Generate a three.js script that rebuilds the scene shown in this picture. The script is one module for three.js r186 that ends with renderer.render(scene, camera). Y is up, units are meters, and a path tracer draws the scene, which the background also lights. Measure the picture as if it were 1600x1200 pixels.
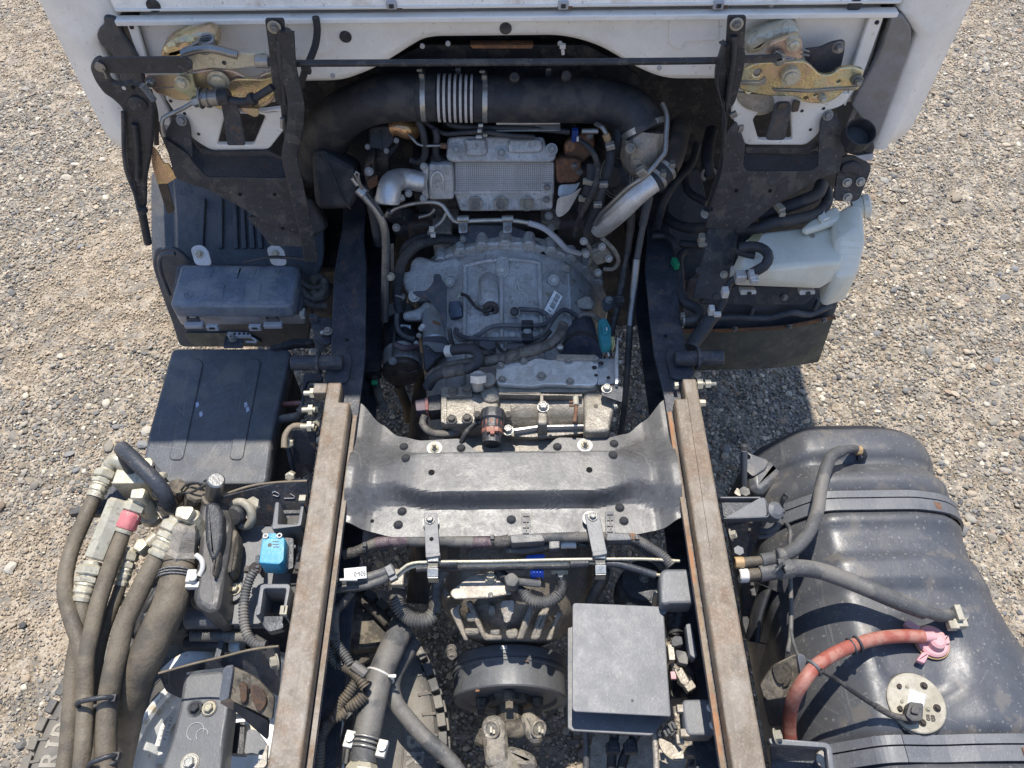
import * as THREE from 'three';
import { RoundedBoxGeometry } from 'three/addons/geometries/RoundedBoxGeometry.js';
import { mergeGeometries, mergeVertices, toCreasedNormals } from 'three/addons/utils/BufferGeometryUtils.js';
import { ConvexGeometry } from 'three/addons/geometries/ConvexGeometry.js';
import { FontLoader } from 'three/addons/loaders/FontLoader.js';
import { TextGeometry } from 'three/addons/geometries/TextGeometry.js';

// ---------- camera, sky, sun, exposure ----------
const V = (x, y, z) => new THREE.Vector3(x, y, z);
const FPX = 1248, CAMY = 2.25, PITCH = 53.8 * Math.PI / 180, ROLL = 0.0106;   // focal length in pixels of the 1600 x 1200 photograph, metres, radians
const scene = new THREE.Scene();
const camera = new THREE.PerspectiveCamera(2 * Math.atan(600 / FPX) * 180 / Math.PI, 4 / 3,0.05,200);
camera.rotation.order = 'YXZ';
camera.position.set(0, CAMY, 0);
camera.rotation.set(-PITCH, 0,-ROLL);
camera.updateMatrixWorld();
const renderer = new THREE.WebGLRenderer({ antialias: true });
renderer.toneMapping = THREE.LinearToneMapping;
renderer.toneMappingExposure = 1.27;
renderer.shadowMap.enabled = true;
const SUNDIR = V(-0.03,1,-0.33).normalize();
{
  const W = 512, H = 256, d = new Float32Array(W * H * 4);
  for (let j = 0; j < H; j++) {
    const el = ((j + 0.5) / H - 0.5) * Math.PI, s = Math.max(0, Math.sin(el));
    for (let i = 0; i < W; i++) {
      const az = ((i + 0.5) / W - 0.5) * 2 * Math.PI;
      const dir = V(Math.cos(el) * Math.cos(az), Math.sin(el), Math.cos(el) * Math.sin(az));
      const g = Math.max(0, dir.dot(SUNDIR)), glow = 0.25 * Math.pow(g, 6) + 0.5 * Math.pow(g, 60);
      const t = Math.pow(1 - s, 3.2), k = (j * W + i) * 4;
      const sky = [0.19 + 0.78 * t + glow, 0.36 + 0.54 * t + glow * 0.96,0.74 + 0.04 * t + glow * 0.88];
      const gr = [0.4,0.35,0.29];
      for (let c = 0; c < 3; c++) d[k + c] = el > 0 ? sky[c] * 0.97 : gr[c];
      d[k + 3] = 1;
    }
  }
  const sky = new THREE.DataTexture(d, W, H, THREE.RGBAFormat, THREE.FloatType);
  sky.mapping = THREE.EquirectangularReflectionMapping; sky.magFilter = THREE.LinearFilter; sky.minFilter = THREE.LinearFilter;
  sky.needsUpdate = true;
  scene.background = sky; scene.environment = sky; scene.environmentIntensity = 1; scene.backgroundIntensity = 1;
}
const sun = new THREE.DirectionalLight(new THREE.Color().setRGB(1,0.94,0.85), 5);
sun.position.copy(SUNDIR).multiplyScalar(8).add(V(0,0,-1));
sun.target.position.set(0,0,-1);
sun.castShadow = true; sun.shadow.mapSize.set(4096,4096); sun.shadow.radius = 1; sun.shadow.bias = -0.0004;
Object.assign(sun.shadow.camera, { left: -4, right: 4, top: 4, bottom: -4, near: 0.5, far: 16 });
scene.add(sun, sun.target);

// ---------- random numbers and noise ----------
function rng(seed) { let a = seed >>> 0; return () => { a = (a + 0x6D2B79F5) | 0; let t = Math.imul(a ^ (a >>> 15), 1 | a); t = (t + Math.imul(t ^ (t >>> 7), 61 | t)) ^ t; return ((t ^ (t >>> 14)) >>> 0) / 4294967296; }; }
const N = 512;
function valueNoise(freq, seed, fy = freq) {
  const r = rng(seed), g = new Float32Array(freq * fy); for (let i = 0; i < g.length; i++) g[i] = r();
  const out = new Float32Array(N * N), sm = t => t * t * (3 - 2 * t);
  for (let y = 0; y < N; y++) for (let x = 0; x < N; x++) {
    const u = x / N * freq, v = y / N * fy, x0 = Math.floor(u), y0 = Math.floor(v), fx = sm(u - x0), fv = sm(v - y0), x1 = (x0 + 1) % freq, y1 = (y0 + 1) % fy;
    out[y * N + x] = (g[y0 * freq + x0] * (1 - fx) + g[y0 * freq + x1] * fx) * (1 - fv) + (g[y1 * freq + x0] * (1 - fx) + g[y1 * freq + x1] * fx) * fv;
  }
  return out;
}
function rank(f) {          // spreads a field evenly over 0..1, so that a threshold is a coverage
  const idx = Array.from(f.keys()).sort((a, b) => f[a] - f[b]), o = new Float32Array(f.length);
  idx.forEach((k, i) => { o[k] = i / f.length; }); return o;
}
function fbm(base, oct, seed, gain = 0.55, sy = 1) {
  const f = new Float32Array(N * N); let a = 1, q = base;
  for (let o = 0; o < oct && q <= N; o++) { const v = valueNoise(q, seed + o * 17, Math.max(1, Math.round(q * sy))); for (let i = 0; i < f.length; i++) f[i] += v[i] * a; a *= gain; q *= 2; }
  return rank(f);
}
function dots(count, r0, r1, seed) {
  const r = rng(seed), f = new Float32Array(N * N);
  for (let k = 0; k < count; k++) {
    const cx = r() * N, cy = r() * N, R = r0 + (r1 - r0) * r() ** 3, s = 0.4 + 0.6 * r(), e = 0.6 + 0.8 * r();
    for (let y = Math.floor(cy - R * 1.5); y <= cy + R * 1.5; y++) for (let x = Math.floor(cx - R * 1.5); x <= cx + R * 1.5; x++) {
      const d = Math.hypot((x - cx) / e, (y - cy) * e) / R; if (d < 1) { const i = ((y + N) % N) * N + ((x + N) % N); f[i] = Math.max(f[i], s * Math.min(1, (1 - d) * 2.5)); }
    }
  }
  return f;
}
function scratches(count, seed) {
  const r = rng(seed), f = new Float32Array(N * N);
  for (let k = 0; k < count; k++) {
    let x = r() * N, y = r() * N, a = r() * 6.28; const L = 8 + 70 * r() ** 2, s = 0.3 + 0.7 * r();
    for (let t = 0; t < L; t++) { x += Math.cos(a); y += Math.sin(a); a += (r() - 0.5) * 0.12; f[((Math.floor(y) % N + N) % N) * N + ((Math.floor(x) % N + N) % N)] = s * Math.min(1, (L - t) / 6); }
  }
  return f;
}
const FLD = { a: fbm(3,7,11), b: fbm(8,6,23), c: fbm(24,5,37), d: fbm(96,3,51,0.8), e: fbm(4,7,71), g: fbm(12,6,93,0.7), s: dots(1500,0.8,3.4,5), m: dots(5200,0.6,1.6,8), l: scratches(150,9), v: fbm(40,4,61,0.55,0.06) };
const enc = v => { v = Math.min(1, Math.max(0, v)); return 255 * (v <= 0.0031308 ? v * 12.92 : 1.055 * v ** (1 / 2.4) - 0.055); };
function makeTex(fn, srgb) {
  const d = new Uint8Array(N * N * 4);
  for (let i = 0; i < N * N; i++) { const c = fn(i); for (let k = 0; k < 3; k++) d[i * 4 + k] = srgb ? enc(c[k]) : 255 * Math.min(1, Math.max(0, c[k])); d[i * 4 + 3] = 255; }
  const t = new THREE.DataTexture(d, N, N); t.wrapS = t.wrapT = THREE.RepeatWrapping; t.magFilter = THREE.LinearFilter; t.minFilter = THREE.LinearMipmapLinearFilter; t.generateMipmaps = true;
  if (srgb) t.colorSpace = THREE.SRGBColorSpace; t.needsUpdate = true; return t;
}
const sstep = (a, b, x) => { const t = Math.min(1, Math.max(0, (x - a) / (b - a))); return t * t * (3 - 2 * t); };
const bumpCache = {};
function bumpTex(kind) {
  if (!bumpCache[kind]) bumpCache[kind] = makeTex(i => {
    const v = kind === 'grain' ? 0.7 * FLD.d[i] + 0.3 * FLD.c[i] : kind === 'cast' ? 0.5 * FLD.d[i] + 0.3 * FLD.c[i] + 0.2 * FLD.b[i] : kind === 'scale' ? 0.3 * FLD.d[i] + 0.5 * FLD.g[i] + 0.2 * FLD.s[i] : 0.35 * FLD.b[i] + 0.4 * FLD.c[i] + 0.25 * FLD.d[i];
    return [v, v, v];
  });
  bumpCache[kind].repeat.set(3,3);
  return bumpCache[kind];
}
const roughCache = {};
function roughTex(ratio) {
  const k = Math.round(ratio * 10) / 10;
  if (!roughCache[k]) { roughCache[k] = makeTex(i => { const v = k + (1 - k) * (0.65 * FLD.g[i] + 0.35 * FLD.d[i]); return [1, v, 1]; }); roughCache[k].repeat.set(2,2); }
  return roughCache[k];
}
// a surface: base colour, then layers of dirt, wear or dust [colour, field, coverage, softness, strength]
function surf(o) {
  const size = o.size || 0.5, lay = o.layers || [];
  const map = makeTex(i => {
    const k = 1 + (o.mott || 0.12) * (FLD.c[i] - 0.5) * 2 + (o.mott || 0.12) * 0.7 * (FLD.d[i] - 0.5) * 2, c = o.c.map(x => x * k);
    for (const [lc, f, cov, soft, al] of lay) { const a = al * sstep(1 - cov - soft, 1 - cov + soft, FLD[f][i]); for (let q = 0; q < 3; q++) c[q] += (lc[q] - c[q]) * a; }
    return c;
  }, true);
  const [r0, r1] = o.rough || [0.5,0.7];
  const m = new (o.phys ? THREE.MeshPhysicalMaterial : THREE.MeshStandardMaterial)({ map, roughnessMap: roughTex(r0 / r1), roughness: r1, metalness: o.metal || 0, bumpMap: bumpTex(o.bk || 'grain'), bumpScale: o.bump === undefined ? 0.0004 : o.bump, side: THREE.DoubleSide, ...(o.phys || {}) });
  map.repeat.set(1 / size, 1 / size);
  return m;
}
function tint(m, r, g, b) { const n = m.clone(); n.color.setRGB(r, g, b); return n; }
const DUST = [0.24,0.205,0.16];
const M = {
  white: surf({ c: [0.8,0.775,0.715], mott: 0.03, rough: [0.3,0.5], bump: 0.00015, size: 0.9, layers: [[[0.5,0.44,0.34], 'b', 0.2,0.4,0.2],[[0.3,0.25,0.18], 's', 0.35,0.1,0.3]] }),
  cream: surf({ c: [0.88,0.86,0.8], mott: 0.05, rough: [0.35,0.6], bump: 0.0002, size: 0.5, layers: [[[0.4,0.3,0.18], 'a', 0.2,0.12,0.45],[[0.25,0.16,0.08], 's', 0.4,0.1,0.5]] }),
  black: surf({ c: [0.024,0.026,0.031], mott: 0.2, rough: [0.42,0.68], bump: 0.0004, layers: [[DUST, 'g', 0.16,0.22,0.22],[DUST, 's', 0.35,0.15,0.4],[[0.16,0.15,0.14], 'l', 0.5,0.2,0.35]] }),
  frame: surf({ c: [0.036,0.041,0.052], mott: 0.2, rough: [0.4,0.66], bump: 0.0004, size: 0.42, layers: [[DUST, 'a', 0.25,0.25,0.2],[[0.13,0.07,0.04], 'c', 0.05,0.05,0.5],[DUST, 's', 0.3,0.15,0.45],[[0.2,0.19,0.18], 'l', 0.5,0.2,0.5]] }),
  dusty: surf({ c: [0.082,0.082,0.084], mott: 0.12, rough: [0.38,0.52], bump: 0.0001, size: 0.6, layers: [[[0.17,0.155,0.13], 'a', 0.4,0.6,0.25],[[0.36,0.33,0.3], 'm', 0.5,0.2,0.3],[[0.3,0.28,0.26], 'l', 0.5,0.2,0.45],[[0.035,0.03,0.026], 'g', 0.08,0.1,0.4]] }),
  plastic: surf({ c: [0.062,0.069,0.08], mott: 0.12, rough: [0.4,0.6], bump: 0.00025, size: 0.5, layers: [[DUST, 'b', 0.25,0.3,0.22],[[0.36,0.34,0.3], 'm', 0.5,0.2,0.25],[[0.26,0.25,0.23], 'l', 0.5,0.2,0.4]] }),
  tank: surf({ c: [0.062,0.066,0.076], mott: 0.1, rough: [0.36,0.52], bump: 0.0003, size: 0.9, bk: 'soft', layers: [[[0.16,0.15,0.13], 'e', 0.4,0.6,0.25],[[0.4,0.37,0.32], 'm', 0.5,0.2,0.36],[[0.25,0.24,0.22], 'l', 0.3,0.3,0.3],[[0.2,0.17,0.13], 'c', 0.06,0.08,0.35]] }),
  smooth: surf({ c: [0.105,0.109,0.118], mott: 0.06, rough: [0.42,0.55], bump: 0.00012, size: 0.5, layers: [[[0.22,0.215,0.2], 'e', 0.3,0.4,0.25],[[0.42,0.4,0.37], 'm', 0.5,0.2,0.3],[[0.04,0.04,0.04], 's', 0.25,0.1,0.3],[[0.2,0.195,0.19], 'l', 0.3,0.3,0.3]] }),
  hose: surf({ c: [0.115,0.094,0.067], mott: 0.16, rough: [0.58,0.8], bump: 0.0005, bk: 'grain', size: 0.3, layers: [[[0.175,0.143,0.1], 'b', 0.5,0.5,0.5],[[0.055,0.05,0.044], 'e', 0.25,0.3,0.6],[[0.27,0.24,0.19], 'm', 0.5,0.2,0.25]] }),
  hoseGrey: surf({ c: [0.075,0.075,0.075], mott: 0.15, rough: [0.5,0.75], bump: 0.0003, size: 0.3, layers: [[[0.22,0.2,0.17], 'b', 0.5,0.3,0.45],[[0.3,0.28,0.25], 's', 0.35,0.2,0.4]] }),
  rubber: surf({ c: [0.026,0.028,0.033], mott: 0.15, rough: [0.5,0.75], bump: 0.0003, size: 0.3, layers: [[[0.09,0.082,0.07], 'b', 0.35,0.3,0.45]] }),
  wire: surf({ c: [0.022,0.022,0.024], mott: 0.2, rough: [0.5,0.75], bump: 0.0003, size: 0.2, layers: [[[0.1,0.09,0.075], 'c', 0.3,0.3,0.4]] }),
  tape: surf({ c: [0.075,0.068,0.06], mott: 0.2, rough: [0.5,0.8], bump: 0.001, size: 0.15, layers: [[[0.17,0.15,0.12], 'b', 0.45,0.3,0.55]] }),
  purpleTape: surf({ c: [0.085,0.055,0.065], mott: 0.2, rough: [0.5,0.8], bump: 0.001, size: 0.15, layers: [[[0.18,0.14,0.13], 'b', 0.45,0.3,0.5]] }),
  conduit: surf({ c: [0.1,0.098,0.094], mott: 0.15, rough: [0.5,0.7], bump: 0.0002, size: 0.2, layers: [[[0.24,0.22,0.18], 'b', 0.4,0.3,0.45]] }),
  dirty: surf({ c: [0.06,0.053,0.044], mott: 0.25, rough: [0.7,0.92], bump: 0.002, bk: 'soft', size: 0.3, layers: [[[0.22,0.185,0.135], 'b', 0.5,0.3,0.6],[[0.03,0.025,0.02], 'c', 0.2,0.1,0.6]] }),
  mill: surf({ c: [0.152,0.118,0.083], mott: 0.14, rough: [0.46,0.68], metal: 0.0, bump: 0.0003, bk: 'scale', size: 0.34, layers: [[[0.27,0.245,0.215], 'e', 0.25,0.3,0.45],[[0.23,0.195,0.155], 'v', 0.3,0.4,0.4],[[0.15,0.078,0.036], 'b', 0.18,0.3,0.5],[[0.3,0.27,0.24], 'd', 0.1,0.12,0.35],[[0.075,0.055,0.038], 'v', 0.1,0.1,0.35]] }),
  cast: surf({ c: [0.43,0.43,0.42], mott: 0.16, rough: [0.42,0.62], metal: 0.25, bump: 0.0012, bk: 'cast', size: 0.3, layers: [[[0.25,0.235,0.205], 'b', 0.35,0.4,0.45],[[0.13,0.115,0.09], 'c', 0.1,0.12,0.5],[[0.07,0.065,0.06], 's', 0.3,0.2,0.5]] }),
  castClean: surf({ c: [0.56,0.56,0.55], mott: 0.1, rough: [0.36,0.52], metal: 0.6, bump: 0.0005, bk: 'cast', size: 0.3, layers: [[[0.34,0.33,0.3], 'b', 0.3,0.3,0.4]] }),
  castTan: surf({ c: [0.33,0.295,0.245], mott: 0.15, rough: [0.42,0.62], metal: 0.3, bump: 0.001, bk: 'cast', size: 0.3, layers: [[[0.2,0.17,0.125], 'b', 0.35,0.4,0.45],[[0.1,0.085,0.065], 's', 0.3,0.2,0.45]] }),
  castDirt: surf({ c: [0.2,0.185,0.16], mott: 0.2, rough: [0.6,0.85], metal: 0.1, bump: 0.0014, bk: 'cast', size: 0.3, layers: [[[0.28,0.24,0.18], 'b', 0.45,0.3,0.55],[[0.07,0.06,0.05], 'c', 0.25,0.2,0.5]] }),
  zinc: surf({ c: [0.3,0.295,0.28], mott: 0.14, rough: [0.28,0.46], metal: 0.7, bump: 0.0002, size: 0.25, layers: [[[0.4,0.38,0.33], 'b', 0.35,0.3,0.5]] }),
  olive: surf({ c: [0.52,0.48,0.37], mott: 0.08, rough: [0.34,0.5], metal: 0.35, bump: 0.0003, size: 0.2, layers: [[[0.42,0.37,0.26], 'b', 0.4,0.3,0.55],[[0.2,0.17,0.12], 'c', 0.1,0.1,0.5]] }),
  gold: surf({ c: [0.64,0.51,0.27], mott: 0.1, rough: [0.22,0.4], metal: 0.75, bump: 0.0003, size: 0.22, layers: [[[0.6,0.42,0.3], 'a', 0.35,0.2,0.65],[[0.5,0.56,0.42], 'e', 0.25,0.15,0.55],[[0.12,0.1,0.08], 'l', 0.5,0.2,0.6],[[0.1,0.09,0.07], 's', 0.3,0.1,0.45]] }),
  pinkGold: surf({ c: [0.58,0.43,0.34], mott: 0.08, rough: [0.3,0.46], metal: 0.75, bump: 0.0003, size: 0.22, layers: [[[0.56,0.47,0.27], 'e', 0.35,0.2,0.7],[[0.1,0.08,0.07], 's', 0.4,0.1,0.6]] }),
  steel: surf({ c: [0.26,0.26,0.255], mott: 0.1, rough: [0.3,0.5], metal: 0.85, bump: 0.0003, size: 0.2, layers: [[[0.16,0.13,0.1], 's', 0.35,0.2,0.6],[[0.3,0.28,0.26], 'b', 0.3,0.3,0.5]] }),
  rust: surf({ c: [0.17,0.085,0.048], mott: 0.25, rough: [0.7,0.9], bump: 0.001, bk: 'scale', size: 0.25, layers: [[[0.28,0.13,0.055], 'b', 0.35,0.25,0.6],[[0.06,0.045,0.035], 'c', 0.3,0.2,0.6]] }),
  rustEdge: surf({ c: [0.2,0.145,0.095], mott: 0.2, rough: [0.6,0.85], bump: 0.0007, bk: 'scale', size: 0.3, layers: [[[0.3,0.13,0.055], 'e', 0.4,0.3,0.75],[DUST, 'b', 0.3,0.3,0.5],[[0.09,0.075,0.06], 'a', 0.2,0.15,0.5]] }),
  darkBrown: surf({ c: [0.05,0.04,0.034], mott: 0.2, rough: [0.5,0.75], bump: 0.0004, size: 0.3, layers: [[[0.12,0.09,0.065], 'b', 0.35,0.3,0.5]] }),
  redRubber: surf({ c: [0.3,0.085,0.06], mott: 0.1, rough: [0.5,0.7], bump: 0.0003, size: 0.2, layers: [[[0.42,0.26,0.2], 'b', 0.4,0.3,0.45],[[0.2,0.06,0.04], 'c', 0.2,0.2,0.4]] }),
  pink: surf({ c: [0.56,0.28,0.3], mott: 0.06, rough: [0.55,0.75], bump: 0.0002, size: 0.2, layers: [[[0.5,0.34,0.32], 'b', 0.3,0.3,0.5]] }),
  sensor: surf({ c: [0.045,0.26,0.4], mott: 0.05, rough: [0.35,0.55], bump: 0.0002, size: 0.2, layers: [[[0.12,0.35,0.45], 'b', 0.25,0.3,0.4]] }),
  teal: surf({ c: [0.015,0.16,0.19], mott: 0.05, rough: [0.4,0.6], bump: 0.0002, size: 0.2 }),
  blue: surf({ c: [0.02,0.1,0.55], mott: 0.05, rough: [0.35,0.5], bump: 0.0002, size: 0.2 }),
  greyPlastic: surf({ c: [0.4,0.4,0.42], mott: 0.06, rough: [0.45,0.6], bump: 0.0002, size: 0.3, layers: [[[0.3,0.26,0.2], 'b', 0.35,0.3,0.4]] }),
  tan: surf({ c: [0.36,0.33,0.26], mott: 0.1, rough: [0.5,0.7], bump: 0.0003, size: 0.2, layers: [[[0.22,0.19,0.13], 'b', 0.4,0.3,0.5]] }),
  milk: surf({ c: [0.8,0.785,0.67], mott: 0.03, rough: [0.38,0.5], bump: 0.0003, bk: 'soft', size: 0.5, layers: [[[0.6,0.56,0.4], 'a', 0.3,0.3,0.35],[[0.35,0.3,0.22], 's', 0.25,0.1,0.4]], phys: { transmission: 0.18, thickness: 0 } }),
  tyre: surf({ c: [0.06,0.061,0.063], mott: 0.15, rough: [0.6,0.82], bump: 0.0006, size: 0.7, layers: [[[0.27,0.235,0.18], 'e', 0.45,0.5,0.55],[[0.3,0.26,0.2], 's', 0.35,0.2,0.5]] }),
  rim: surf({ c: [0.74,0.75,0.73], mott: 0.03, rough: [0.4,0.55], bump: 0.0002, size: 0.6, layers: [[[0.4,0.28,0.12], 'c', 0.05,0.05,0.7],[[0.52,0.46,0.36], 'b', 0.3,0.25,0.35]] }),
  whitePlastic: surf({ c: [0.52,0.51,0.48], mott: 0.05, rough: [0.45,0.6], bump: 0.0002, size: 0.2, layers: [[[0.45,0.4,0.3], 'b', 0.3,0.3,0.4]] }),
  flap: surf({ c: [0.085,0.087,0.075], mott: 0.14, rough: [0.6,0.8], bump: 0.0006, size: 0.6, layers: [[[0.16,0.15,0.1], 'a', 0.45,0.35,0.45],[[0.2,0.17,0.12], 'c', 0.15,0.15,0.3]] }),
  dirt: surf({ c: [0.37,0.3,0.215], mott: 0.45, rough: [0.85,1], bump: 0.006, bk: 'scale', size: 0.7, layers: [[[0.42,0.37,0.3], 'c', 0.35,0.25,0.6],[[0.2,0.19,0.175], 'g', 0.3,0.2,0.6],[[0.16,0.14,0.11], 'd', 0.25,0.2,0.6]] }),
};
M.blackIn = M.black;
M.hole = new THREE.MeshStandardMaterial({ color: new THREE.Color().setRGB(0.004,0.004,0.004), roughness: 1 });  // near-black, paints the dark of holes as flat discs; nothing is cut
M.castGear = tint(M.castTan, 0.68,0.69,0.7);
M.lid = tint(M.plastic, 1.9,2.1,2.3);
M.red = tint(M.redRubber, 0.75,0.75,0.7);
M.silverBright = tint(M.zinc, 1.3,1.3,1.28);
M.amber = tint(M.tan, 1.1,0.8,0.5);
M.mud = tint(M.tan, 0.55,0.48,0.42);

// ---------- geometry helpers ----------
const CP = Math.cos(PITCH), SP = Math.sin(PITCH), CR = Math.cos(ROLL), SR = Math.sin(ROLL);
function ray(px, py) { const u = (px - 800) / FPX, v = (600 - py) / FPX, a = u * CR + v * SR, b = -u * SR + v * CR; return V(a, b * CP - SP, -(CP + b * SP)); }
const PY = h => ({ n: V(0,1,0), p: V(0, h, 0) });
const PZ = z => ({ n: V(0,0,1), p: V(0,0, z) });
const PX = (x, s) => ({ n: V(s, 0,0), p: V(x, 0,0) });
const PT = (y, z, deg) => ({ n: V(0, Math.sin(deg * Math.PI / 180), Math.cos(deg * Math.PI / 180)), p: V(0, y, z) });   // 0 faces the rear, 90 faces up
function hit(px, py, pl) { const d = ray(px, py), o = V(0, CAMY, 0), t = pl.p.clone().sub(o).dot(pl.n) / d.dot(pl.n); return o.addScaledVector(d, t); }
// a measuring frame over the plan of the scene: local coordinates -> points on a plane at a known height or depth
const fr = (x0, y0, s) => ({ px: (x, y) => [x0 + x / s, y0 + y / s], on: (x, y, pl) => hit(x0 + x / s, y0 + y / s, typeof pl === 'number' ? PY(pl) : pl), s });
const q0 = fr(0,0,1), c1 = fr(40,0,3.2), c2 = fr(440,0,2.5), c3 = fr(1000,0,2.6667), c4 = fr(180,350,3.43), c5 = fr(460,150,2.6667), c6 = fr(560,380,3.2), c7 = fr(960,300,2.5), c8 = fr(30,650,3.2);
const cA = fr(0,900,2.963), cB = fr(480,600,2.4615), cC = fr(480,820,3.157), cD = fr(820,820,3.159), cE = fr(1080,660,2.223), cF = fr(380,480,2.308);
const d1 = fr(60,700,5.714), d2 = fr(560,180,7.273), d3 = fr(860,180,6.154), d4 = fr(580,440,6), d5 = fr(1030,330,4.444), d6 = fr(280,1000,5.714), d7 = fr(1000,880,3.75), d8 = fr(1060,690,5.714);

function boxUV(g) {
  const p = g.attributes.position, n = g.attributes.normal, uv = new Float32Array(p.count * 2);
  for (let i = 0; i < p.count; i++) {
    const x = Math.abs(n.getX(i)), y = Math.abs(n.getY(i)), z = Math.abs(n.getZ(i));
    const [a, b] = y >= x && y >= z ? [p.getX(i), p.getZ(i)] : x >= z ? [p.getZ(i) + 0.37, p.getY(i)] : [p.getX(i) + 0.19, p.getY(i)];
    uv[i * 2] = a; uv[i * 2 + 1] = b;
  }
  g.setAttribute('uv', new THREE.BufferAttribute(uv, 2)); return g;
}
function fin(g, keep) { if (g.index) g = g.toNonIndexed(); for (const k of Object.keys(g.attributes)) if (!['position', 'normal', 'uv'].includes(k)) g.deleteAttribute(k); return keep ? g : boxUV(g); }
const join = gs => { gs = gs.flat(); return gs.length === 1 ? gs[0] : mergeGeometries(gs, false); };
function basis(n) { const e1 = Math.abs(n.x) > 0.9 ? V(0,0, n.x > 0 ? -1 : 1) : V(1,0,0).addScaledVector(n, -n.x).normalize(); return [e1, V().crossVectors(n, e1).normalize()]; }
function V0() { return new THREE.Vector3(); }
function roundPoly(p, r) {
  const s = new THREE.Shape(), n = p.length;
  for (let i = 0; i < n; i++) {
    const a = p[(i + n - 1) % n], b = p[i], c = p[(i + 1) % n], la = a.distanceTo(b), lc = c.distanceTo(b), k = Math.min(r, la * 0.45, lc * 0.45);
    const p0 = b.clone().addScaledVector(a.clone().sub(b), k / la), p1 = b.clone().addScaledVector(c.clone().sub(b), k / lc);
    if (i === 0) s.moveTo(p0.x, p0.y); else s.lineTo(p0.x, p0.y);
    s.quadraticCurveTo(b.x, b.y, p1.x, p1.y);
  }
  s.closePath(); return s;
}
// a sheet or block cut to an outline: its face lies on plane pl, thickness t behind it. o: r corner radius, b edge bevel, smooth, holes [[x, y, radius]] or outlines
function plate(f, pts, pl, t, o = {}) {
  if (typeof pl === 'number') pl = PY(pl);
  const w = []; for (let i = 0; i < pts.length; i += 2) w.push(f.on(pts[i], pts[i + 1], pl));
  return slab(w, pl.n, t, { ...o, holes: (o.holes || []).map(h => h.length === 3 ? { c: f.on(h[0], h[1], pl), r: h[2] } : { p: h.reduce((a, _, i) => (i % 2 ? a : [...a, f.on(h[i], h[i + 1], pl)]), []) }) });
}
function slab(w, n, t, o = {}) {
  n = n.clone().normalize(); const [e1, e2] = basis(n), org = w[0];
  const to2 = q => { const d = q.clone().sub(org); return new THREE.Vector2(d.dot(e1), d.dot(e2)); };
  let sh; const p2 = w.map(to2);
  if (THREE.ShapeUtils.area(p2) < 0) p2.reverse();
  if (o.smooth) { const c = new THREE.CatmullRomCurve3(p2.map(q => V(q.x, q.y, 0)), true, 'centripetal'); sh = new THREE.Shape(c.getPoints(p2.length * 5).slice(0,-1).map(q => new THREE.Vector2(q.x, q.y))); }
  else sh = roundPoly(p2, Math.max(o.r === undefined ? 0.004 : o.r, 1.15 * (o.b || 0)));
  for (const h of o.holes || []) {
    if (h.c) { const c = to2(h.c), ph = new THREE.Path(); ph.absarc(c.x, c.y, h.r, 0, Math.PI * 2, true); sh.holes.push(ph); }
    else { const hp = h.p.map(to2); if (THREE.ShapeUtils.area(hp) > 0) hp.reverse(); sh.holes.push(new THREE.Path(roundPoly(hp, o.hr || 0.004).getPoints(4))); }
  }
  const b = Math.min(o.b === undefined ? 0.0012 : o.b, t * 0.45);
  let g = new THREE.ExtrudeGeometry(sh, { depth: t - 2 * b, bevelEnabled: b > 0, bevelThickness: b, bevelSize: b, bevelOffset: -b, bevelSegments: o.bs || (b > 0.004 ? 4 : 2), curveSegments: o.cs || 5 });
  g.translate(0,0,-(t - b));
  g = toCreasedNormals(g, o.crease || 0.7);
  const gp = g.attributes.position, gn = g.attributes.normal;
  for (let i = 0; i < gp.count; i += 3) { const z0 = gp.getZ(i); if (Math.abs(gp.getZ(i + 1) - z0) < 1e-7 && Math.abs(gp.getZ(i + 2) - z0) < 1e-7) for (let k = 0; k < 3; k++) gn.setXYZ(i + k, 0,0, z0 > -t / 2 ? 1 : -1); }
  g.applyMatrix4(new THREE.Matrix4().makeBasis(e1, e2, n).setPosition(org));
  return fin(g);
}
const rectPts = (a, b, c, d) => [a, b, c, b, c, d, a, d];
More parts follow.
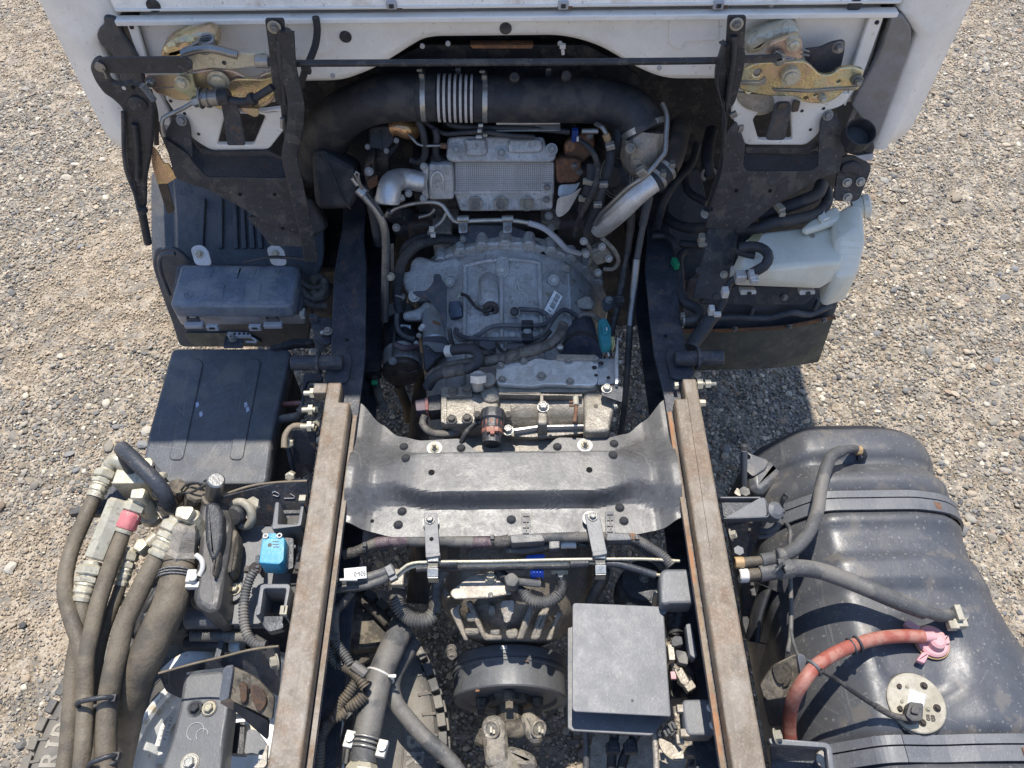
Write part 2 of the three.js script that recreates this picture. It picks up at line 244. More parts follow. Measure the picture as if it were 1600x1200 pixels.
// points of a route: [x, y, height] each, or with mode 'z' [x, y, depth]
function route(f, list, mode) { const o = []; for (let i = 0; i < list.length; i += 3) o.push(f.on(list[i], list[i + 1], mode === 'z' ? PZ(list[i + 2]) : PY(list[i + 2]))); return o; }
function sweep(pts, r, o = {}) {
  const cv = pts.length === 2 ? new THREE.LineCurve3(pts[0], pts[1]) : new THREE.CatmullRomCurve3(pts, false, 'centripetal', 0.5);
  const L = cv.getLength(), n = o.n || Math.max(pts.length === 2 ? 1 : 12, Math.ceil(L / (o.step || 0.012))), m = o.m || (r > 0.02 ? 24 : r > 0.009 ? 16 : 10), fm = cv.computeFrenetFrames(n, false), rf = typeof o.rf === 'function' ? o.rf : () => 1;
  const P = [], U = [], I = []; const f2 = o.flat || [1,1];
  for (let i = 0; i <= n; i++) {
    const c = cv.getPointAt(i / n), k = r * rf(i / n, L);
    for (let j = 0; j <= m; j++) {
      const a = j / m * Math.PI * 2, q = c.clone().addScaledVector(fm.normals[i], Math.cos(a) * k * f2[0]).addScaledVector(fm.binormals[i], Math.sin(a) * k * f2[1]);
      P.push(q.x, q.y, q.z); U.push(j / m * 2 * Math.PI * r, i / n * L);
    }
  }
  for (let i = 0; i < n; i++) for (let j = 0; j < m; j++) { const a = i * (m + 1) + j, b = a + 1, c = a + m + 1, d = c + 1; I.push(a, b, c, b, d, c); }
  let g = new THREE.BufferGeometry(); g.setAttribute('position', new THREE.Float32BufferAttribute(P, 3)); g.setAttribute('uv', new THREE.Float32BufferAttribute(U, 2)); g.setIndex(I); g.computeVertexNormals();
  const nn = g.attributes.normal;
  for (let i = 0; i <= n; i++) { const a = i * (m + 1), b = a + m, v = V(nn.getX(a) + nn.getX(b), nn.getY(a) + nn.getY(b), nn.getZ(a) + nn.getZ(b)).normalize(); nn.setXYZ(a, v.x, v.y, v.z); nn.setXYZ(b, v.x, v.y, v.z); }
  const parts = [fin(g, true)];
  if (!o.open) for (const e of [0,1]) {
    const c = cv.getPointAt(e), k = r * rf(e, L), tg = cv.getTangentAt(e).multiplyScalar(e ? 1 : -1);
    const cap = new THREE.CircleGeometry(k, m); cap.applyMatrix4(new THREE.Matrix4().makeRotationFromQuaternion(new THREE.Quaternion().setFromUnitVectors(V(0,0,1), tg)).setPosition(c)); parts.push(fin(cap));
  }
  return join(parts);
}
const tube = (f, list, r, o = {}) => sweep(route(f, list, o.mode), r, o);
const CORR = (pitch, amp = 0.1) => (t, L) => 1 + amp * Math.sign(Math.sin(t * L / pitch * 6.283)) * Math.pow(Math.abs(Math.sin(t * L / pitch * 6.283)), 0.6);
const corr = (f, list, r, o = {}) => { const pts = route(f, list, o.mode), L = new THREE.CatmullRomCurve3(pts, false, 'centripetal').getLength(), pitch = o.pitch || 0.0055; return sweep(pts, r, { ...o, n: Math.ceil(L / pitch * 7), m: 12, rf: CORR(pitch, o.amp || 0.11) }); };
// a turned piece along the axis a -> b: profile [[distance, radius], ...]; sides < 9 gives a hexagon etc.
function turn(a, dir, prof, n = 28) {
  const p = [new THREE.Vector2(0, prof[0][0]), ...prof.map(([t, r]) => new THREE.Vector2(r, t)), new THREE.Vector2(0, prof[prof.length - 1][0])];
  let g = new THREE.LatheGeometry(p, n); g = toCreasedNormals(g, n < 9 ? 0.3 : 0.55);
  g.applyMatrix4(new THREE.Matrix4().makeRotationFromQuaternion(new THREE.Quaternion().setFromUnitVectors(V(0,1,0), dir.clone().normalize())).setPosition(a));
  return fin(g);
}
function cyl(a, b, r, o = {}) { const d = b.clone().sub(a), L = d.length(), c = o.c === undefined ? Math.min(r * 0.12, L * 0.2) : o.c, r1 = o.r1 || r; return turn(a, d, [[0, r - c],[c, r],[L - c, r1],[L, r1 - c]], o.n || 28); }
function ring(c, dir, r, t, o = {}) { const g = new THREE.TorusGeometry(r, t, o.m || 10, o.n || 28, o.arc || Math.PI * 2); if (o.sz) g.scale(1,1, o.sz); g.applyMatrix4(new THREE.Matrix4().makeRotationFromQuaternion(new THREE.Quaternion().setFromUnitVectors(V(0,0,1), dir.clone().normalize())).setPosition(c)); return fin(g); }
function band(c, dir, r, w, t) { dir = dir.clone().normalize(); const a = c.clone().addScaledVector(dir, -w / 2); return turn2(a, dir, [[0, r],[0, r + t],[w, r + t],[w, r],[0, r]]); }
function turn2(a, dir, prof, n = 32) { let g = new THREE.LatheGeometry(prof.map(([t, r]) => new THREE.Vector2(r, t)), n); g = toCreasedNormals(g, 0.6); g.applyMatrix4(new THREE.Matrix4().makeRotationFromQuaternion(new THREE.Quaternion().setFromUnitVectors(V(0,1,0), dir.clone().normalize())).setPosition(a)); return fin(g); }
function box(c, s, o = {}) {
  const r = o.r === undefined ? Math.min(...s) * 0.12 : o.r;
  let g = r > 0 ? new RoundedBoxGeometry(s[0], s[1], s[2],2, r) : new THREE.BoxGeometry(...s);
  const m = new THREE.Matrix4().makeRotationFromEuler(new THREE.Euler(...(o.rot || [0,0,0]), 'YXZ')).setPosition(c); g.applyMatrix4(m); return fin(g);
}
// rounded solid round a set of corners
function hull(corners, r) { const s = new THREE.IcosahedronGeometry(r, 2), q = s.attributes.position, pts = []; for (const c of corners) for (let i = 0; i < q.count; i++) pts.push(V(q.getX(i) + c.x, q.getY(i) + c.y, q.getZ(i) + c.z)); let g = new ConvexGeometry(pts); g.deleteAttribute('normal'); if (g.attributes.uv) g.deleteAttribute('uv'); g = toCreasedNormals(mergeVertices(g, 1e-4), 0.5); return fin(g); }
// ---------- things and parts ----------
const used = {};
const numbered = n => { if (!(n in used)) { used[n] = 0; return n; } used[n]++; return n + '_' + String(used[n]).padStart(3, '0'); };
function T(name, label, category, group) { const o = new THREE.Group(); o.name = numbered(name); o.userData = { label, category }; if (group) o.userData.group = group; scene.add(o); return o; }
function P(parent, name, geo, mat, label) { const m = new THREE.Mesh(Array.isArray(geo) ? join(geo) : geo, mat); m.name = name; if (label) m.userData.label = label; parent.add(m); return m; }
function S(name, geo, mat) { const m = new THREE.Mesh(Array.isArray(geo) ? join(geo) : geo, mat); m.name = name; m.userData.kind = 'structure'; scene.add(m); return m; }
const UP = V(0,1,0), BACK = V(0,0,1), TILT = V(0,0.6,0.8);
const boltGeo = (() => {
  const fl = new THREE.CylinderGeometry(1.38,1.45,0.22,20); fl.translate(0,0.14,0);
  const hx = new THREE.LatheGeometry([[0,0.15],[1.0,0.15],[1.0,1.15],[0.88,1.28],[0.66,1.28],[0.58,1.12],[0,1.1]].map(p => new THREE.Vector2(...p)), 6);
  return fin(join([fin(toCreasedNormals(fl, 0.5)), fin(toCreasedNormals(hx, 0.3))]));
})();
const rivetGeo = (() => fin(toCreasedNormals(new THREE.LatheGeometry([[0,0],[1.15,0],[1.15,0.12],[1,0.2],[0.92,0.42],[0.7,0.66],[0.36,0.82],[0,0.86]].map(p => new THREE.Vector2(...p)).filter((p, i) => i > 0 || true), 20), 0.6)))();
const studGeo = (() => { const w = new THREE.CylinderGeometry(1.7,1.7,0.3,28); w.translate(0,0.3,0); const h = new THREE.CylinderGeometry(1.25,1.25,1,6); h.translate(0,0.8,0); const s = new THREE.CylinderGeometry(0.68,0.68,2.6,14); s.translate(0,2,0); return fin(join([w, h, s].map(g => fin(toCreasedNormals(g, 0.4))))); })();
function fast(parent, name, geo, p, n, r, mat) { const m = new THREE.Mesh(geo, mat); m.name = name; m.position.copy(p); m.scale.setScalar(r); m.quaternion.setFromUnitVectors(UP, n.clone().normalize()); m.rotateY(p.x * 37 + p.z * 91); parent.add(m); return m; }
const bolt = (t, p, n, r, mat = M.zinc) => fast(t, 'bolt', boltGeo, p, n, r, mat);
const rivet = (t, p, n, r, mat = M.black) => fast(t, 'rivet', rivetGeo, p, n, r, mat);
const font = await new FontLoader().loadAsync('fonts/droid/droid_sans_bold.typeface.json');
function letters(text, size, depth) { const g = new TextGeometry(text, { font, size, depth, curveSegments: 3, bevelEnabled: false }); g.computeBoundingBox(); const b = g.boundingBox; g.translate(-(b.min.x + b.max.x) / 2,-(b.min.y + b.max.y) / 2,0); return g; }
function place(g, p, n, up) { n = n.clone().normalize(); const x = V().crossVectors(up, n).normalize(), y = V().crossVectors(n, x); g.applyMatrix4(new THREE.Matrix4().makeBasis(x, y, n).setPosition(p)); return fin(g); }
function label2D(w, h, draw) { const c = document.createElement('canvas'); c.width = w; c.height = h; draw(c.getContext('2d'), w, h); const t = new THREE.CanvasTexture(c); t.colorSpace = THREE.SRGBColorSpace; return new THREE.MeshStandardMaterial({ map: t, roughness: 0.55 }); }
function decal(parent, name, p, n, up, w, h, mat, label) { const g = new THREE.BoxGeometry(w, h, 0.0006); n = n.clone().normalize(); const x = V().crossVectors(up, n).normalize(), y = V().crossVectors(n, x); g.applyMatrix4(new THREE.Matrix4().makeBasis(x, y, n).setPosition(p)); const m = new THREE.Mesh(g, mat); m.name = name; if (label) m.userData.label = label; parent.add(m); return m; }
// hydraulic hose end: crimped collar, hex nuts and a stem from a towards b
function fitting(a, b, r) { const d = b.clone().sub(a), L = d.length(); d.normalize(); const at = t => a.clone().addScaledVector(d, t * L);
  return [turn(at(0), d, [[0, r * 1.12],[L * 0.05, r * 1.2],[L * 0.1, r * 1.2],[L * 0.13, r * 1.05],[L * 0.17, r * 1.05],[L * 0.22, r * 1.24],[L * 0.3, r * 1.24],[L * 0.34, r * 1.08],[L * 0.37, r * 1.08],[L * 0.41, r * 1.2],[L * 0.46, r * 1.12]]), turn(at(0.46), d, [[0, r * 1.2],[L * 0.02, r * 1.36],[L * 0.13, r * 1.36],[L * 0.15, r * 1.2]],6), turn(at(0.61), d, [[0, r * 1.02],[L * 0.05, r * 1.02]]), turn(at(0.66), d, [[0, r * 1.35],[L * 0.03, r * 1.5],[L * 0.2, r * 1.5],[L * 0.26, r * 1.2]],6), turn(at(0.9), d, [[0, r * 1.05],[L * 0.1, r * 1.05]])]; }
function zipTie(c, dir, rx, name, label) { }

// =====================================================================  GROUND
const ground = S('ground', (() => {
  const g = new THREE.PlaneGeometry(10,10,260,260); g.rotateX(-Math.PI / 2); g.translate(0,0,-2);
  const p = g.attributes.position, r = rng(4);
  for (let i = 0; i < p.count; i++) { const x = p.getX(i), z = p.getZ(i); p.setY(i, (Math.abs(x) > 4.95 || Math.abs(z + 2) > 4.95) ? -0.004 : 0.010 * Math.sin(x * 1.7 + 1) * Math.sin(z * 1.3) - 0.010 + (r() - 0.5) * 0.006); }
  g.computeVertexNormals();
  const far = new THREE.RingGeometry(4.9,150,64,6); far.rotateX(-Math.PI / 2); far.translate(0,-0.03,-2);
  return [fin(g), fin(far)];
})(), M.dirt);

// =====================================================================  CAB
const ZC = -1.52;
const cab = T('truck_cab', 'white back of the truck cab above the engine with black round plugs', 'truck cab');
{
  const y = (py, z) => q0.on(800, py, PZ(z)).y;
  const yl = y(24,-1.5), X0 = -0.755, X1 = 0.755;
  P(cab, 'rear_wall', [box(V(0, (yl + 2.22) / 2 + 0.005,-1.52), [1.53,2.21 - yl, 0.03], { r: 0.006 })], M.cream);
  P(cab, 'sill_lip', [box(V(-0.003, yl - 0.004,-1.503), [1.527,0.012,0.022], { r: 0.003 }), box(V(0, yl + 0.018,-1.5035), [1.52,0.003,0.006], { r: 0.001 })], M.white);
  // rear skirt with the arch over the engine
  const sk = [205,27,1390,15,1345,165,1150,165,1152,128,1040,128,1000,113,940,78,905,66,870,60,680,62,660,66,640,78,590,110,535,131,448,132,446,165,252,165];
  P(cab, 'rear_skirt', [plate(q0, sk, PZ(ZC), 0.06, { b: 0.019, bs: 6, r: 0.03 })], M.white);
  P(cab, 'skirt_rib', [plate(c2,[20,90,130,84,180,88,178,170,196,178,196,210,60,232,30,225], PZ(ZC + 0.004), 0.006, { b: 0.003, r: 0.01 }), plate(c3,[120,80,330,76,330,170,180,178,180,215,120,190], PZ(ZC + 0.004), 0.006, { b: 0.003, r: 0.01 })], M.white);
  P(cab, 'tunnel_lining', [plate(c2,[330,290,430,236,560,176,1190,176,1280,225,1390,292,1400,330,320,335], PZ(-1.72), 0.01)], M.black);
  P(cab, 'dark_backing', box(V(0,0.8,-1.79), [1.84,1.3,0.02]), M.black);  // added black sheet, paints the darkness of the bay behind the engine
  P(cab, 'tunnel_lip', [plate(c2,[735,176,985,176,980,190,745,190], PZ(-1.58), 0.02, { r: 0.003 })], M.rust, 'rusty lip inside the arch');
  for (const [x, yy] of [[240,8],[1335,8]]) P(cab, 'plug', turn(q0.on(x, yy, PZ(-1.506)), BACK, [[0,0.0135],[0.0025,0.0135],[0.004,0.011]]), M.black);
  for (const [x, yy] of [[540,57],[790,44]]) P(cab, 'plug', turn(q0.on(x, yy, PZ(ZC)), BACK, [[-0.002,0.0122],[0.0025,0.0122],[0.004,0.01]]), M.black);
  for (const x of [612,880,1122]) { const c = q0.on(x, 6, PZ(-1.506)); const k = P(cab, 'trim_clip', box(c.clone().add(V(0,0,0.003)), [0.02,0.016,0.01], { r: 0.002 }), M.greyPlastic); P(k, 'clip_core', box(c.clone().add(V(0,0,0.009)), [0.009,0.008,0.003], { r: 0.001 }), M.black); P(k, 'rust_stain', box(c.clone().add(V(0.004,-0.007,0)), [0.03,0.007,0.0016], { r: 0.0005 }), M.rust); }
  for (const [x, yy] of [[700,68],[660,72],[875,68],[1205,8],[520,118],[1030,106]]) P(cab, 'plug', turn(q0.on(x, yy, PZ(ZC + 0.001)), BACK, [[-0.002,0.005],[0.002,0.005],[0.003,0.003]]), M.greyPlastic);
  P(cab, 'plastic_clip', [box(q0.on(879,72, PZ(ZC + 0.004)), [0.012,0.009,0.008]), cyl(q0.on(879,76, PZ(ZC + 0.006)), q0.on(880,85, PZ(ZC + 0.006)), 0.0035)], M.whitePlastic);
  for (const s of [-1,1]) {
    // corner skin: a bent sheet, its cross-section swept down from the roof
    const prof = (yy) => { const t = THREE.MathUtils.clamp((yl + 0.0 - yy) / 0.05,0,1), xi = 0.765 + 0.05 * t + 0.014 * THREE.MathUtils.clamp((yl - yy) / 0.3,0,1);
      const b = THREE.MathUtils.clamp((1.135 - yy) / 0.045,0,1), o = 0.02 * b * b;
      return [[xi - 0.004,-1.6],[xi - 0.003,-1.515],[xi + 0.004,-1.503],[xi + 0.03,-1.5],[0.87 - o, -1.512],[0.915 - o, -1.535],[0.94 - o, -1.575],[0.952 - o, -1.64],[0.957 - o, -1.8],[0.957 - o, -2.4],[0.957 - o, -3.1]].map(([x, z]) => V(s * x, yy, z)); };
    const ys = []; for (let k = 0; k <= 10; k++) ys.push(1.09 + 0.012 * k / 1); for (const k of [1.25,1.3,1.34, yl - 0.05, yl - 0.03, yl - 0.01, yl, 1.6,2.0,2.22]) ys.push(k); ys.sort((a, b) => a - b);
    const P3 = [], I = []; const rows = ys.map(prof), W = rows[0].length;
    rows.forEach(r => r.forEach(v => P3.push(v.x, v.y, v.z)));
    for (let i = 0; i < rows.length - 1; i++) for (let j = 0; j < W - 1; j++) { const a = i * W + j; if (s > 0) I.push(a, a + W, a + 1, a + 1, a + W, a + W + 1); else I.push(a, a + 1, a + W, a + 1, a + W + 1, a + W); }
    const g = new THREE.BufferGeometry(); g.setAttribute('position', new THREE.Float32BufferAttribute(P3,3)); g.setIndex(I); g.computeVertexNormals();
    const skin = P(cab, 'corner_skin', fin(g), M.white);
    P(skin, 'inner_edge_strip', [plate(s < 0 ? c1 : c3, s < 0 ? [385,82,440,92,500,200,562,285,600,430,590,560,520,560,482,420,430,262,382,240,352,185,362,150,392,125] : [1052,66,1094,62,1134,122,1130,182,1060,390,1000,560,965,605,960,540,880,440,905,392,960,300,1010,200], PZ(-1.492), 0.016, { b: 0.004, r: 0.01 })], s < 0 ? M.frame : tint(M.greyPlastic, 0.55,0.53,0.5), 'dark strip along the inner edge');  // dark plate laid along the inner edge of the corner skin
    P(cab, 'side_return', [box(V(s * 0.795,1.3,-1.66), [0.012,0.44,0.2], { r: 0.003, rot: [0, s * -0.12,0] })], M.greyPlastic, 'dark grey inner return of the cab corner');
    P(cab, 'corner_post', [plate(s < 0 ? c1 : c3, s < 0 ? [492,92,548,95,640,420,720,560,730,640,660,610,625,470] : [960,66,1020,66,925,330,880,400,850,450,850,380,870,330], PZ(-1.5), 0.012, { b: 0.004, r: 0.008 })], M.white);
    bolt(cab, (s < 0 ? c1.on(530,135, PZ(-1.5)) : c3.on(987,93, PZ(-1.5))), BACK, 0.0032, M.black);
    // white stamped mounting arm under the latch
    const o = s < 0 ? [690,480,760,470,1010,560,1150,560,1290,540,1300,640,1215,750,930,755,840,700,780,620] : [395,400,880,390,850,440,765,470,745,560,692,606,438,606,380,480];
    const h = s < 0 ? [958,724,1140,724,1200,580,1130,565,1000,570] : [494,584,634,584,624,450,560,440,510,450,470,500];
    P(cab, 'mounting_arm', [plate(s < 0 ? c1 : c3, o, PZ(-1.455), 0.014, { b: 0.004, r: 0.012, holes: [h], hr: 0.006, bs: 4 })], M.white, 'white stamped arm with a dark opening below the latch');
    for (const [x, yy] of s < 0 ? [[795,567],[865,670],[725,505]] : [[710,540],[765,452],[675,462]]) P(cab, 'painted_drain_hole', turn((s < 0 ? c1 : c3).on(x, yy, PZ(-1.4545)), BACK, [[0,0.0035],[0.0008,0.0035]],14), M.black);  // black discs paint these holes; the arm is not pierced here
  }
  P(cab, 'roof', box(V(0,2.235,-2.3), [1.9,0.03,1.6], { r: 0.012 }), M.white);
  P(cab, 'floor', [box(V(0,1.46,-2.45), [1.86,0.02,1.45]), box(V(-0.62,1.3,-2.3), [0.6,0.02,1.4]), box(V(0.62,1.3,-2.3), [0.6,0.02,1.4])], M.black);
  P(cab, 'front_wall', box(V(0,1.5,-3.1), [1.9,1.6,0.03]), M.white);
}
// =====================================================================  FRAME
const rails = [];
{
  const xs = [[-0.338,-0.41],[0.338,0.41]];
  for (const s of [-1,1]) {
    const t = T('frame_rail', s < 0 ? 'long black chassis rail running under the left rusty bar beside the gearbox' : 'long black chassis rail running under the right rusty bar beside the shift rods', 'chassis rail', 'main chassis rails');
    rails.push(t);
    const h = 0.805, inn = s < 0 ? [V(-0.3365, h, 0.5), V(-0.3365, h, -1.02), V(-0.336, h, -1.1), c5.on(296,1060, h), c5.on(297,950, h), c5.on(299,800, h), c5.on(300,690, h), c5.on(290,600, h), c5.on(296,500, h), c5.on(300,420, h), c5.on(302,300, h)] : [V(0.3365, h, 0.5), V(0.3365, h, -1.02), c7.on(155,640, h), c7.on(140,520, h), c7.on(131,420, h), c7.on(118,300, h), c7.on(122,250, h), c7.on(128,170, h), c7.on(122,100, h), c7.on(118,0, h)];
    const out = s < 0 ? [V(-0.404, h, 0.5), V(-0.404, h, -1.05), c5.on(150,1180, h), c5.on(152,1050, h), c5.on(157,900, h), c5.on(165,740, h), c5.on(182,640, h), c5.on(200,540, h), c5.on(206,420, h), c5.on(210,300, h)] : [V(0.404, h, 0.5), V(0.404, h, -1.05), c7.on(300,680, h), c7.on(282,600, h), c7.on(258,500, h), c7.on(250,400, h), c7.on(250,300, h), c7.on(238,240, h), c7.on(222,190, h), c7.on(215,100, h), c7.on(212,0, h)];
    P(t, 'top_flange', slab([...inn, ...out.slice().reverse()], UP, 0.008, { b: 0.003, r: 0.012 }), M.frame);
    const web = []; const o2 = out.map(v => v.clone().add(V(-s * 0.004,0,0)));
    for (let i = 0; i < o2.length - 1; i++) { const a = o2[i], b = o2[i + 1], m = a.clone().add(b).multiplyScalar(0.5), L = a.distanceTo(b); web.push(box(V(m.x, h - 0.1, m.z), [0.007,0.186, L + 0.004], { r: 0, rot: [0, Math.atan2(b.x - a.x, b.z - a.z), 0] })); }
    P(t, 'web', web, M.frame);
    P(t, 'bottom_flange', box(V(s * 0.372, h - 0.19,-0.75), [0.07,0.008,2.5]), M.frame);
    P(t, 'painted_flange_hole', turn(s < 0 ? c4.on(1243,622, h) : c7.on(200,563, h), UP, [[0,0.0045],[0.0006,0.0045]],16), M.hole);  // hole painted on as a dark disc
    // rusty upper bar
    const u = T('rusty_rail', s < 0 ? 'brown rust-stained steel bar bolted along the top of the left chassis rail' : 'brown rust-stained steel bar bolted along the top of the right chassis rail', 'steel bar', 'rusty bars on the chassis rails');
    const uh = 0.845, x1 = s < 0 ? -0.349 : 0.349, x0 = s < 0 ? -0.403 : 0.403, zf = q0.on(532,597, uh).z, zn = q0.on(532,628, uh).z, xt = s < 0 ? -0.373 : 0.373;
    const hz = q0.on(800,1180, uh).z;
    P(u, 'bar', slab([V(x0, uh, 0.5), V(x1, uh, 0.5), V(x1, uh, zn), V(xt, uh, zn), V(xt, uh, zf), V(x0, uh, zf)], UP, 0.036, { b: 0.004, r: 0.003, bs: 3, holes: [{ c: V(s * 0.376, uh, hz), r: 0.0195 }] }), M.mill);
    P(u, 'edge_strip', slab([V(s * 0.3375,0.8095,0.5), V(s * 0.347,0.8095,0.5), V(s * 0.347,0.8095, zn + 0.01), V(s * 0.3375,0.8095, zn + 0.01)], UP, 0.004, { b: 0.001, r: 0.001 }), s < 0 ? M.mill : M.rustEdge, s > 0 ? 'orange rusty edge strip' : undefined);
    bolt(u, V(s * 0.374,0.8055, hz + 0.002), UP, 0.0095, M.olive);
    // clamp bolts at the front end of the bar
    const f = s < 0 ? cF : c7;
    if (s < 0) { for (const [x, y, l] of [[268,310,28],[262,370,12],[258,430,14]]) { const p = f.on(x, y, 0.82); P(u, 'clamp_bolt', [cyl(p, p.clone().add(V(-0.03,0,0)), 0.006), turn(p.clone().add(V(-0.006,0,0)), V(-1,0,0), [[0,0.012],[0.009,0.012]],6)], M.olive); } const p = f.on(338,308,0.826); P(u, 'clamp_bolt', turn(p, V(1,0,0), [[0,0.009],[0.008,0.009]],6), M.olive); P(u, 'clamp_block', box(f.on(282,305,0.825), [0.03,0.03,0.028]), M.mill); }
    else { const p = f.on(300,750,0.825); P(u, 'clamp_bolt', [cyl(p, p.clone().add(V(0.055,0,0)), 0.005), turn(p.clone().add(V(0.012,0,0)), V(1,0,0), [[0,0.013],[0.012,0.013]],6), turn(p.clone().add(V(0.03,0,0)), V(1,0,0), [[0,0.01],[0.012,0.01]],6)], M.olive); const p2 = f.on(248,757,0.826); P(u, 'clamp_bolt', turn(p2, V(-1,0,0), [[0,0.009],[0.008,0.009]],6), M.olive); P(u, 'clamp_bolt', turn(f.on(322,825,0.82), V(1,0,0), [[0,0.009],[0.018,0.008]],6), M.olive); }
    // tube stub on the outside of the rail
    const st = T('cross_tube', s < 0 ? 'short black round tube stub sticking out beside the left rail and the battery cover' : 'short black round tube stub sticking out from the right rail over the rubber flap', 'tube stub', 'tube stubs on the chassis rails');
    const a = s < 0 ? c4.on(1222,742,0.826) : c7.on(235,650,0.826), b = s < 0 ? c4.on(945,752,0.826) : c7.on(422,640,0.826); b.z = a.z; b.y = a.y;
    P(st, 'tube', [cyl(a, b, 0.0175, { c: 0.002 })], M.frame);
    P(st, 'collar', [turn(a.clone().lerp(b, 0.45), b.clone().sub(a), [[0,0.026],[0.006,0.026]])], M.frame);
    P(st, 'saddle', [slab([V(a.x + s * 0.02,0.812, a.z + 0.05), V(a.x - s * 0.012,0.812, a.z + 0.045), V(a.x - s * 0.016,0.812, a.z - 0.02), V(a.x, 0.812, a.z - 0.05), V(a.x + s * 0.04,0.812, a.z - 0.03), V(a.x + s * 0.04,0.812, a.z + 0.04)], UP, 0.006, { r: 0.012 })], M.frame);
  }
}
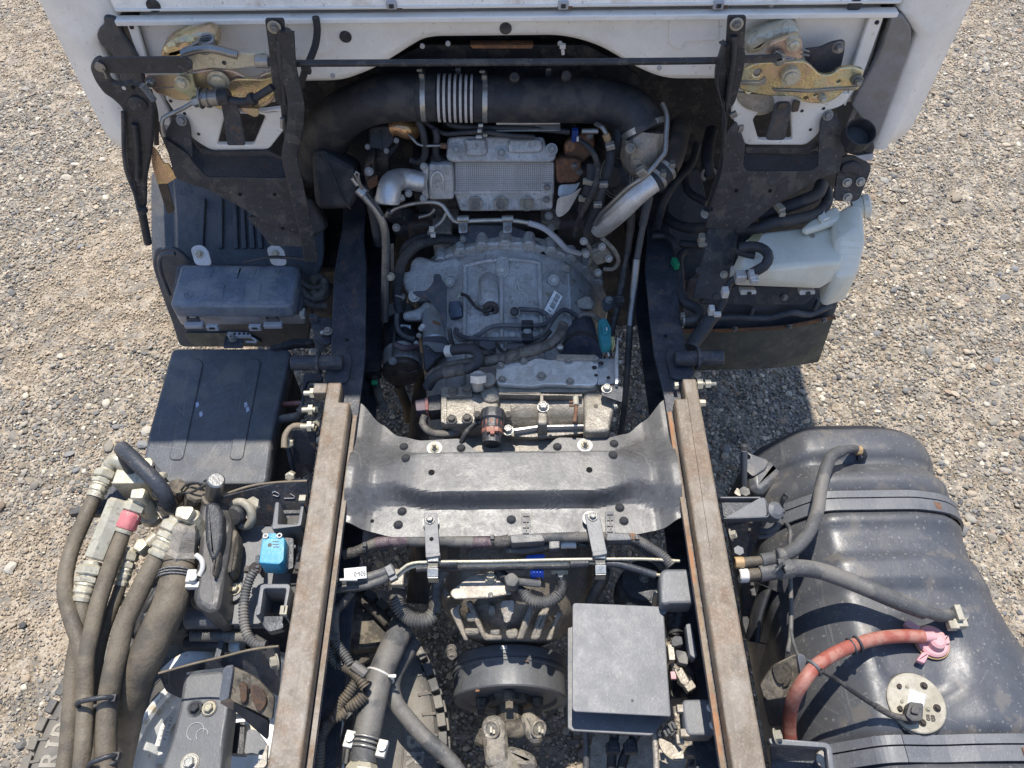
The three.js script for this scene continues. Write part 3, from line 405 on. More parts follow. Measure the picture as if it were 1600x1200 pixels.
// pressed cross member with a raised middle
{
  const t = T('cross_member', 'wide pressed black steel cross member joining both rails behind the gearbox', 'cross member');
  const fe = [[-0.342,-1.02],[-0.29,-0.974],[-0.25,-0.945],[-0.2,-0.93],[-0.118,-0.934],[-0.072,-0.9],[0.06,-0.9],[0.1,-0.934],[0.2,-0.93],[0.25,-0.945],[0.29,-0.974],[0.342,-1.02]];
  const re = [[-0.342,-0.728],[-0.3,-0.716],[-0.24,-0.702],[0.24,-0.702],[0.3,-0.712],[0.342,-0.73]];
  const li = (L, x) => { for (let i = 0; i < L.length - 1; i++) if (x <= L[i + 1][0]) { const k = (x - L[i][0]) / (L[i + 1][0] - L[i][0]); return L[i][1] + (L[i + 1][1] - L[i][1]) * THREE.MathUtils.smoothstep(k, 0,1) * 0.6 + (L[i + 1][1] - L[i][1]) * k * 0.4; } return L[L.length - 1][1]; };
  const H = (x, z) => {
    const e = sstep(0.19,0.30, Math.abs(x)), zf = -0.878 - 0.012 * e, zr = -0.776 - 0.026 * Math.exp(-(((Math.abs(x) - 0.26) / 0.05) ** 2)) + 0.004 * e;
    const up = sstep(zf - 0.016 - 0.03 * e, zf + 0.008 + 0.05 * e, z), dn = 1 - sstep(zr - 0.006 - 0.016 * e, zr + 0.016 + 0.024 * e, z);
    const dip = -0.006 * Math.exp(-(((Math.abs(x) - 0.255) / 0.03) ** 2)) * Math.exp(-(((z + 0.955) / 0.04) ** 2));
    return 0.774 + (0.044 * (1 - 0.35 * e)) * up * dn + 0.02 * sstep(0.285,0.335, Math.abs(x)) + dip;
  };
  const nx = 120, nz = 70, grid = (off) => { const a = []; for (let i = 0; i <= nx; i++) { const x = -0.342 + 0.684 * i / nx, z0 = li(fe, x), z1 = li(re, x); for (let j = 0; j <= nz; j++) { const z = z0 + (z1 - z0) * j / nz; a.push(x, H(x, z) + off, z); } } return a; };
  const A = grid(0), B = grid(-0.006), W = nz + 1, off = A.length / 3, I = [];
  for (let i = 0; i < nx; i++) for (let j = 0; j < nz; j++) { const a = i * W + j; I.push(a, a + 1, a + W, a + 1, a + W + 1, a + W); const b = off + a; I.push(b, b + W, b + 1, b + 1, b + W, b + W + 1); }
  for (let i = 0; i < nx; i++) for (const j of [0, nz]) { const a = i * W + j; const q = [a, a + W, off + a, off + a + W]; I.push(q[0], q[1], q[2], q[1], q[3], q[2]); }
  const g = new THREE.BufferGeometry(); g.setAttribute('position', new THREE.Float32BufferAttribute([...A, ...B],3)); g.setIndex(I); g.computeVertexNormals();
  P(t, 'pressing', fin(toCreasedNormals(g, 0.6)), M.dusty);
  const at = (x, y, d = 0) => { let p = cB.on(x, y, 0.79); for (let k = 0; k < 4; k++) p = cB.on(x, y, H(p.x, p.z) + d); return p; };
  for (const [x, y] of [[372,242],[380,286],[592,247],[962,242],[1180,230],[1176,274],[365,490],[350,542],[785,522],[1202,476],[1218,527]]) rivet(t, at(x, y), UP, 0.0085);
  for (const [x, y] of [[490,248],[1068,237]]) { P(t, 'washer', turn(at(x, y), UP, [[0,0.017],[0.0018,0.017],[0.0022,0.016]],32), M.whitePlastic); fast(t, 'stud', studGeo, at(x, y, 0.002), UP, 0.0058, M.olive); }
  for (const [x, y, r] of [[478,340,0.0066],[1085,330,0.0066],[250,527,0.004]]) P(t, 'painted_drain_hole', turn(at(x, y, 0.0004), UP, [[-0.004, r],[0.0004, r],[0.0004, r * 0.9]],18), M.hole);  // dark discs paint in holes that the pressing does not have
  // pipe brackets bolted on the rear flange
  for (const [k, pts] of [[0,[448,495,500,495,510,650,455,655]],[1,[1066,498,1124,498,1152,640,1096,648]]]) {
    const b = T('pipe_bracket', k ? 'grey strap bracket with a bright nut on the right rear edge of the cross member' : 'grey strap bracket with a small painted hole on the left rear edge of the cross member', 'bracket', 'strap brackets on the cross member');
    P(b, 'strap', plate(cB, pts, 0.792,0.004, { r: 0.004 }), M.smooth);
    P(b, 'hook', plate(cB, k ? [1097,640,1152,634,1154,654,1099,662] : [455,648,511,645,512,660,456,668],0.7915,0.02, { r: 0.003 }), M.smooth);
    const n = k ? [1098,510] : [472,522], p = cB.on(n[0], n[1],0.793);
    P(b, 'washer', turn(cB.on(n[0] + (k ? -8 : 4), n[1] + 8,0.787), UP, [[0,0.0165],[0.0018,0.0165]]), M.whitePlastic);
    bolt(b, p, UP, 0.0072, M.zinc);
    if (!k) P(b, 'painted_strap_hole', turn(cB.on(478,596,0.7925), UP, [[0,0.0042],[0.0004,0.0042]],14), M.hole);  // dark disc painted as the hole in the strap
    const c = k ? [1126,690] : [485,702], cc = cB.on(c[0], c[1],0.772);
    const cl = T('pipe_clip', k ? 'silver bent clip holding the thin pipes at the right bracket' : 'silver bent clip holding the thin pipes at the left bracket', 'pipe clip', 'silver pipe clips');
    P(cl, 'clip', [box(cc.clone().add(V(0,0.012,-0.016)), [0.021,0.005,0.02], { rot: [0.3,0,0] }), box(cc.clone().add(V(0,0.006,0.0)), [0.019,0.004,0.016], { rot: [-0.5,0,0] }), box(cc.clone().add(V(0,0.003,0.014)), [0.021,0.005,0.016], { rot: [0.4,0,0] }), box(cc.clone().add(V(0,-0.012,0.022)), [0.02,0.024,0.003])], M.silverBright);
  }
}

// =====================================================================  ENGINE BAY
{ // dark block of the engine under everything
  const t = T('engine_block', 'dark engine block deep under the cab behind the finned cooler', 'engine');
  P(t, 'block', box(V(0,0.72,-2.0), [0.5,0.5,0.8], { r: 0.03 }), M.black);
  P(t, 'rear_plate', [box(V(0.0,0.68,-1.58), [0.54,0.3,0.06], { r: 0.02 })], M.darkBrown);
  P(t, 'rocker_cover', box(V(0,1.0,-2.05), [0.36,0.1,0.6], { r: 0.03 }), M.black);
  P(t, 'casting_lug', [box(c5.on(620,590, PZ(-1.53)), [0.05,0.09,0.06]), box(c5.on(640,500, PZ(-1.6)), [0.06,0.05,0.08]), box(c5.on(1065,540, PZ(-1.58)), [0.05,0.08,0.06])], M.castDirt);
  for (const [x, y, r] of [[430,550,0.022],[480,560,0.026],[540,520,0.02],[400,500,0.018],[420,510,0.02],[500,600,0.02],[590,560,0.018]]) P(t, 'hose_stub', cyl(c5.on(x, y, PZ(-1.6)), c5.on(x + 60, y - 12, PZ(-1.58)), r), M.rubber);
  for (const [x, y] of [[425,548],[570,570],[1060,500],[1070,550],[640,640]]) bolt(t, c5.on(x, y, PZ(-1.5)), TILT, 0.007, M.steel);
  for (const s of [-1,1]) P(t, 'side_tray', box(V(s * 0.55,0.62,-1.95), [0.3,0.02,0.7]), M.black);
}
{ // intake duct across the top
  const t = T('intake_duct', 'big black rubber air duct with a ribbed coupling crossing above the engine', 'air duct');
  const z = -1.6, R = 0.05;
  P(t, 'left_elbow', sweep([c2.on(150,640, PZ(-1.68)), c2.on(165,560, PZ(-1.66)), c2.on(205,480, PZ(-1.63)), c2.on(300,415, PZ(-1.61)), c2.on(410,385, PZ(z)), c2.on(530,380, PZ(z))],0.054, { m: 32, rf: k => 1.15 - 0.18 * Math.min(1, k * 1.6) }), M.rubber);
  const a = c2.on(518,381, PZ(z)), b = c2.on(836,388, PZ(z)), d = b.clone().sub(a), L = d.length();
  P(t, 'coupling', turn(a, d, [[0,0.047],[0.004,0.051],[L * 0.27,0.051],[L * 0.29,0.047],[L * 0.72,0.047],[L * 0.74,0.051],[L - 0.004,0.051],[L, 0.047]],40), M.rubber);
  for (let k = 0; k < 7; k++) P(t, 'rib', band(a.clone().addScaledVector(d, 0.31 + 0.066 * k), d, 0.044,0.0055,0.0085), tint(M.greyPlastic, 1.3,1.25,1.15));
  for (const k of [0.12,0.87]) { const c = a.clone().addScaledVector(d, k), cl = P(t, 'clamp', band(c, d, 0.0508,0.011,0.0016), M.silverBright); P(cl, 'clamp_screw', [box(c.clone().add(V(0,0.056,-0.006)), [0.012,0.012,0.022]), box(c.clone().add(V(-0.004,0.066,-0.006)), [0.012,0.006,0.006])], M.steel); }
  P(t, 'right_elbow', sweep([c2.on(830,388, PZ(z)), c2.on(1000,390, PZ(z)), c2.on(1180,392, PZ(z)), c2.on(1300,405, PZ(-1.59)), c2.on(1385,450, PZ(-1.565)), c2.on(1420,520, PZ(-1.535))],0.051, { m: 32, rf: k => 1 - 0.03 * k }), M.rubber);
  for (const [x, y] of [[910,318],[1112,312],[1085,425],[1330,440]]) P(t, 'rubber_boss', turn(c2.on(x, y, PZ(-1.575)).add(V(0,0,-0.01)), V(0,0.8,0.6), [[0,0.011],[0.012,0.011],[0.016,0.008]]), M.rubber);
  const e = c2.on(1412,505, PZ(-1.545)), ed = c2.on(1428,560, PZ(-1.52)).sub(c2.on(1385,450, PZ(-1.565)));
  P(t, 'clamp', band(e, ed, 0.0515,0.013,0.0018), M.silverBright);
  for (const x of [690,1042]) P(t, 'resonator_clip', box(c2.on(x, 280, PZ(-1.64)), [0.012,0.02,0.01]), M.steel);
}
{ // turbo inlet casting and charge pipe on the right
  const t = T('turbo_inlet', 'silver cast elbow at the right end of the big black air duct', 'inlet elbow');
  const a = c2.on(1408,545, PZ(-1.535)), b = c2.on(1392,640, PZ(-1.5));
  P(t, 'elbow', turn(a.clone().add(V(0.004,0.016,-0.012)), b.clone().sub(a).add(V(0,-0.02,0)), [[0,0.05],[0.03,0.0505],[0.06,0.047],[0.085,0.036],[0.1,0.018],[0.105,0.006]],36), M.castTan);
  P(t, 'boss', turn(c2.on(1363,580, PZ(-1.475)), V(-0.2,0.5,0.8), [[-0.02,0.012],[0.006,0.012],[0.009,0.009]]), M.castTan);
  P(t, 'cast_pad', plate(c2,[1425,545,1455,530,1468,556,1440,578], PT(1.06,-1.472,45), 0.01, { b: 0.002, r: 0.006 }), M.castTan);
  bolt(t, c2.on(1363,580, PZ(-1.465)), V(-0.2,0.5,0.8), 0.005, M.steel);
  const c = T('charge_pipe', 'silver aluminium charge air pipe with two clamps sloping down at the right of the engine', 'charge pipe');
  P(c, 'pipe', tube(d3,[985,640,-1.42,900,700,-1.41,780,800,-1.4,660,920,-1.4,540,1030,-1.41,470,1085,-1.43],0.0245, { mode: 'z', m: 28, rf: k => 1.1 - 0.2 * Math.abs(k - 0.4) }), M.castClean);
  const hA = d3.on(1120,500, PZ(-1.46)), hB = d3.on(960,660, PZ(-1.425));
  P(c, 'rubber_sleeve', cyl(hA, hB, 0.0285, { c: 0.002 }), M.rubber);
  for (const k of [0.14,0.68]) { const q = hA.clone().lerp(hB, k), dd = hB.clone().sub(hA); const cl = P(c, 'clamp', band(q, dd, 0.0287,0.009,0.0015), M.zinc); P(cl, 'clamp_screw', box(q.clone().add(V(0.012,0.024,0.012)), [0.012,0.012,0.018]), M.zinc); }
  P(c, 'turbo_outlet', tube(d3,[1240,110,-1.6,1215,250,-1.55,1170,420,-1.5,1120,520,-1.47],0.026, { mode: 'z', m: 24 }), M.darkBrown);
  const p = T('coolant_pipe', 'thin bent metal pipe running from the duct elbow down beside the charge pipe', 'pipe');
  P(p, 'pipe', tube(d3,[1080,-110,-1.5,1120,0,-1.47,1112,200,-1.43,1098,360,-1.4,1060,410,-1.39,900,590,-1.36,770,680,-1.36,560,880,-1.37,490,950,-1.38,430,1050,-1.4],0.0058, { mode: 'z' }), M.steel);
  P(p, 'clamp', [box(d3.on(880,545, PZ(-1.358)), [0.02,0.02,0.016], { rot: [0,0,0.7] }), plate(d3,[790,440,850,430,940,520,900,600,840,560], PZ(-1.37), 0.006, { r: 0.004 })], M.zinc);
  bolt(p, d3.on(848,528, PZ(-1.365)), BACK, 0.0055, M.steel);
}
{ // finned cooler in the middle
  const t = T('oil_cooler', 'silver cast cooler with a waffle-ribbed face below the black duct', 'cooler');
  const pl = PT(0.97,-1.56,28), up = PT(1.07,-1.585,42);
  P(t, 'core', plate(c5,[664,272,1086,268,1082,400,1074,478,690,482,664,402], pl, 0.09, { b: 0.006, r: 0.01 }), M.cast);
  P(t, 'upper_cover', [plate(c5,[635,172,700,165,1040,170,1048,210,1090,225,1090,262,1066,276,680,276,632,268], up, 0.05, { b: 0.006, r: 0.012, bs: 4 })], M.cast);
  P(t, 'raised_pad', [plate(c5,[706,180,800,176,806,232,790,250,715,250], PT(1.078,-1.58,42), 0.02, { b: 0.006, r: 0.01, bs: 4 }), plate(c5,[890,178,1035,180,1038,225,1010,236,890,236], PT(1.078,-1.58,42), 0.02, { b: 0.006, r: 0.01, bs: 4 })], M.cast);
  const fins = []; const fpl = PT(0.97,-1.5575,28);
  for (let k = 0; k <= 15; k++) { const y = 282 + k * 7.8; fins.push(sweep([c5.on(672, y, fpl), c5.on(1078, y - 2, fpl)],0.0011, { m: 6, open: true })); }
  for (let k = 0; k <= 50; k++) { const x = 674 + k * 8.06; fins.push(sweep([c5.on(x, 280, fpl), c5.on(x, 400, fpl)],0.0011, { m: 6, open: true })); }
  P(t, 'cooling_fins', fins, M.castClean).userData.kind = 'stuff';
  P(t, 'fin_frame', [plate(c5,[664,396,1082,394,1082,408,664,410], PT(0.97,-1.555,28), 0.01, { b: 0.002 }), plate(c5,[1030,365,1076,362,1076,470,1030,474], PT(0.97,-1.553,28), 0.012, { b: 0.003, r: 0.006 })], M.cast);
  for (const x of [754,860,970]) { const c = c5.on(x, 448, PT(0.97,-1.556,28)); const o = P(t, 'core_plug', turn(c, pl.n, [[-0.004,0.018],[0.003,0.018],[0.0045,0.0155]],28), M.castTan); P(o, 'plug_face', turn(c, pl.n, [[0.003,0.012],[0.0062,0.0125],[0.0066,0.01]],24), M.castDirt); }
  for (const [x, y] of [[675,224],[862,236],[1072,222]]) { const c = c5.on(x, y, PT(1.075,-1.583,42)); P(t, 'bolt_boss', turn(c.clone().addScaledVector(up.n, -0.02), up.n, [[0,0.016],[0.02,0.014]]), M.cast); bolt(t, c, up.n, 0.0075, M.zinc); }
  for (const [x, y] of [[1052,380],[1048,432]]) bolt(t, c5.on(x, y, PT(0.97,-1.55,28)), pl.n, 0.006, M.steel);
  const e = T('inlet_pipe', 'silver cast pipe elbow and square housing left of the waffle-ribbed cooler', 'pipe elbow');
  P(e, 'elbow', tube(d2,[330,980,-1.46,345,880,-1.47,370,790,-1.49,450,735,-1.52,560,730,-1.53,740,760,-1.53],0.0255, { mode: 'z', m: 28, rf: k => 1.15 - 0.2 * k }), M.castClean);
  P(e, 'foot_flange', plate(d2,[170,930,260,850,330,850,520,900,530,960,420,1010,300,1015,200,1000], PT(0.9,-1.47,50), 0.016, { b: 0.003, r: 0.008 }), M.cast);
  P(e, 'housing', plate(d2,[800,560,1060,560,1080,700,1085,960,800,965,790,700], PT(0.97,-1.525,20), 0.08, { b: 0.006, r: 0.008 }), M.cast);
  P(e, 'arch_rib', sweep([d2.on(830,850, PZ(-1.508)), d2.on(828,730, PZ(-1.512)), d2.on(850,665, PZ(-1.517)), d2.on(895,640, PZ(-1.52)), d2.on(940,665, PZ(-1.517)), d2.on(960,730, PZ(-1.512)), d2.on(965,850, PZ(-1.508))],0.0035), M.castClean);
  P(e, 'flange', plate(d2,[690,590,790,580,800,620,780,800,800,960,730,965,720,860,735,640], PT(0.97,-1.52,20), 0.03, { b: 0.003, r: 0.006 }), M.cast);
  for (const [x, y] of [[745,585],[225,950],[570,890],[740,945],[130,640]]) bolt(e, d2.on(x, y, PZ(-1.49)), TILT, 0.0062, M.zinc);
}
{ // small units around the cooler
  const s = T('egr_valve', 'black square valve with a bolted flange below the left bend of the duct', 'valve');
  P(s, 'body', plate(d2,[110,140,360,100,395,170,410,290,320,400,120,380], PT(1.0,-1.57,40), 0.07, { b: 0.006, r: 0.012 }), M.black);
  P(s, 'flange', plate(d2,[85,400,110,350,330,395,440,310,465,330,350,480,320,490], PT(0.99,-1.565,60), 0.012, { b: 0.002, r: 0.006 }), M.rubber);
  P(s, 'lower_body', plate(d2,[190,480,345,490,350,680,330,640,200,650], PZ(-1.575), 0.06, { r: 0.01, b: 0.004 }), M.darkBrown);
  P(s, 'centre_rib', plate(d2,[232,180,256,178,272,400,246,400], PT(1.0,-1.565,40), 0.01), M.black);
  for (const [x, y] of [[105,358],[318,405],[432,288]]) bolt(s, d2.on(x, y, PZ(-1.545)), TILT, 0.0045, M.steel);
  const b = T('vacuum_actuator', 'dull golden canister with a thin bent metal tube under the duct', 'actuator');
  P(b, 'canister', tube(d2,[375,150,-1.6,450,130,-1.6,560,160,-1.6,640,190,-1.61],0.021, { mode: 'z', m: 24, rf: k => 0.85 + 0.25 * Math.sin(k * 3) }), tint(M.gold, 0.75,0.6,0.5));
  P(b, 'tube', tube(d2,[575,220,-1.57,620,270,-1.56,670,325,-1.555,740,345,-1.555,880,345,-1.555,950,345,-1.56],0.0036, { mode: 'z' }), M.steel);
  P(b, 'fitting', cyl(d2.on(930,346, PZ(-1.56)), d2.on(1000,350, PZ(-1.56)), 0.0065, { n: 6 }), M.rust);
  const l = T('bracket_casting', 'dark rusty casting with a bolt left of the cooler inlet elbow', 'casting');
  P(l, 'body', plate(d2,[60,580,130,520,170,500,190,620,220,740,200,800,110,830,60,700], PZ(-1.55), 0.04, { b: 0.006, r: 0.012 }), M.darkBrown); bolt(l, d2.on(120,640, PZ(-1.545)), TILT, 0.008, M.steel);
  P(l, 'rusty_tab', plate(d2,[90,760,215,700,225,790,130,850], PZ(-1.53), 0.012, { r: 0.006 }), M.rust);
  const h = [
    ['black looped breather hose hanging between the valve and the cooler', [680,60,-1.58,730,180,-1.57,750,300,-1.56,760,430,-1.56,730,510,-1.56,670,535,-1.57,600,510,-1.58],0.0085],
    ['black hose close to the left edge of the cooler cover', [870,160,-1.58,890,250,-1.57,880,350,-1.565,880,440,-1.565,920,510,-1.57,1000,520,-1.58],0.0085],
    ['black thin wire loom running along the top of the cooler', [720,50,-1.6,860,150,-1.59,980,210,-1.58,1150,200,-1.575,1400,190,-1.57,1700,230,-1.56,2000,250,-1.56],0.0058],
    ['black straight pipe directly under the air duct', [1020,90,-1.6,1100,120,-1.59,1400,140,-1.585,1700,150,-1.585,2100,160,-1.585,2400,190,-1.58],0.0072],
  ];
  for (const [lab, r, rad] of h) { const o = T('engine_hose', lab, 'hose', 'small black hoses on the engine'); P(o, 'tube', tube(d2, r, rad, { mode: 'z' }), M.rubber); }
  const gp = T('grey_plate', 'bright silver strip plate just under the middle of the black duct', 'plate');
  P(gp, 'strip', plate(c2,[838,478,1088,476,1090,510,836,512], PT(1.09,-1.565,62), 0.004, { r: 0.003 }), M.silverBright);
  P(gp, 'folded_edge', plate(c2,[838,478,1088,476,1088,486,838,488], PT(1.092,-1.56,20), 0.003, { r: 0.002 }), M.steel);
  const gc = T('wire_clip', 'cream plastic wire clip with three bars above the cooler cover', 'wire clip');
  for (const [x, y, w] of [[1390,115,0.01],[1375,178,0.009],[1370,245,0.014],[1440,225,0.01]]) P(gc, 'bar', box(d2.on(x, y, PZ(-1.55)), [w, 0.005,0.006]), x > 1430 ? M.tan : M.whitePlastic);
  P(gc, 'body', box(d2.on(1385,175, PZ(-1.558)), [0.012,0.028,0.01]), M.black);
  const bc = T('blue_clip', 'small dark blue clip on the loom at the right of the cooler', 'wire clip');
  P(bc, 'body', box(d3.on(235,190, PZ(-1.5)), [0.014,0.03,0.014]), tint(M.blue, 0.2,0.25,0.25)); P(bc, 'tab', box(d3.on(262,228, PZ(-1.49)), [0.005,0.01,0.006]), M.whitePlastic);
}
{ // right of the cooler: rusty manifold, heat shield, hoses
  const t = T('exhaust_manifold', 'rust-brown exhaust casting with bolts at the right of the cooler', 'exhaust manifold');
  P(t, 'upper_casting', plate(d3,[130,260,230,190,420,160,430,300,400,380,290,470,250,440,130,400], PT(1.0,-1.58,30), 0.06, { b: 0.008, r: 0.014 }), M.rust);
  P(t, 'lower_casting', plate(d3,[50,430,100,410,250,415,300,440,300,560,270,650,60,660], PT(0.95,-1.545,20), 0.05, { b: 0.007, r: 0.012 }), M.rust);
  P(t, 'boss', turn(d3.on(192,295, PZ(-1.555)), V(0,0.5,0.86), [[-0.01,0.013],[0.004,0.013],[0.007,0.009]]), M.rust);
  for (const [x, y] of [[232,485],[278,548],[375,200]]) bolt(t, d3.on(x, y, PZ(-1.53)), V(0.6,0.5,0.6), 0.006, M.steel);
  const h = T('heat_shield', 'bent silver heat shield below the rusty exhaust casting', 'heat shield');
  P(h, 'upper_sheet', plate(d3,[78,668,250,658,290,640,250,720,190,770,70,790], PT(0.86,-1.5,40), 0.004, { r: 0.01 }), M.castClean);
  P(h, 'lower_sheet', plate(d3,[70,792,190,770,280,710,300,700,230,830,180,920,120,970,70,985,48,940], PT(0.83,-1.485,15), 0.004, { r: 0.012 }), M.castClean);
  const hs = [
    ['black coolant hose with a crimped end right of the rusty casting', [555,240,-1.53,575,320,-1.5,575,430,-1.48,545,560,-1.46,510,660,-1.45],0.0105, M.rubber],
    ['dark fuel pipe bundle running down beside the charge pipe', [515,640,-1.44,485,730,-1.43,455,870,-1.42,400,990,-1.42,360,1090,-1.43,375,1200,-1.44,420,1330,-1.45],0.0125, M.rubber],
    ['slim blue-black cable curving over the fuel pipes', [265,238,-1.5,340,280,-1.48,410,360,-1.46,450,470,-1.45,445,620,-1.43,385,780,-1.41,310,930,-1.41,260,1060,-1.42,240,1160,-1.44],0.0068, M.wire],
    ['short black hose with two square spring clamps left of the fuel pipes', [400,470,-1.5,400,600,-1.48,370,700,-1.46,340,830,-1.455,310,920,-1.46],0.0125, M.rubber],
    ['thick black hose in the shade left of the turbo elbow', [600,60,-1.58,660,150,-1.55,640,280,-1.53,620,380,-1.53],0.013, M.rubber]];
  for (const [lab, r, rad, m] of hs) { const o = T('engine_hose', lab, 'hose', 'small black hoses on the engine'); P(o, 'tube', tube(d3, r, rad, { mode: 'z' }), m);
    if (lab.startsWith('short')) for (const [x, y] of [[375,650],[335,815]]) P(o, 'spring_clamp', [box(d3.on(x, y, PZ(-1.44)), [0.02,0.012,0.003], { rot: [0,0,-0.3] }), box(d3.on(x - 45, y - 15, PZ(-1.445)), [0.008,0.012,0.01])], M.tan); }
  const f = T('fuel_pipe_ends', 'silver pipe ends with white clips above the rusty exhaust casting', 'pipe fitting');
  P(f, 'pipe', [cyl(d3.on(300,155, PZ(-1.53)), d3.on(460,155, PZ(-1.53)), 0.0062), tube(d3,[440,85,-1.54,500,120,-1.52,540,190,-1.51,555,250,-1.51],0.0055, { mode: 'z' })], M.zinc);
  P(f, 'clip', [box(d3.on(575,295, PZ(-1.49)), [0.02,0.014,0.016], { rot: [0,0,0.3] }), box(d3.on(510,665, PZ(-1.43)), [0.02,0.012,0.012]), box(d3.on(455,860, PZ(-1.405)), [0.018,0.012,0.012])], M.silverBright);
  P(f, 'elbow', cyl(d3.on(530,180, PZ(-1.51)), d3.on(555,245, PZ(-1.505)), 0.0085), M.amber);
  const pu = T('belt_pulley', 'dark pulley with pale rings behind the charge pipe', 'pulley');
  const pc = d3.on(650,590, PZ(-1.53)), pd = V(-0.75,0.35,0.55);
  P(pu, 'wheel', turn(pc, pd, [[-0.02,0.052],[0,0.055],[0.004,0.05],[0.01,0.03],[0.016,0.024]],40), M.black);
  for (const r of [0.051,0.044,0.036]) P(pu, 'pale_ring', ring(pc.clone().addScaledVector(pd.clone().normalize(), 0.006), pd, r, 0.0016, { n: 48, m: 6 }), tint(M.zinc, 0.7,0.8,0.72));
  const v = T('oil_return_fitting', 'cluster of dark banjo fittings with bolts below the charge pipe', 'fittings');
  P(v, 'block', [box(c5.on(1280,650, PZ(-1.42)), [0.05,0.045,0.04], { rot: [0,0,0.5], r: 0.008 }), cyl(c5.on(1200,650, PZ(-1.42)), c5.on(1290,640, PZ(-1.41)), 0.009), cyl(c5.on(1240,700, PZ(-1.43)), c5.on(1270,750, PZ(-1.43)), 0.011)], M.castDirt);
  P(v, 'tube_loop', [tube(c5,[1280,590,-1.41,1330,640,-1.4,1350,690,-1.4,1330,720,-1.4,1290,720,-1.41],0.0055, { mode: 'z' }), tube(c5,[1215,600,-1.42,1240,660,-1.41,1225,710,-1.42],0.005, { mode: 'z' })], M.castDirt);
  for (const [x, y] of [[1282,628],[1310,678],[1205,605],[1265,735],[1215,658]]) bolt(v, c5.on(x, y, PZ(-1.395)), TILT, 0.0065, M.zinc);
}
{ // thin silver pipe on two tabs with the dark bracket behind
  const t = T('bracket_plate', 'dark blue-black curved plate with two silver tabs above the bell housing', 'bracket');
  P(t, 'plate', plate(c5,[690,545,740,538,900,540,960,562,1035,622,1000,632,900,612,860,600,800,608,725,612,690,606], PT(0.845,-1.49,55), 0.006, { r: 0.006 }), M.frame);
  for (const x of [703,888]) { const k = P(t, 'tab', plate(c5,[x - 20,512, x + 18,508, x + 18,568, x - 18,572], PT(0.86,-1.475,50), 0.004, { r: 0.004 }), M.zinc); P(k, 'tab_loop', turn(c5.on(x, 512, PZ(-1.47)).add(V(-0.014,0,0)), V(1,0,0), [[0,0.008],[0.028,0.008]]), M.zinc); bolt(t, c5.on(x, 553, PT(0.86,-1.474,50)), V(0,0.77,0.64), 0.005, M.steel); }
  bolt(t, c5.on(703,596, PT(0.845,-1.489,55)), V(0,0.8,0.6), 0.006, M.steel);
  const p = T('silver_pipe', 'thin silver pipe held by two tabs with a braided right end', 'pipe');
  P(p, 'pipe', tube(c5,[392,490,-1.53,430,466,-1.53,545,442,-1.52,612,452,-1.51,645,495,-1.49,672,525,-1.472,705,522,-1.468,900,518,-1.468,985,530,-1.47],0.0052, { mode: 'z' }), M.silverBright);
  P(p, 'braided_end', corr(c5,[975,528,-1.47,1040,552,-1.465,1090,592,-1.46,1140,640,-1.455,1195,658,-1.45],0.0072, { mode: 'z', pitch: 0.004, amp: 0.06 }), M.greyPlastic);
  P(p, 'left_end', cyl(c5.on(400,478, PZ(-1.53)), c5.on(388,500, PZ(-1.53)), 0.009), M.steel);
  const q = T('bypass_pipe', 'short grey pipe with a cream clip forking under the silver pipe', 'pipe');
  P(q, 'pipe', [tube(c5,[640,478,-1.5,615,520,-1.49,575,552,-1.48],0.006, { mode: 'z' }), tube(c5,[590,470,-1.52,570,490,-1.52,520,505,-1.52],0.006, { mode: 'z' })], M.steel);
  P(q, 'clip', [box(c5.on(572,555, PZ(-1.465)), [0.012,0.012,0.01]), box(c5.on(578,578, PZ(-1.465)), [0.012,0.01,0.01])], M.whitePlastic);
  for (const [lab, r, rad] of [['fat black hose bend left of the bell housing top', [690,600,-1.5,580,600,-1.48,500,630,-1.45,450,690,-1.42,432,770,-1.39,430,850,-1.36,440,900,-1.34],0.0125],['black hose under the forked grey pipe', [600,570,-1.52,520,590,-1.51,470,620,-1.5,450,660,-1.5],0.01],['black hose dropping from the valve to the engine side', [330,300,-1.58,310,400,-1.57,330,500,-1.56,350,620,-1.54],0.012]]) { const o = T('engine_hose', lab, 'hose', 'small black hoses on the engine'); P(o, 'tube', lab.startsWith('fat') ? corr(c5, r, rad, { mode: 'z', pitch: 0.005, amp: 0.07 }) : tube(c5, r, rad, { mode: 'z' }), M.rubber); }
}
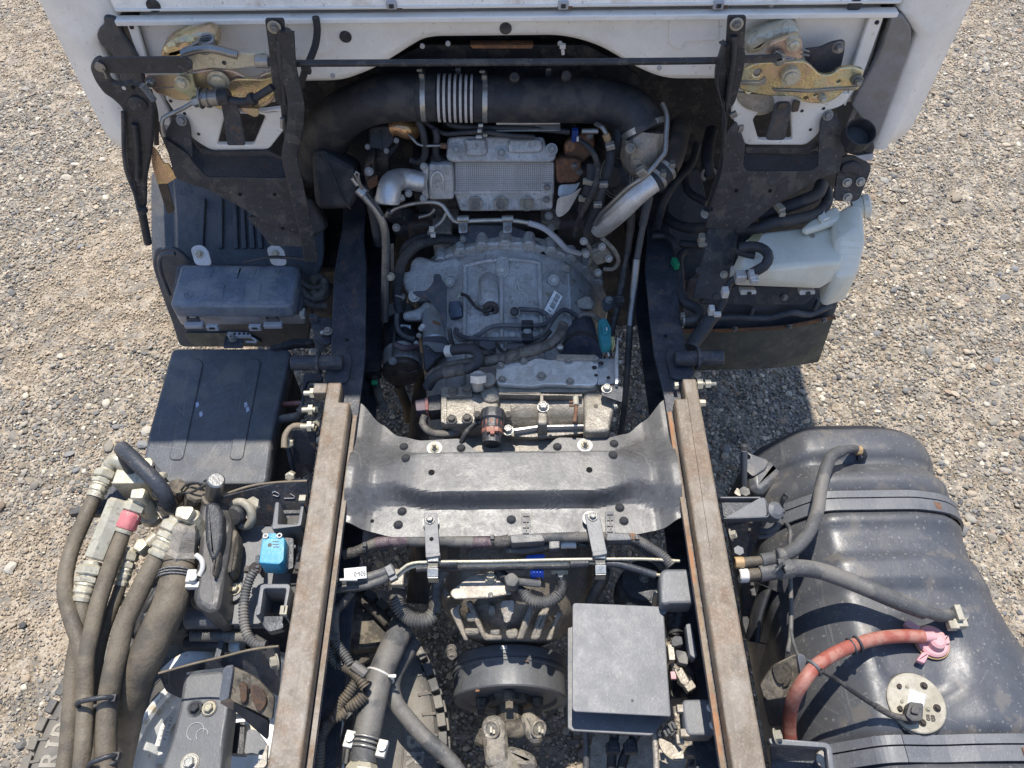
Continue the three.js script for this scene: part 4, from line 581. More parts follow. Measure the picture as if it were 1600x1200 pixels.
{ // snorkel and dipstick on the left
  const t = T('air_snorkel', 'black plastic scoop under the left end of the air duct', 'air scoop');
  P(t, 'scoop', plate(c5,[68,270,80,232,115,226,245,296,258,330,262,415,236,474,96,476,80,430], PT(0.96,-1.53,25), 0.09, { b: 0.016, bs: 6, r: 0.02 }), M.rubber);
  P(t, 'seam', sweep([c5.on(110,232, PT(0.96,-1.526,25)), c5.on(160,330, PT(0.96,-1.526,25)), c5.on(190,400, PT(0.96,-1.526,25)), c5.on(232,470, PT(0.96,-1.526,25))],0.0025), M.rubber);
  P(t, 'foot', plate(c5,[0,440,70,420,120,520,130,560,60,600,0,560], PT(0.86,-1.56,30), 0.05, { b: 0.01, r: 0.02 }), M.rubber);
  const d = T('dipstick_tube', 'speckled silver dipstick tube with a loop handle beside the left rail', 'dipstick tube');
  P(d, 'tube', tube(c5,[268,385,-1.42,300,425,-1.41,345,480,-1.4,372,540,-1.39,381,620,-1.38,378,760,-1.36,376,935,-1.33],0.0098, { mode: 'z', m: 18 }), M.steel);
  P(d, 'collar', cyl(c5.on(266,385, PZ(-1.418)), c5.on(295,412, PZ(-1.41)), 0.013), M.zinc);
  P(d, 'handle', [sweep([c5.on(280,392, PZ(-1.41)), c5.on(262,345, PZ(-1.41)), c5.on(252,318, PZ(-1.41)), c5.on(266,316, PZ(-1.41)), c5.on(268,345, PZ(-1.41)), c5.on(284,390, PZ(-1.41))],0.0028), sweep([c5.on(240,340, PZ(-1.415)), c5.on(262,372, PZ(-1.41))],0.005)], M.zinc);
  P(d, 'stay', plate(c5,[400,618,414,618,414,742,400,742], PZ(-1.37), 0.004), M.steel);
  bolt(d, c5.on(400,752, PZ(-1.36)), TILT, 0.0075, M.tan);
  P(d, 'upper_stay', sweep([c5.on(300,400, PZ(-1.405)), c5.on(370,500, PZ(-1.39))],0.003), M.black);
}
// =====================================================================  BELL HOUSING AND GEARBOX
const BX = -0.012, BYC = 0.565;
const bellR = z => { const L = [[-1.5,0.262],[-1.45,0.258],[-1.4,0.247],[-1.32,0.228],[-1.22,0.212],[-1.1,0.2],[-0.95,0.18]]; for (let i = 0; i < L.length - 1; i++) if (z <= L[i + 1][0]) return L[i][1] + (L[i + 1][1] - L[i][1]) * Math.max(0, (z - L[i][0]) / (L[i + 1][0] - L[i][0])); return 0.18; };
const bellP = (x, z, d = 0) => { const r = bellR(z) + d, dx = x - BX; return V(x, BYC + Math.sqrt(Math.max(0.0001, r * r - dx * dx)), z); };
const bellAt = (f, x, y, d = 0) => { let p = f.on(x, y, 0.79); for (let k = 0; k < 8; k++) { const h = bellP(p.x, p.z, d).y; p = f.on(x, y, h); } return p; };
const bellN = p => V(p.x - BX, p.y - BYC, 0.08).normalize();
{
  const t = T('bell_housing', 'grey cast aluminium bell housing with ribs and bolts in the middle of the engine bay', 'bell housing');
  P(t, 'shell', turn2(V(BX, BYC, -1.5), BACK, [[0,0.14],[0,0.262],[0.05,0.258],[0.1,0.247],[0.18,0.228],[0.28,0.212],[0.4,0.2],[0.52,0.185],[0.52,0.06]],90), M.cast);
  P(t, 'flange', turn2(V(BX, BYC, -1.5), BACK, [[0,0.2],[0,0.276],[0.004,0.28],[0.03,0.28],[0.035,0.276],[0.036,0.25]],90), M.cast);
  for (let k = 0; k < 11; k++) { const q = 0.5 + k * 0.215; P(t, 'flange_lug', turn(V(BX + Math.cos(q) * 0.276, BYC + Math.sin(q) * 0.276,-1.5), BACK, [[0,0.017],[0.036,0.0165],[0.039,0.014]],20), M.cast); }
  const rib = (pts, r) => sweep(pts, r, { m: 8 });
  const line = (x, z0, z1, d) => { const o = []; for (let k = 0; k <= 8; k++) o.push(bellP(x, z0 + (z1 - z0) * k / 8, d)); return o; };
  const arc = (z, x0, x1, d) => { const o = []; for (let k = 0; k <= 12; k++) o.push(bellP(x0 + (x1 - x0) * k / 12, z, d)); return o; };
  const L0 = bellAt(c6,535,100).x, L1 = bellAt(c6,905,100).x, zt = bellAt(c6,720,85).z, cx = bellAt(c6,715,200).x;
  P(t, 'rib', rib(line(L0, zt, -1.1,0.002), 0.0065), M.cast); P(t, 'rib', rib(line(L1, zt, -1.1,0.002), 0.0065), M.cast); P(t, 'rib', rib(line(cx, zt + 0.03,-1.1,0.003), 0.0058), M.cast); P(t, 'rib', rib(arc(zt, L0, L1,0.002), 0.006), M.cast);
  P(t, 'rib', rib(line(L1 + 0.075,-1.46,-1.25,0), 0.005), M.cast); P(t, 'rib', rib(line(L0 - 0.07,-1.46,-1.3,0), 0.005), M.cast);
  const bz0 = bellAt(c6,650,165).z, bz1 = bellAt(c6,655,300).z, bx = bellAt(c6,655,250).x, b0 = bellP(bx, bz0,-0.022), b1 = bellP(bx, bz1,-0.012);
  P(t, 'bulge', [turn(b0, b1.clone().sub(b0), [[-0.03,0.004],[-0.02,0.02],[0,0.031],[b0.distanceTo(b1), 0.031],[b0.distanceTo(b1) + 0.008,0.024]],32)], M.cast);
  const gh = bellAt(c6,660,318,0.012); P(t, 'grommet', [turn2(gh.clone().add(V(0,-0.012,-0.004)), V(0,0.5,0.86), [[0,0.02],[0.012,0.02],[0.015,0.016],[0.013,0.009],[0,0.009]],24)], M.darkBrown);
  P(t, 'painted_grommet_hole', turn(gh.clone().add(V(0,-0.006,0)), V(0,0.5,0.86), [[0,0.01],[0.002,0.01]],16), M.hole);  // dark disc paints the shaded inside of the grommet
  // starter lobe at the left
  P(t, 'starter_lobe', [plate(c6,[255,140,262,90,290,62,330,66,380,90,440,78,500,60,525,110,520,170,440,220,380,260,300,270,240,240,215,190,225,140], PT(0.79,-1.44,70), 0.06, { b: 0.008, bs: 4, r: 0.02 })], M.cast);
  for (const [x, y] of [[505,40],[925,40]]) { const c = c6.on(x, y, PZ(-1.48)); const l = P(t, 'lug', box(c, [0.034,0.036,0.03], { r: 0.006 }), M.castTan); P(l, 'painted_lug_hole', turn(c.clone().add(V(0,0.006,0.0155)), BACK, [[0,0.008],[0.0008,0.008]],18), M.hole); }  // lug holes are dark discs on the face, painting their depth
  P(t, 'top_boss', plate(c6,[690,62,750,62,756,140,740,170,700,170,684,140], PT(0.83,-1.44,75), 0.014, { b: 0.004, r: 0.012 }), M.cast);
  for (const [x, y, r] of [[717,135,0.0085],[458,195,0.0085],[975,185,0.0095],[1150,305,0.009],[280,262,0.0105],[715,118,0.006],[770,462,0.0055],[440,182,0.005]]) { const p = bellAt(c6, x, y, 0.006); P(t, 'bolt_boss', turn(p.clone().add(V(0,-0.012,-0.0105)), V(0,0.75,0.66), [[0, r * 1.9],[0.016, r * 1.75],[0.018, r * 1.5]],20), M.cast); bolt(t, p.clone().add(V(0,0.0045,0.004)), V(0,0.75,0.66), r, M.silverBright); }
  for (const [x, y] of [[1078,190],[950,255],[1090,300],[1110,240]]) { const p = bellAt(c6, x, y, 0.001); P(t, 'cast_dimple', turn(p, bellN(p), [[-0.002,0.0055],[0.001,0.0055]],14), M.castDirt); }
  P(t, 'side_pad', [plate(c6,[1080,290,1140,255,1170,270,1175,330,1120,330,1085,320], PT(0.72,-1.36,60), 0.03, { b: 0.006, r: 0.01 }), plate(c6,[1010,90,1060,110,1060,150,1020,140], PT(0.79,-1.46,60), 0.016, { b: 0.004, r: 0.006 })], M.castTan);
  // printed sticker
  const st = label2D(256,96, (g, w, h) => { g.fillStyle = '#e9e9e4'; g.fillRect(0,0, w, h); g.fillStyle = '#1a1a1a'; let x = 70; const r = rng(3); while (x < 240) { const b = 2 + r() * 5; g.fillRect(x, 28, b, 50); x += b + 2 + r() * 4; } g.font = 'bold 44px sans-serif'; g.fillText('E', 18,66); g.font = '14px sans-serif'; g.fillText('80 2 7 1 6 0 3', 92,20); });
  const sp = bellAt(c6,975,300,0.004), u = bellAt(c6,1000,240,0.004).sub(bellAt(c6,940,370,0.004)).normalize(), sn = bellN(sp);
  decal(t, 'sticker', sp, sn, V().crossVectors(sn, u), 0.064,0.026, st, 'white sticker with a barcode');
  const st2 = label2D(128,96, (g, w, h) => { g.fillStyle = '#e9e9e4'; g.fillRect(0,0, w, h); g.fillStyle = '#1a1a1a'; g.font = 'bold 60px sans-serif'; g.fillText('P5', 20,70); });
  const sp2 = bellAt(c6,932,378,0.004); decal(t, 'sticker', sp2, bellN(sp2), V().crossVectors(bellN(sp2), u), 0.016,0.012, st2);
  // paint pen marks
  const mk = (l) => sweep(l.map(([x, y]) => bellAt(c6, x, y, 0.0006)), 0.0011, { m: 6 });
  P(t, 'paint_mark', [mk([[795,190],[785,220],[795,245],[830,250],[850,270]]), mk([[795,190],[805,225],[820,240]]), mk([[770,265],[775,285]]), mk([[810,310],[825,280],[832,295],[820,312],[808,300]])], M.whitePlastic, 'white hand-drawn marks');
  // breather and pipes on the housing
  const b = T('breather', 'black-capped breather fitting standing on the bell housing', 'breather');
  const bp = bellAt(c6,780,350,0.0);
  P(b, 'stem', turn(bp, V(0,0.8,0.6), [[0,0.011],[0.012,0.011],[0.013,0.013],[0.024,0.013],[0.026,0.009],[0.034,0.009]],16), M.steel); P(b, 'cap', turn(bp.clone().add(V(0,0.028,0.021)), V(0,0.8,0.6), [[0,0.01],[0.012,0.011],[0.017,0.007]],20), M.black);
  for (const [lab, pts] of [['grey rubber tube from the breather looping over the bell housing', [800,330,855,332,905,338,945,362,948,395,920,408,820,412,700,412,650,425,600,460,555,480,500,475,485,450,488,425]],['grey metal tube clipped across the bell housing ending at the right side', [490,430,497,455,540,474,640,480,760,480,870,482,930,450,965,390,1005,345,1035,332,1070,350,1095,368]]]) {
    const o = T('breather_tube', lab, 'tube', 'tubes over the bell housing'); const r = []; for (let i = 0; i < pts.length; i += 2) r.push(bellAt(c6, pts[i], pts[i + 1],0.016 + (lab.includes('metal') ? 0.004 : 0))); P(o, 'tube', sweep(r, 0.0058), tint(M.hoseGrey, 0.85,0.9,1)); }
  const cl = T('tube_clamp', 'black double clamp with a bright bolt holding both tubes on the bell housing', 'clamp');
  for (const y of [412,480]) P(cl, 'saddle', box(bellAt(c6,845, y, 0.018), [0.028,0.02,0.022], { r: 0.004, rot: [0,0,0] }), M.black); P(cl, 'bridge', box(bellAt(c6,845,445,0.012), [0.024,0.006,0.05]), M.black); bolt(cl, bellAt(c6,845,443,0.016), V(0,0.8,0.6), 0.007, M.zinc);
  const w = T('cut_wire', 'cut black wire curling into the round grommet of the bell housing', 'wire');
  P(w, 'wire', sweep([[515,255],[540,262],[570,300],[600,328],[635,340],[662,330],[665,318]].map(([x, y], i) => bellAt(c6, x, y, 0.02 - i * 0.001)), 0.0042), M.wire);
  P(w, 'bare_end', sweep([[515,255],[503,262],[496,272]].map(([x, y]) => bellAt(c6, x, y, 0.021)), 0.0016), tint(M.whitePlastic, 0.7,1,0.6));
  const cn = T('sensor_plug', 'blue-black cable plug on the left side of the bell housing', 'plug');
  P(cn, 'body', plate(c6,[452,290,510,285,522,365,460,378,448,340], PT(0.83,-1.38,60), 0.03, { b: 0.004, r: 0.006 }), tint(M.black, 0.9,1.3,2)); P(cn, 'latch', box(c6.on(490,372, PZ(-1.34)), [0.02,0.008,0.012]), M.amber);
  P(cn, 'cable', sweep([c6.on(480,375, PZ(-1.35)), c6.on(462,410, PZ(-1.33)), c6.on(458,460, PZ(-1.3)), c6.on(470,510, PZ(-1.26)), c6.on(500,540, PZ(-1.23))],0.0062), M.wire);
}
{ // starter motor
  const t = T('starter_motor', 'starter motor with a brown end cap and black body beside the left rail', 'starter motor');
  const a = d4.on(270,320, PZ(-1.41)), b = d4.on(290,870, PZ(-1.2)), d = b.clone().sub(a), L = d.length();
  P(t, 'body', turn(a, d, [[0,0.036],[0.01,0.044],[L * 0.25,0.046],[L * 0.26,0.0475],[L * 0.66,0.0475],[L * 0.67,0.046]],40), M.black);
  P(t, 'front_housing', turn(a.clone().addScaledVector(d, -0.12), d, [[0,0.03],[0.02,0.046],[L * 0.3,0.0478]],40), M.cast);
  P(t, 'rear_ring', turn(a.clone().addScaledVector(d, 0.67), d, [[0,0.0475],[L * 0.27,0.0485],[L * 0.275,0.046]],40), M.cast);
  const ec = P(t, 'end_cap', turn(a.clone().addScaledVector(d, 0.925), d, [[0,0.0487],[L * 0.05,0.0487],[L * 0.075,0.045],[L * 0.08,0.02],[L * 0.1,0.019],[L * 0.105,0.015]],40), M.darkBrown, 'brown end cap');
  const dn = d.clone().normalize(); const e1 = V(1,0,0), e2 = V().crossVectors(dn, e1).normalize(), end = a.clone().addScaledVector(d, 1.0);
  for (const k of [0.3,2.4,4.4]) P(ec, 'cap_rib', sweep([end.clone().addScaledVector(e1, Math.cos(k) * 0.018).addScaledVector(e2, Math.sin(k) * 0.018), end.clone().addScaledVector(e1, Math.cos(k) * 0.042).addScaledVector(e2, Math.sin(k) * 0.042)],0.004), M.darkBrown);
  for (const k of [1.2,3.6]) bolt(ec, end.clone().addScaledVector(e1, Math.cos(k) * 0.034).addScaledVector(e2, Math.sin(k) * 0.034), dn, 0.0045, M.darkBrown);
  P(t, 'long_screw', cyl(d4.on(228,300, PZ(-1.38)), d4.on(203,740, PZ(-1.19)), 0.0036), M.steel); bolt(t, d4.on(200,745, PZ(-1.185)), V(0,0.6,0.8), 0.007, M.cast);
  const sl = label2D(128,256, (g, w, h) => { g.fillStyle = '#d9dbdc'; g.fillRect(0,0, w, h); g.fillStyle = '#333'; g.font = '20px sans-serif'; const r = rng(8); for (let k = 0; k < 6; k++) { g.fillRect(14,96 + k * 22,60 + r() * 40,8); } g.fillRect(14,18,90,4); });
  const lp = d4.on(325,485, PZ(-1.315)).add(V(0,0.004,0.004)); decal(t, 'rating_label', lp, V(0.35,0.86,0.36), V(0,-0.4,0.9).negate(), 0.026,0.046, sl);
  const s = P(t, 'solenoid', [turn(d4.on(570,250, PZ(-1.37)), d4.on(590,500, PZ(-1.28)).sub(d4.on(570,250, PZ(-1.37))), [[0,0.02],[0.008,0.027],[0.1,0.029],[0.115,0.0305],[0.118,0.028]],32)], M.castClean, 'silver solenoid with a rust streak');
  P(s, 'rust_streak', plate(d4,[570,365,590,360,650,390,660,410,620,410,575,385], PT(0.785,-1.286,65), 0.002, { r: 0.002, b: 0.0004 }), M.rust);
  P(t, 'drive_neck', plate(d4,[290,290,440,250,520,170,580,240,480,300,470,360,300,360], PT(0.74,-1.35,60), 0.03, { b: 0.006, r: 0.015 }), M.cast);
  P(t, 'terminal_cover', plate(d4,[470,560,500,510,690,510,720,560,720,660,620,720,560,800,500,850,490,660], PT(0.77,-1.24,60), 0.05, { b: 0.004, r: 0.008 }), M.black, 'black plastic terminal cover');
  P(t, 'cover_lip', [plate(d4,[470,600,500,560,680,580,720,600,700,660,600,660,520,590], PT(0.79,-1.22,60), 0.01, { r: 0.006 })], M.plastic);
  for (let k = 0; k < 4; k++) P(t, 'cover_rib', sweep([d4.on(470 + k * 22,670, PZ(-1.2)), d4.on(480 + k * 25,820, PZ(-1.17))],0.0022), M.black);
  for (const [x, y] of [[480,420],[445,505],[420,578],[465,440]]) P(t, 'terminal_nut', turn(d4.on(x, y, PZ(-1.27)), V(0.3,0.7,0.6), [[0,0.007],[0.008,0.007],[0.011,0.004]],6), y === 505 ? M.tan : M.whitePlastic);
  const br = T('starter_bracket', 'flat black forked bracket plate bolted above the starter motor', 'bracket');
  P(br, 'plate', plate(c6,[265,240,340,236,375,195,375,152,412,152,418,185,440,205,442,400,432,462,425,400,405,345,345,275,290,262], PT(0.835,-1.36,70), 0.006, { r: 0.008 }), M.frame);
  P(br, 'spacer', turn(c6.on(280,240, PZ(-1.39)), V(0,0.7,0.7), [[-0.03,0.016],[0.0,0.017],[0.006,0.013]],24), M.cast); bolt(br, c6.on(280,265, PZ(-1.35)), V(0,0.75,0.66), 0.0105, M.silverBright);
  const cb = T('starter_cable', 'black taped cable with a bright clip reaching down to the starter motor', 'cable');
  P(cb, 'cable', tube(d4,[240,-60,-1.42,245,40,-1.4,262,120,-1.385,272,210,-1.37,262,280,-1.35],0.0115, { mode: 'z' }), M.purpleTape); P(cb, 'sleeve', cyl(d4.on(270,150, PZ(-1.375)), d4.on(275,265, PZ(-1.355)), 0.0145), M.rubber); P(cb, 'clip', [box(d4.on(265,140, PZ(-1.365)), [0.026,0.016,0.016], { rot: [0,0,-0.5] })], M.zinc);
  P(cb, 'tail', tube(d4,[245,280,-1.34,240,400,-1.31,270,480,-1.29,340,525,-1.28,410,540,-1.275],0.0068, { mode: 'z' }), M.hoseGrey);
  P(cb, 'lower_tail', tube(d4,[225,590,-1.24,260,610,-1.235,340,625,-1.235,430,615,-1.25],0.0085, { mode: 'z' }), M.purpleTape);
}
{ // wiring behind the actuator unit
  const t = T('gearbox_harness', 'thick tape-wrapped black wiring harness lying behind the silver gearbox cover', 'wiring harness');
  P(t, 'main_trunk', tube(c6,[350,690,0.78,380,650,0.79,450,620,0.8,560,600,0.81,660,588,0.82,780,562,0.825,900,528,0.825,970,498,0.825,1010,450,0.82,1022,410,0.81],0.0125), M.tape);
  P(t, 'knot', tube(c6,[740,590,0.82,760,560,0.835,790,552,0.83,800,575,0.82],0.011), M.tape);
  P(t, 'looped_branch', tube(c6,[445,540,0.82,500,530,0.835,560,528,0.84,598,552,0.84,600,590,0.835,570,620,0.825,500,632,0.82,430,645,0.81,375,672,0.795,345,720,0.77],0.0125), M.rubber);
  P(t, 'tape_patch', tube(c6,[430,648,0.812,480,636,0.82,530,628,0.822],0.0145), M.tape);
  P(t, 'white_end', cyl(c6.on(442,541,0.82), c6.on(472,538,0.828), 0.0142), M.whitePlastic);
  P(t, 'thin_branch', [tube(c6,[690,500,0.8,720,540,0.81,760,555,0.815,850,530,0.82,940,470,0.82],0.0045), tube(c6,[800,530,0.8,860,515,0.81,920,480,0.82,960,440,0.82],0.0055), tube(c6,[455,430,0.8,465,490,0.79,490,530,0.8,520,545,0.81],0.0055), tube(c6,[600,520,0.8,640,540,0.81,690,560,0.81],0.0045)], M.wire);
  P(t, 'cable_clip', [box(c6.on(590,510,0.815), [0.016,0.012,0.016]), box(c6.on(640,555,0.82), [0.02,0.012,0.014])], M.black);
  P(t, 'loom_box', [plate(c6,[600,490,680,480,690,520,640,540,600,530],0.79,0.03), plate(c6,[740,495,830,490,830,525,740,530],0.785,0.02)], M.plastic);
}
{ // shift actuator unit
  const t = T('gear_actuator', 'silver cast gear actuator with a bolted top cover behind the cross member', 'gear actuator');
  const hy = 0.82;
  const cv = P(t, 'top_cover', plate(c6,[688,618,700,602,750,596,845,592,875,578,905,571,950,582,1030,576,1185,572,1200,590,1196,700,1172,712,930,704,880,714,700,704,686,680], hy, 0.014, { b: 0.003, r: 0.008 }), tint(M.castClean, 1.05,1.08,1.08), 'flat pale cover plate');
  for (const [x, y] of [[711,614],[826,592],[1050,588],[1186,584],[719,682],[915,666],[1058,692]]) bolt(cv, c6.on(x, y, hy + 0.001), UP, x === 915 ? 0.0078 : 0.0066, M.zinc);
  P(cv, 'cover_ring', [ring(c6.on(915,640, hy), UP, 0.022,0.0018)], M.castClean);
  for (const [x, y, r] of [[1180,622,0.006],[1188,660,0.0045],[1215,600,0.006],[1250,672,0.0045]]) P(cv, 'oil_stain', turn(c6.on(x, y, hy + 0.0002), UP, [[0, r],[0.0005, r * 0.9]],9), tint(M.black, 0.5,0.4,0.35));
  P(t, 'gasket_step', plate(c6,[692,705,1190,712,1196,730,1120,745,700,745],0.806,0.02, { b: 0.004, r: 0.006 }), M.castGear);
  const a = c6.on(690,830,0.755), b = c6.on(1135,830,0.755); b.z = a.z;
  P(t, 'barrel', turn(a.clone().add(V(0,-0.03,-0.01)), V(1,0,0), [[0,0.04],[0.01,0.062],[b.x - a.x, 0.066]],48), M.castGear);
  P(t, 'block', [plate(c6,[1125,742,1200,738,1290,745,1285,800,1262,900,1255,940,1130,945],0.8,0.09, { b: 0.007, r: 0.01, bs: 4 })], M.castGear);
  P(t, 'base_flange', plate(c6,[700,905,780,930,900,915,940,905,1130,905,1132,950,1000,962,870,970,760,965,690,930],0.765,0.012, { b: 0.003, r: 0.008 }), M.castGear);
  P(t, 'flange_rib', plate(c6,[775,925,900,908,1128,905,1128,914,905,918,780,938],0.782,0.02, { b: 0.002, r: 0.003 }), M.castClean);
  P(t, 'upper_rib', plate(c6,[700,742,915,742,915,756,1120,752,1120,764,700,756],0.81,0.02, { b: 0.003, r: 0.003 }), M.castGear);
  const post = P(t, 'bolt_post', plate(c6,[900,780,942,780,945,905,896,905],0.81,0.07, { b: 0.006, r: 0.008 }), M.castGear); P(t, 'cross_rib', plate(c6,[908,752,926,752,926,800,908,800],0.812,0.03, { b: 0.003 }), M.castGear);
  bolt(post, c6.on(924,822,0.811), UP, 0.0098, M.silverBright);
  bolt(t, c6.on(748,938,0.79), UP, 0.0095, M.silverBright);
  P(t, 'boss', [turn(c6.on(668,800,0.75), V(0,1,0.12), [[0,0.034],[0.03,0.032],[0.048,0.022],[0.055,0.008]],32)], M.castGear);
  const fl = P(t, 'sensor_flange', plate(c6,[578,835,580,805,640,806,655,830,700,830,712,800,765,802,766,868,720,868,700,885,630,880,616,866,578,866],0.812,0.012, { b: 0.003, r: 0.005 }), M.castGear);
  for (const [x, y] of [[594,856],[749,858]]) bolt(fl, c6.on(x, y, 0.813), V(0,0.8,0.6), 0.0058, M.castGear);
  const sA = c6.on(672,852,0.815), sB = c6.on(668,945,0.81), sd = sB.clone().sub(sA);
  P(t, 'sensor_body', turn(sA.clone().addScaledVector(sd, -0.1), sd, [[0,0.026],[0.01,0.0275],[0.022,0.0275],[0.026,0.0235],[0.045,0.0235],[0.048,0.021],[0.078,0.02]],28), M.black);
  const red = P(t, 'red_connector', turn(sA.clone().addScaledVector(sd, 0.42), sd, [[0,0.022],[0.006,0.024],[0.03,0.023],[0.033,0.02]],12), M.red, 'brick red ring of the sensor plug');
  for (const [x, y] of [[652,935],[690,932],[670,945]]) P(red, 'red_tooth', box(c6.on(x, y, 0.832), [0.009,0.008,0.012]), M.red);
  P(t, 'sensor_cable', tube(c6,[655,905,0.8,600,895,0.795,560,920,0.79,530,960,0.785,515,1000,0.77],0.0062), M.wire);
  P(t, 'left_block', [plate(c6,[414,752,432,722,560,716,580,745,640,730,700,745,700,905,600,910,470,915,430,890,416,850],0.79,0.07, { b: 0.008, r: 0.012, bs: 4 })], M.castGear);
  P(t, 'bolt_plate', [plate(c6,[418,716,560,712,572,760,440,766,418,760],0.8,0.02, { b: 0.003, r: 0.006 }), plate(c6,[420,862,590,858,590,900,430,905],0.798,0.02, { b: 0.003, r: 0.006 }), plate(c6,[412,720,442,720,442,900,412,895],0.797,0.06, { b: 0.003 })], M.castGear);
  for (const [x, y] of [[474,738],[545,733],[466,882],[544,878]]) bolt(t, c6.on(x, y, 0.802), UP, 0.0085, M.castGear);
  P(t, 'pipe_stub', [cyl(c6.on(598,720,0.8), c6.on(600,660,0.84), 0.0155), turn(c6.on(600,690,0.83), V(0,0.7,-0.5), [[0,0.02],[0.016,0.02]],6)], M.castClean);
  P(t, 'post_stub', [cyl(c6.on(655,700,0.79), c6.on(650,680,0.83), 0.016)], M.castGear);
  const pin = P(t, 'spring_pin', [sweep([c6.on(1085,775,0.822), c6.on(1088,830,0.822), c6.on(1080,895,0.818)],0.0046), sweep([c6.on(1055,795,0.82), c6.on(1090,792,0.826)],0.0026), sweep([c6.on(1055,812,0.82), c6.on(1090,812,0.826)],0.0026)], M.rust, 'rusty spring pin'); P(pin, 'pale_sleeve', cyl(c6.on(1086,770,0.824), c6.on(1088,812,0.824), 0.0062), M.tan);
  for (const [x, y, r] of [[1187,815,0.005],[960,898,0.0045]]) P(t, 'oil_hole', turn(c6.on(x, y, 0.8005), UP, [[0, r],[0.0006, r]],14), M.darkBrown);
  P(t, 'side_bracket', [plate(c6,[1196,578,1288,574,1292,700,1196,706],0.812,0.004, { r: 0.004 }), plate(c6,[1282,574,1294,470,1300,470,1300,700,1286,704],0.84,0.03, { r: 0.003 })], tint(M.castClean, 1,1.02,1.04));
  for (const [x, y] of [[1297,482],[1304,596],[1294,690],[1280,818]]) bolt(t, c6.on(x, y, 0.83), V(1,0.3,0), 0.0052, M.zinc);
  const bb = P(t, 'black_bracket', plate(c6,[1232,702,1325,716,1318,795,1290,785,1216,760,1218,730],0.826,0.005, { r: 0.004 }), M.frame, 'black folded bracket with a bright bolt'); bolt(bb, c6.on(1241,730,0.827), UP, 0.0085, M.silverBright);
  P(t, 'cast_lower_case', [box(V(0.02,0.66,-1.0), [0.36,0.16,0.2], { r: 0.03 }), plate(c6,[520,960,600,940,700,960,930,970,900,1030,640,1030,560,1000],0.73,0.06, { b: 0.008, r: 0.015 })], M.castGear);
  const pl = T('dark_plug', 'dark red square cable plug at the left end of the gear actuator', 'plug');
  P(pl, 'plug', plate(c6,[282,785,345,770,350,832,288,838],0.79,0.03, { b: 0.003, r: 0.004 }), tint(M.black, 1.6,1.2,1.5)); P(pl, 'red_band', plate(c6,[330,772,347,769,351,832,334,834],0.793,0.034, { b: 0.002 }), tint(M.redRubber, 0.6,0.7,0.9)); P(pl, 'socket', plate(c6,[348,762,412,752,412,832,350,838],0.785,0.04, { b: 0.003, r: 0.004 }), M.black);
  P(pl, 'cable', tube(c6,[335,860,0.78,320,900,0.77,360,945,0.77,420,955,0.77,500,950,0.76],0.0085), M.tape);
  const c = T('clutch_canister', 'blue-black round canister with a pale cap beside the teal plug', 'canister');
  const ca = c6.on(1100,392, PZ(-1.37)), cb = c6.on(1118,560, PZ(-1.19)), cd = cb.clone().sub(ca), CL = cd.length();
  P(c, 'body', turn(ca.clone().addScaledVector(cd, 0.1), cd, [[0,0.036],[0.01,0.04],[CL * 0.5,0.044],[CL * 0.8,0.046],[CL * 0.9,0.05]],40), tint(M.frame, 1.2,1.3,1.5)); P(c, 'cap', turn(ca, cd, [[-0.01,0.014],[0,0.028],[0.02,0.034],[CL * 0.15,0.036]],36), M.castTan); P(c, 'band', band(ca.clone().addScaledVector(cd, 0.88), cd, 0.0475,0.012,0.003), M.darkBrown); P(c, 'foot', plate(c6,[990,552,1190,556,1185,580,990,578],0.828,0.02, { b: 0.003 }), M.castTan);
  P(c, 'drip_mark', [sweep([[1090,465],[1130,455],[1145,480],[1155,500]].map(([x, y]) => c6.on(x, y, PZ(-1.24)).add(V(0,0.003,0.003))), 0.004)], tint(M.black, 0.5,0.5,0.5)); P(c, 'screw', turn(c6.on(1008,530,0.82), UP, [[0,0.008],[0.01,0.008],[0.014,0.004]],16), M.zinc);
  const tp = T('teal_plug', 'teal cable plug with wires on the pale side bracket', 'plug');
  P(tp, 'body', plate(c6,[1198,392,1208,376,1240,374,1264,420,1262,470,1265,505,1222,512,1208,470],0.86,0.03, { b: 0.003, r: 0.004 }), M.teal); P(tp, 'latch', plate(c6,[1212,400,1238,396,1250,450,1222,456],0.866,0.01, { b: 0.002 }), M.teal); P(tp, 'white_mark', plate(c6,[1238,420,1244,420,1246,434,1240,436],0.867,0.002, { b: 0 }), M.whitePlastic);
  P(tp, 'yellow_latch', plate(c6,[1262,470,1278,462,1284,500,1276,520,1264,505],0.85,0.02, { b: 0.002 }), tint(M.tan, 1.1,1.1,0.7));
  for (const [x, c2_] of [[1232, M.rust],[1244, M.whitePlastic],[1256, M.wire]]) P(tp, 'wire', tube(c6,[x, 508,0.84, x + 4,535,0.83, x + 8,565,0.82],0.0028), c2_); P(tp, 'cable', tube(c6,[1205,385,0.85,1170,360,0.83,1130,356,0.82,1100,368,0.82],0.006), M.hoseGrey);
}
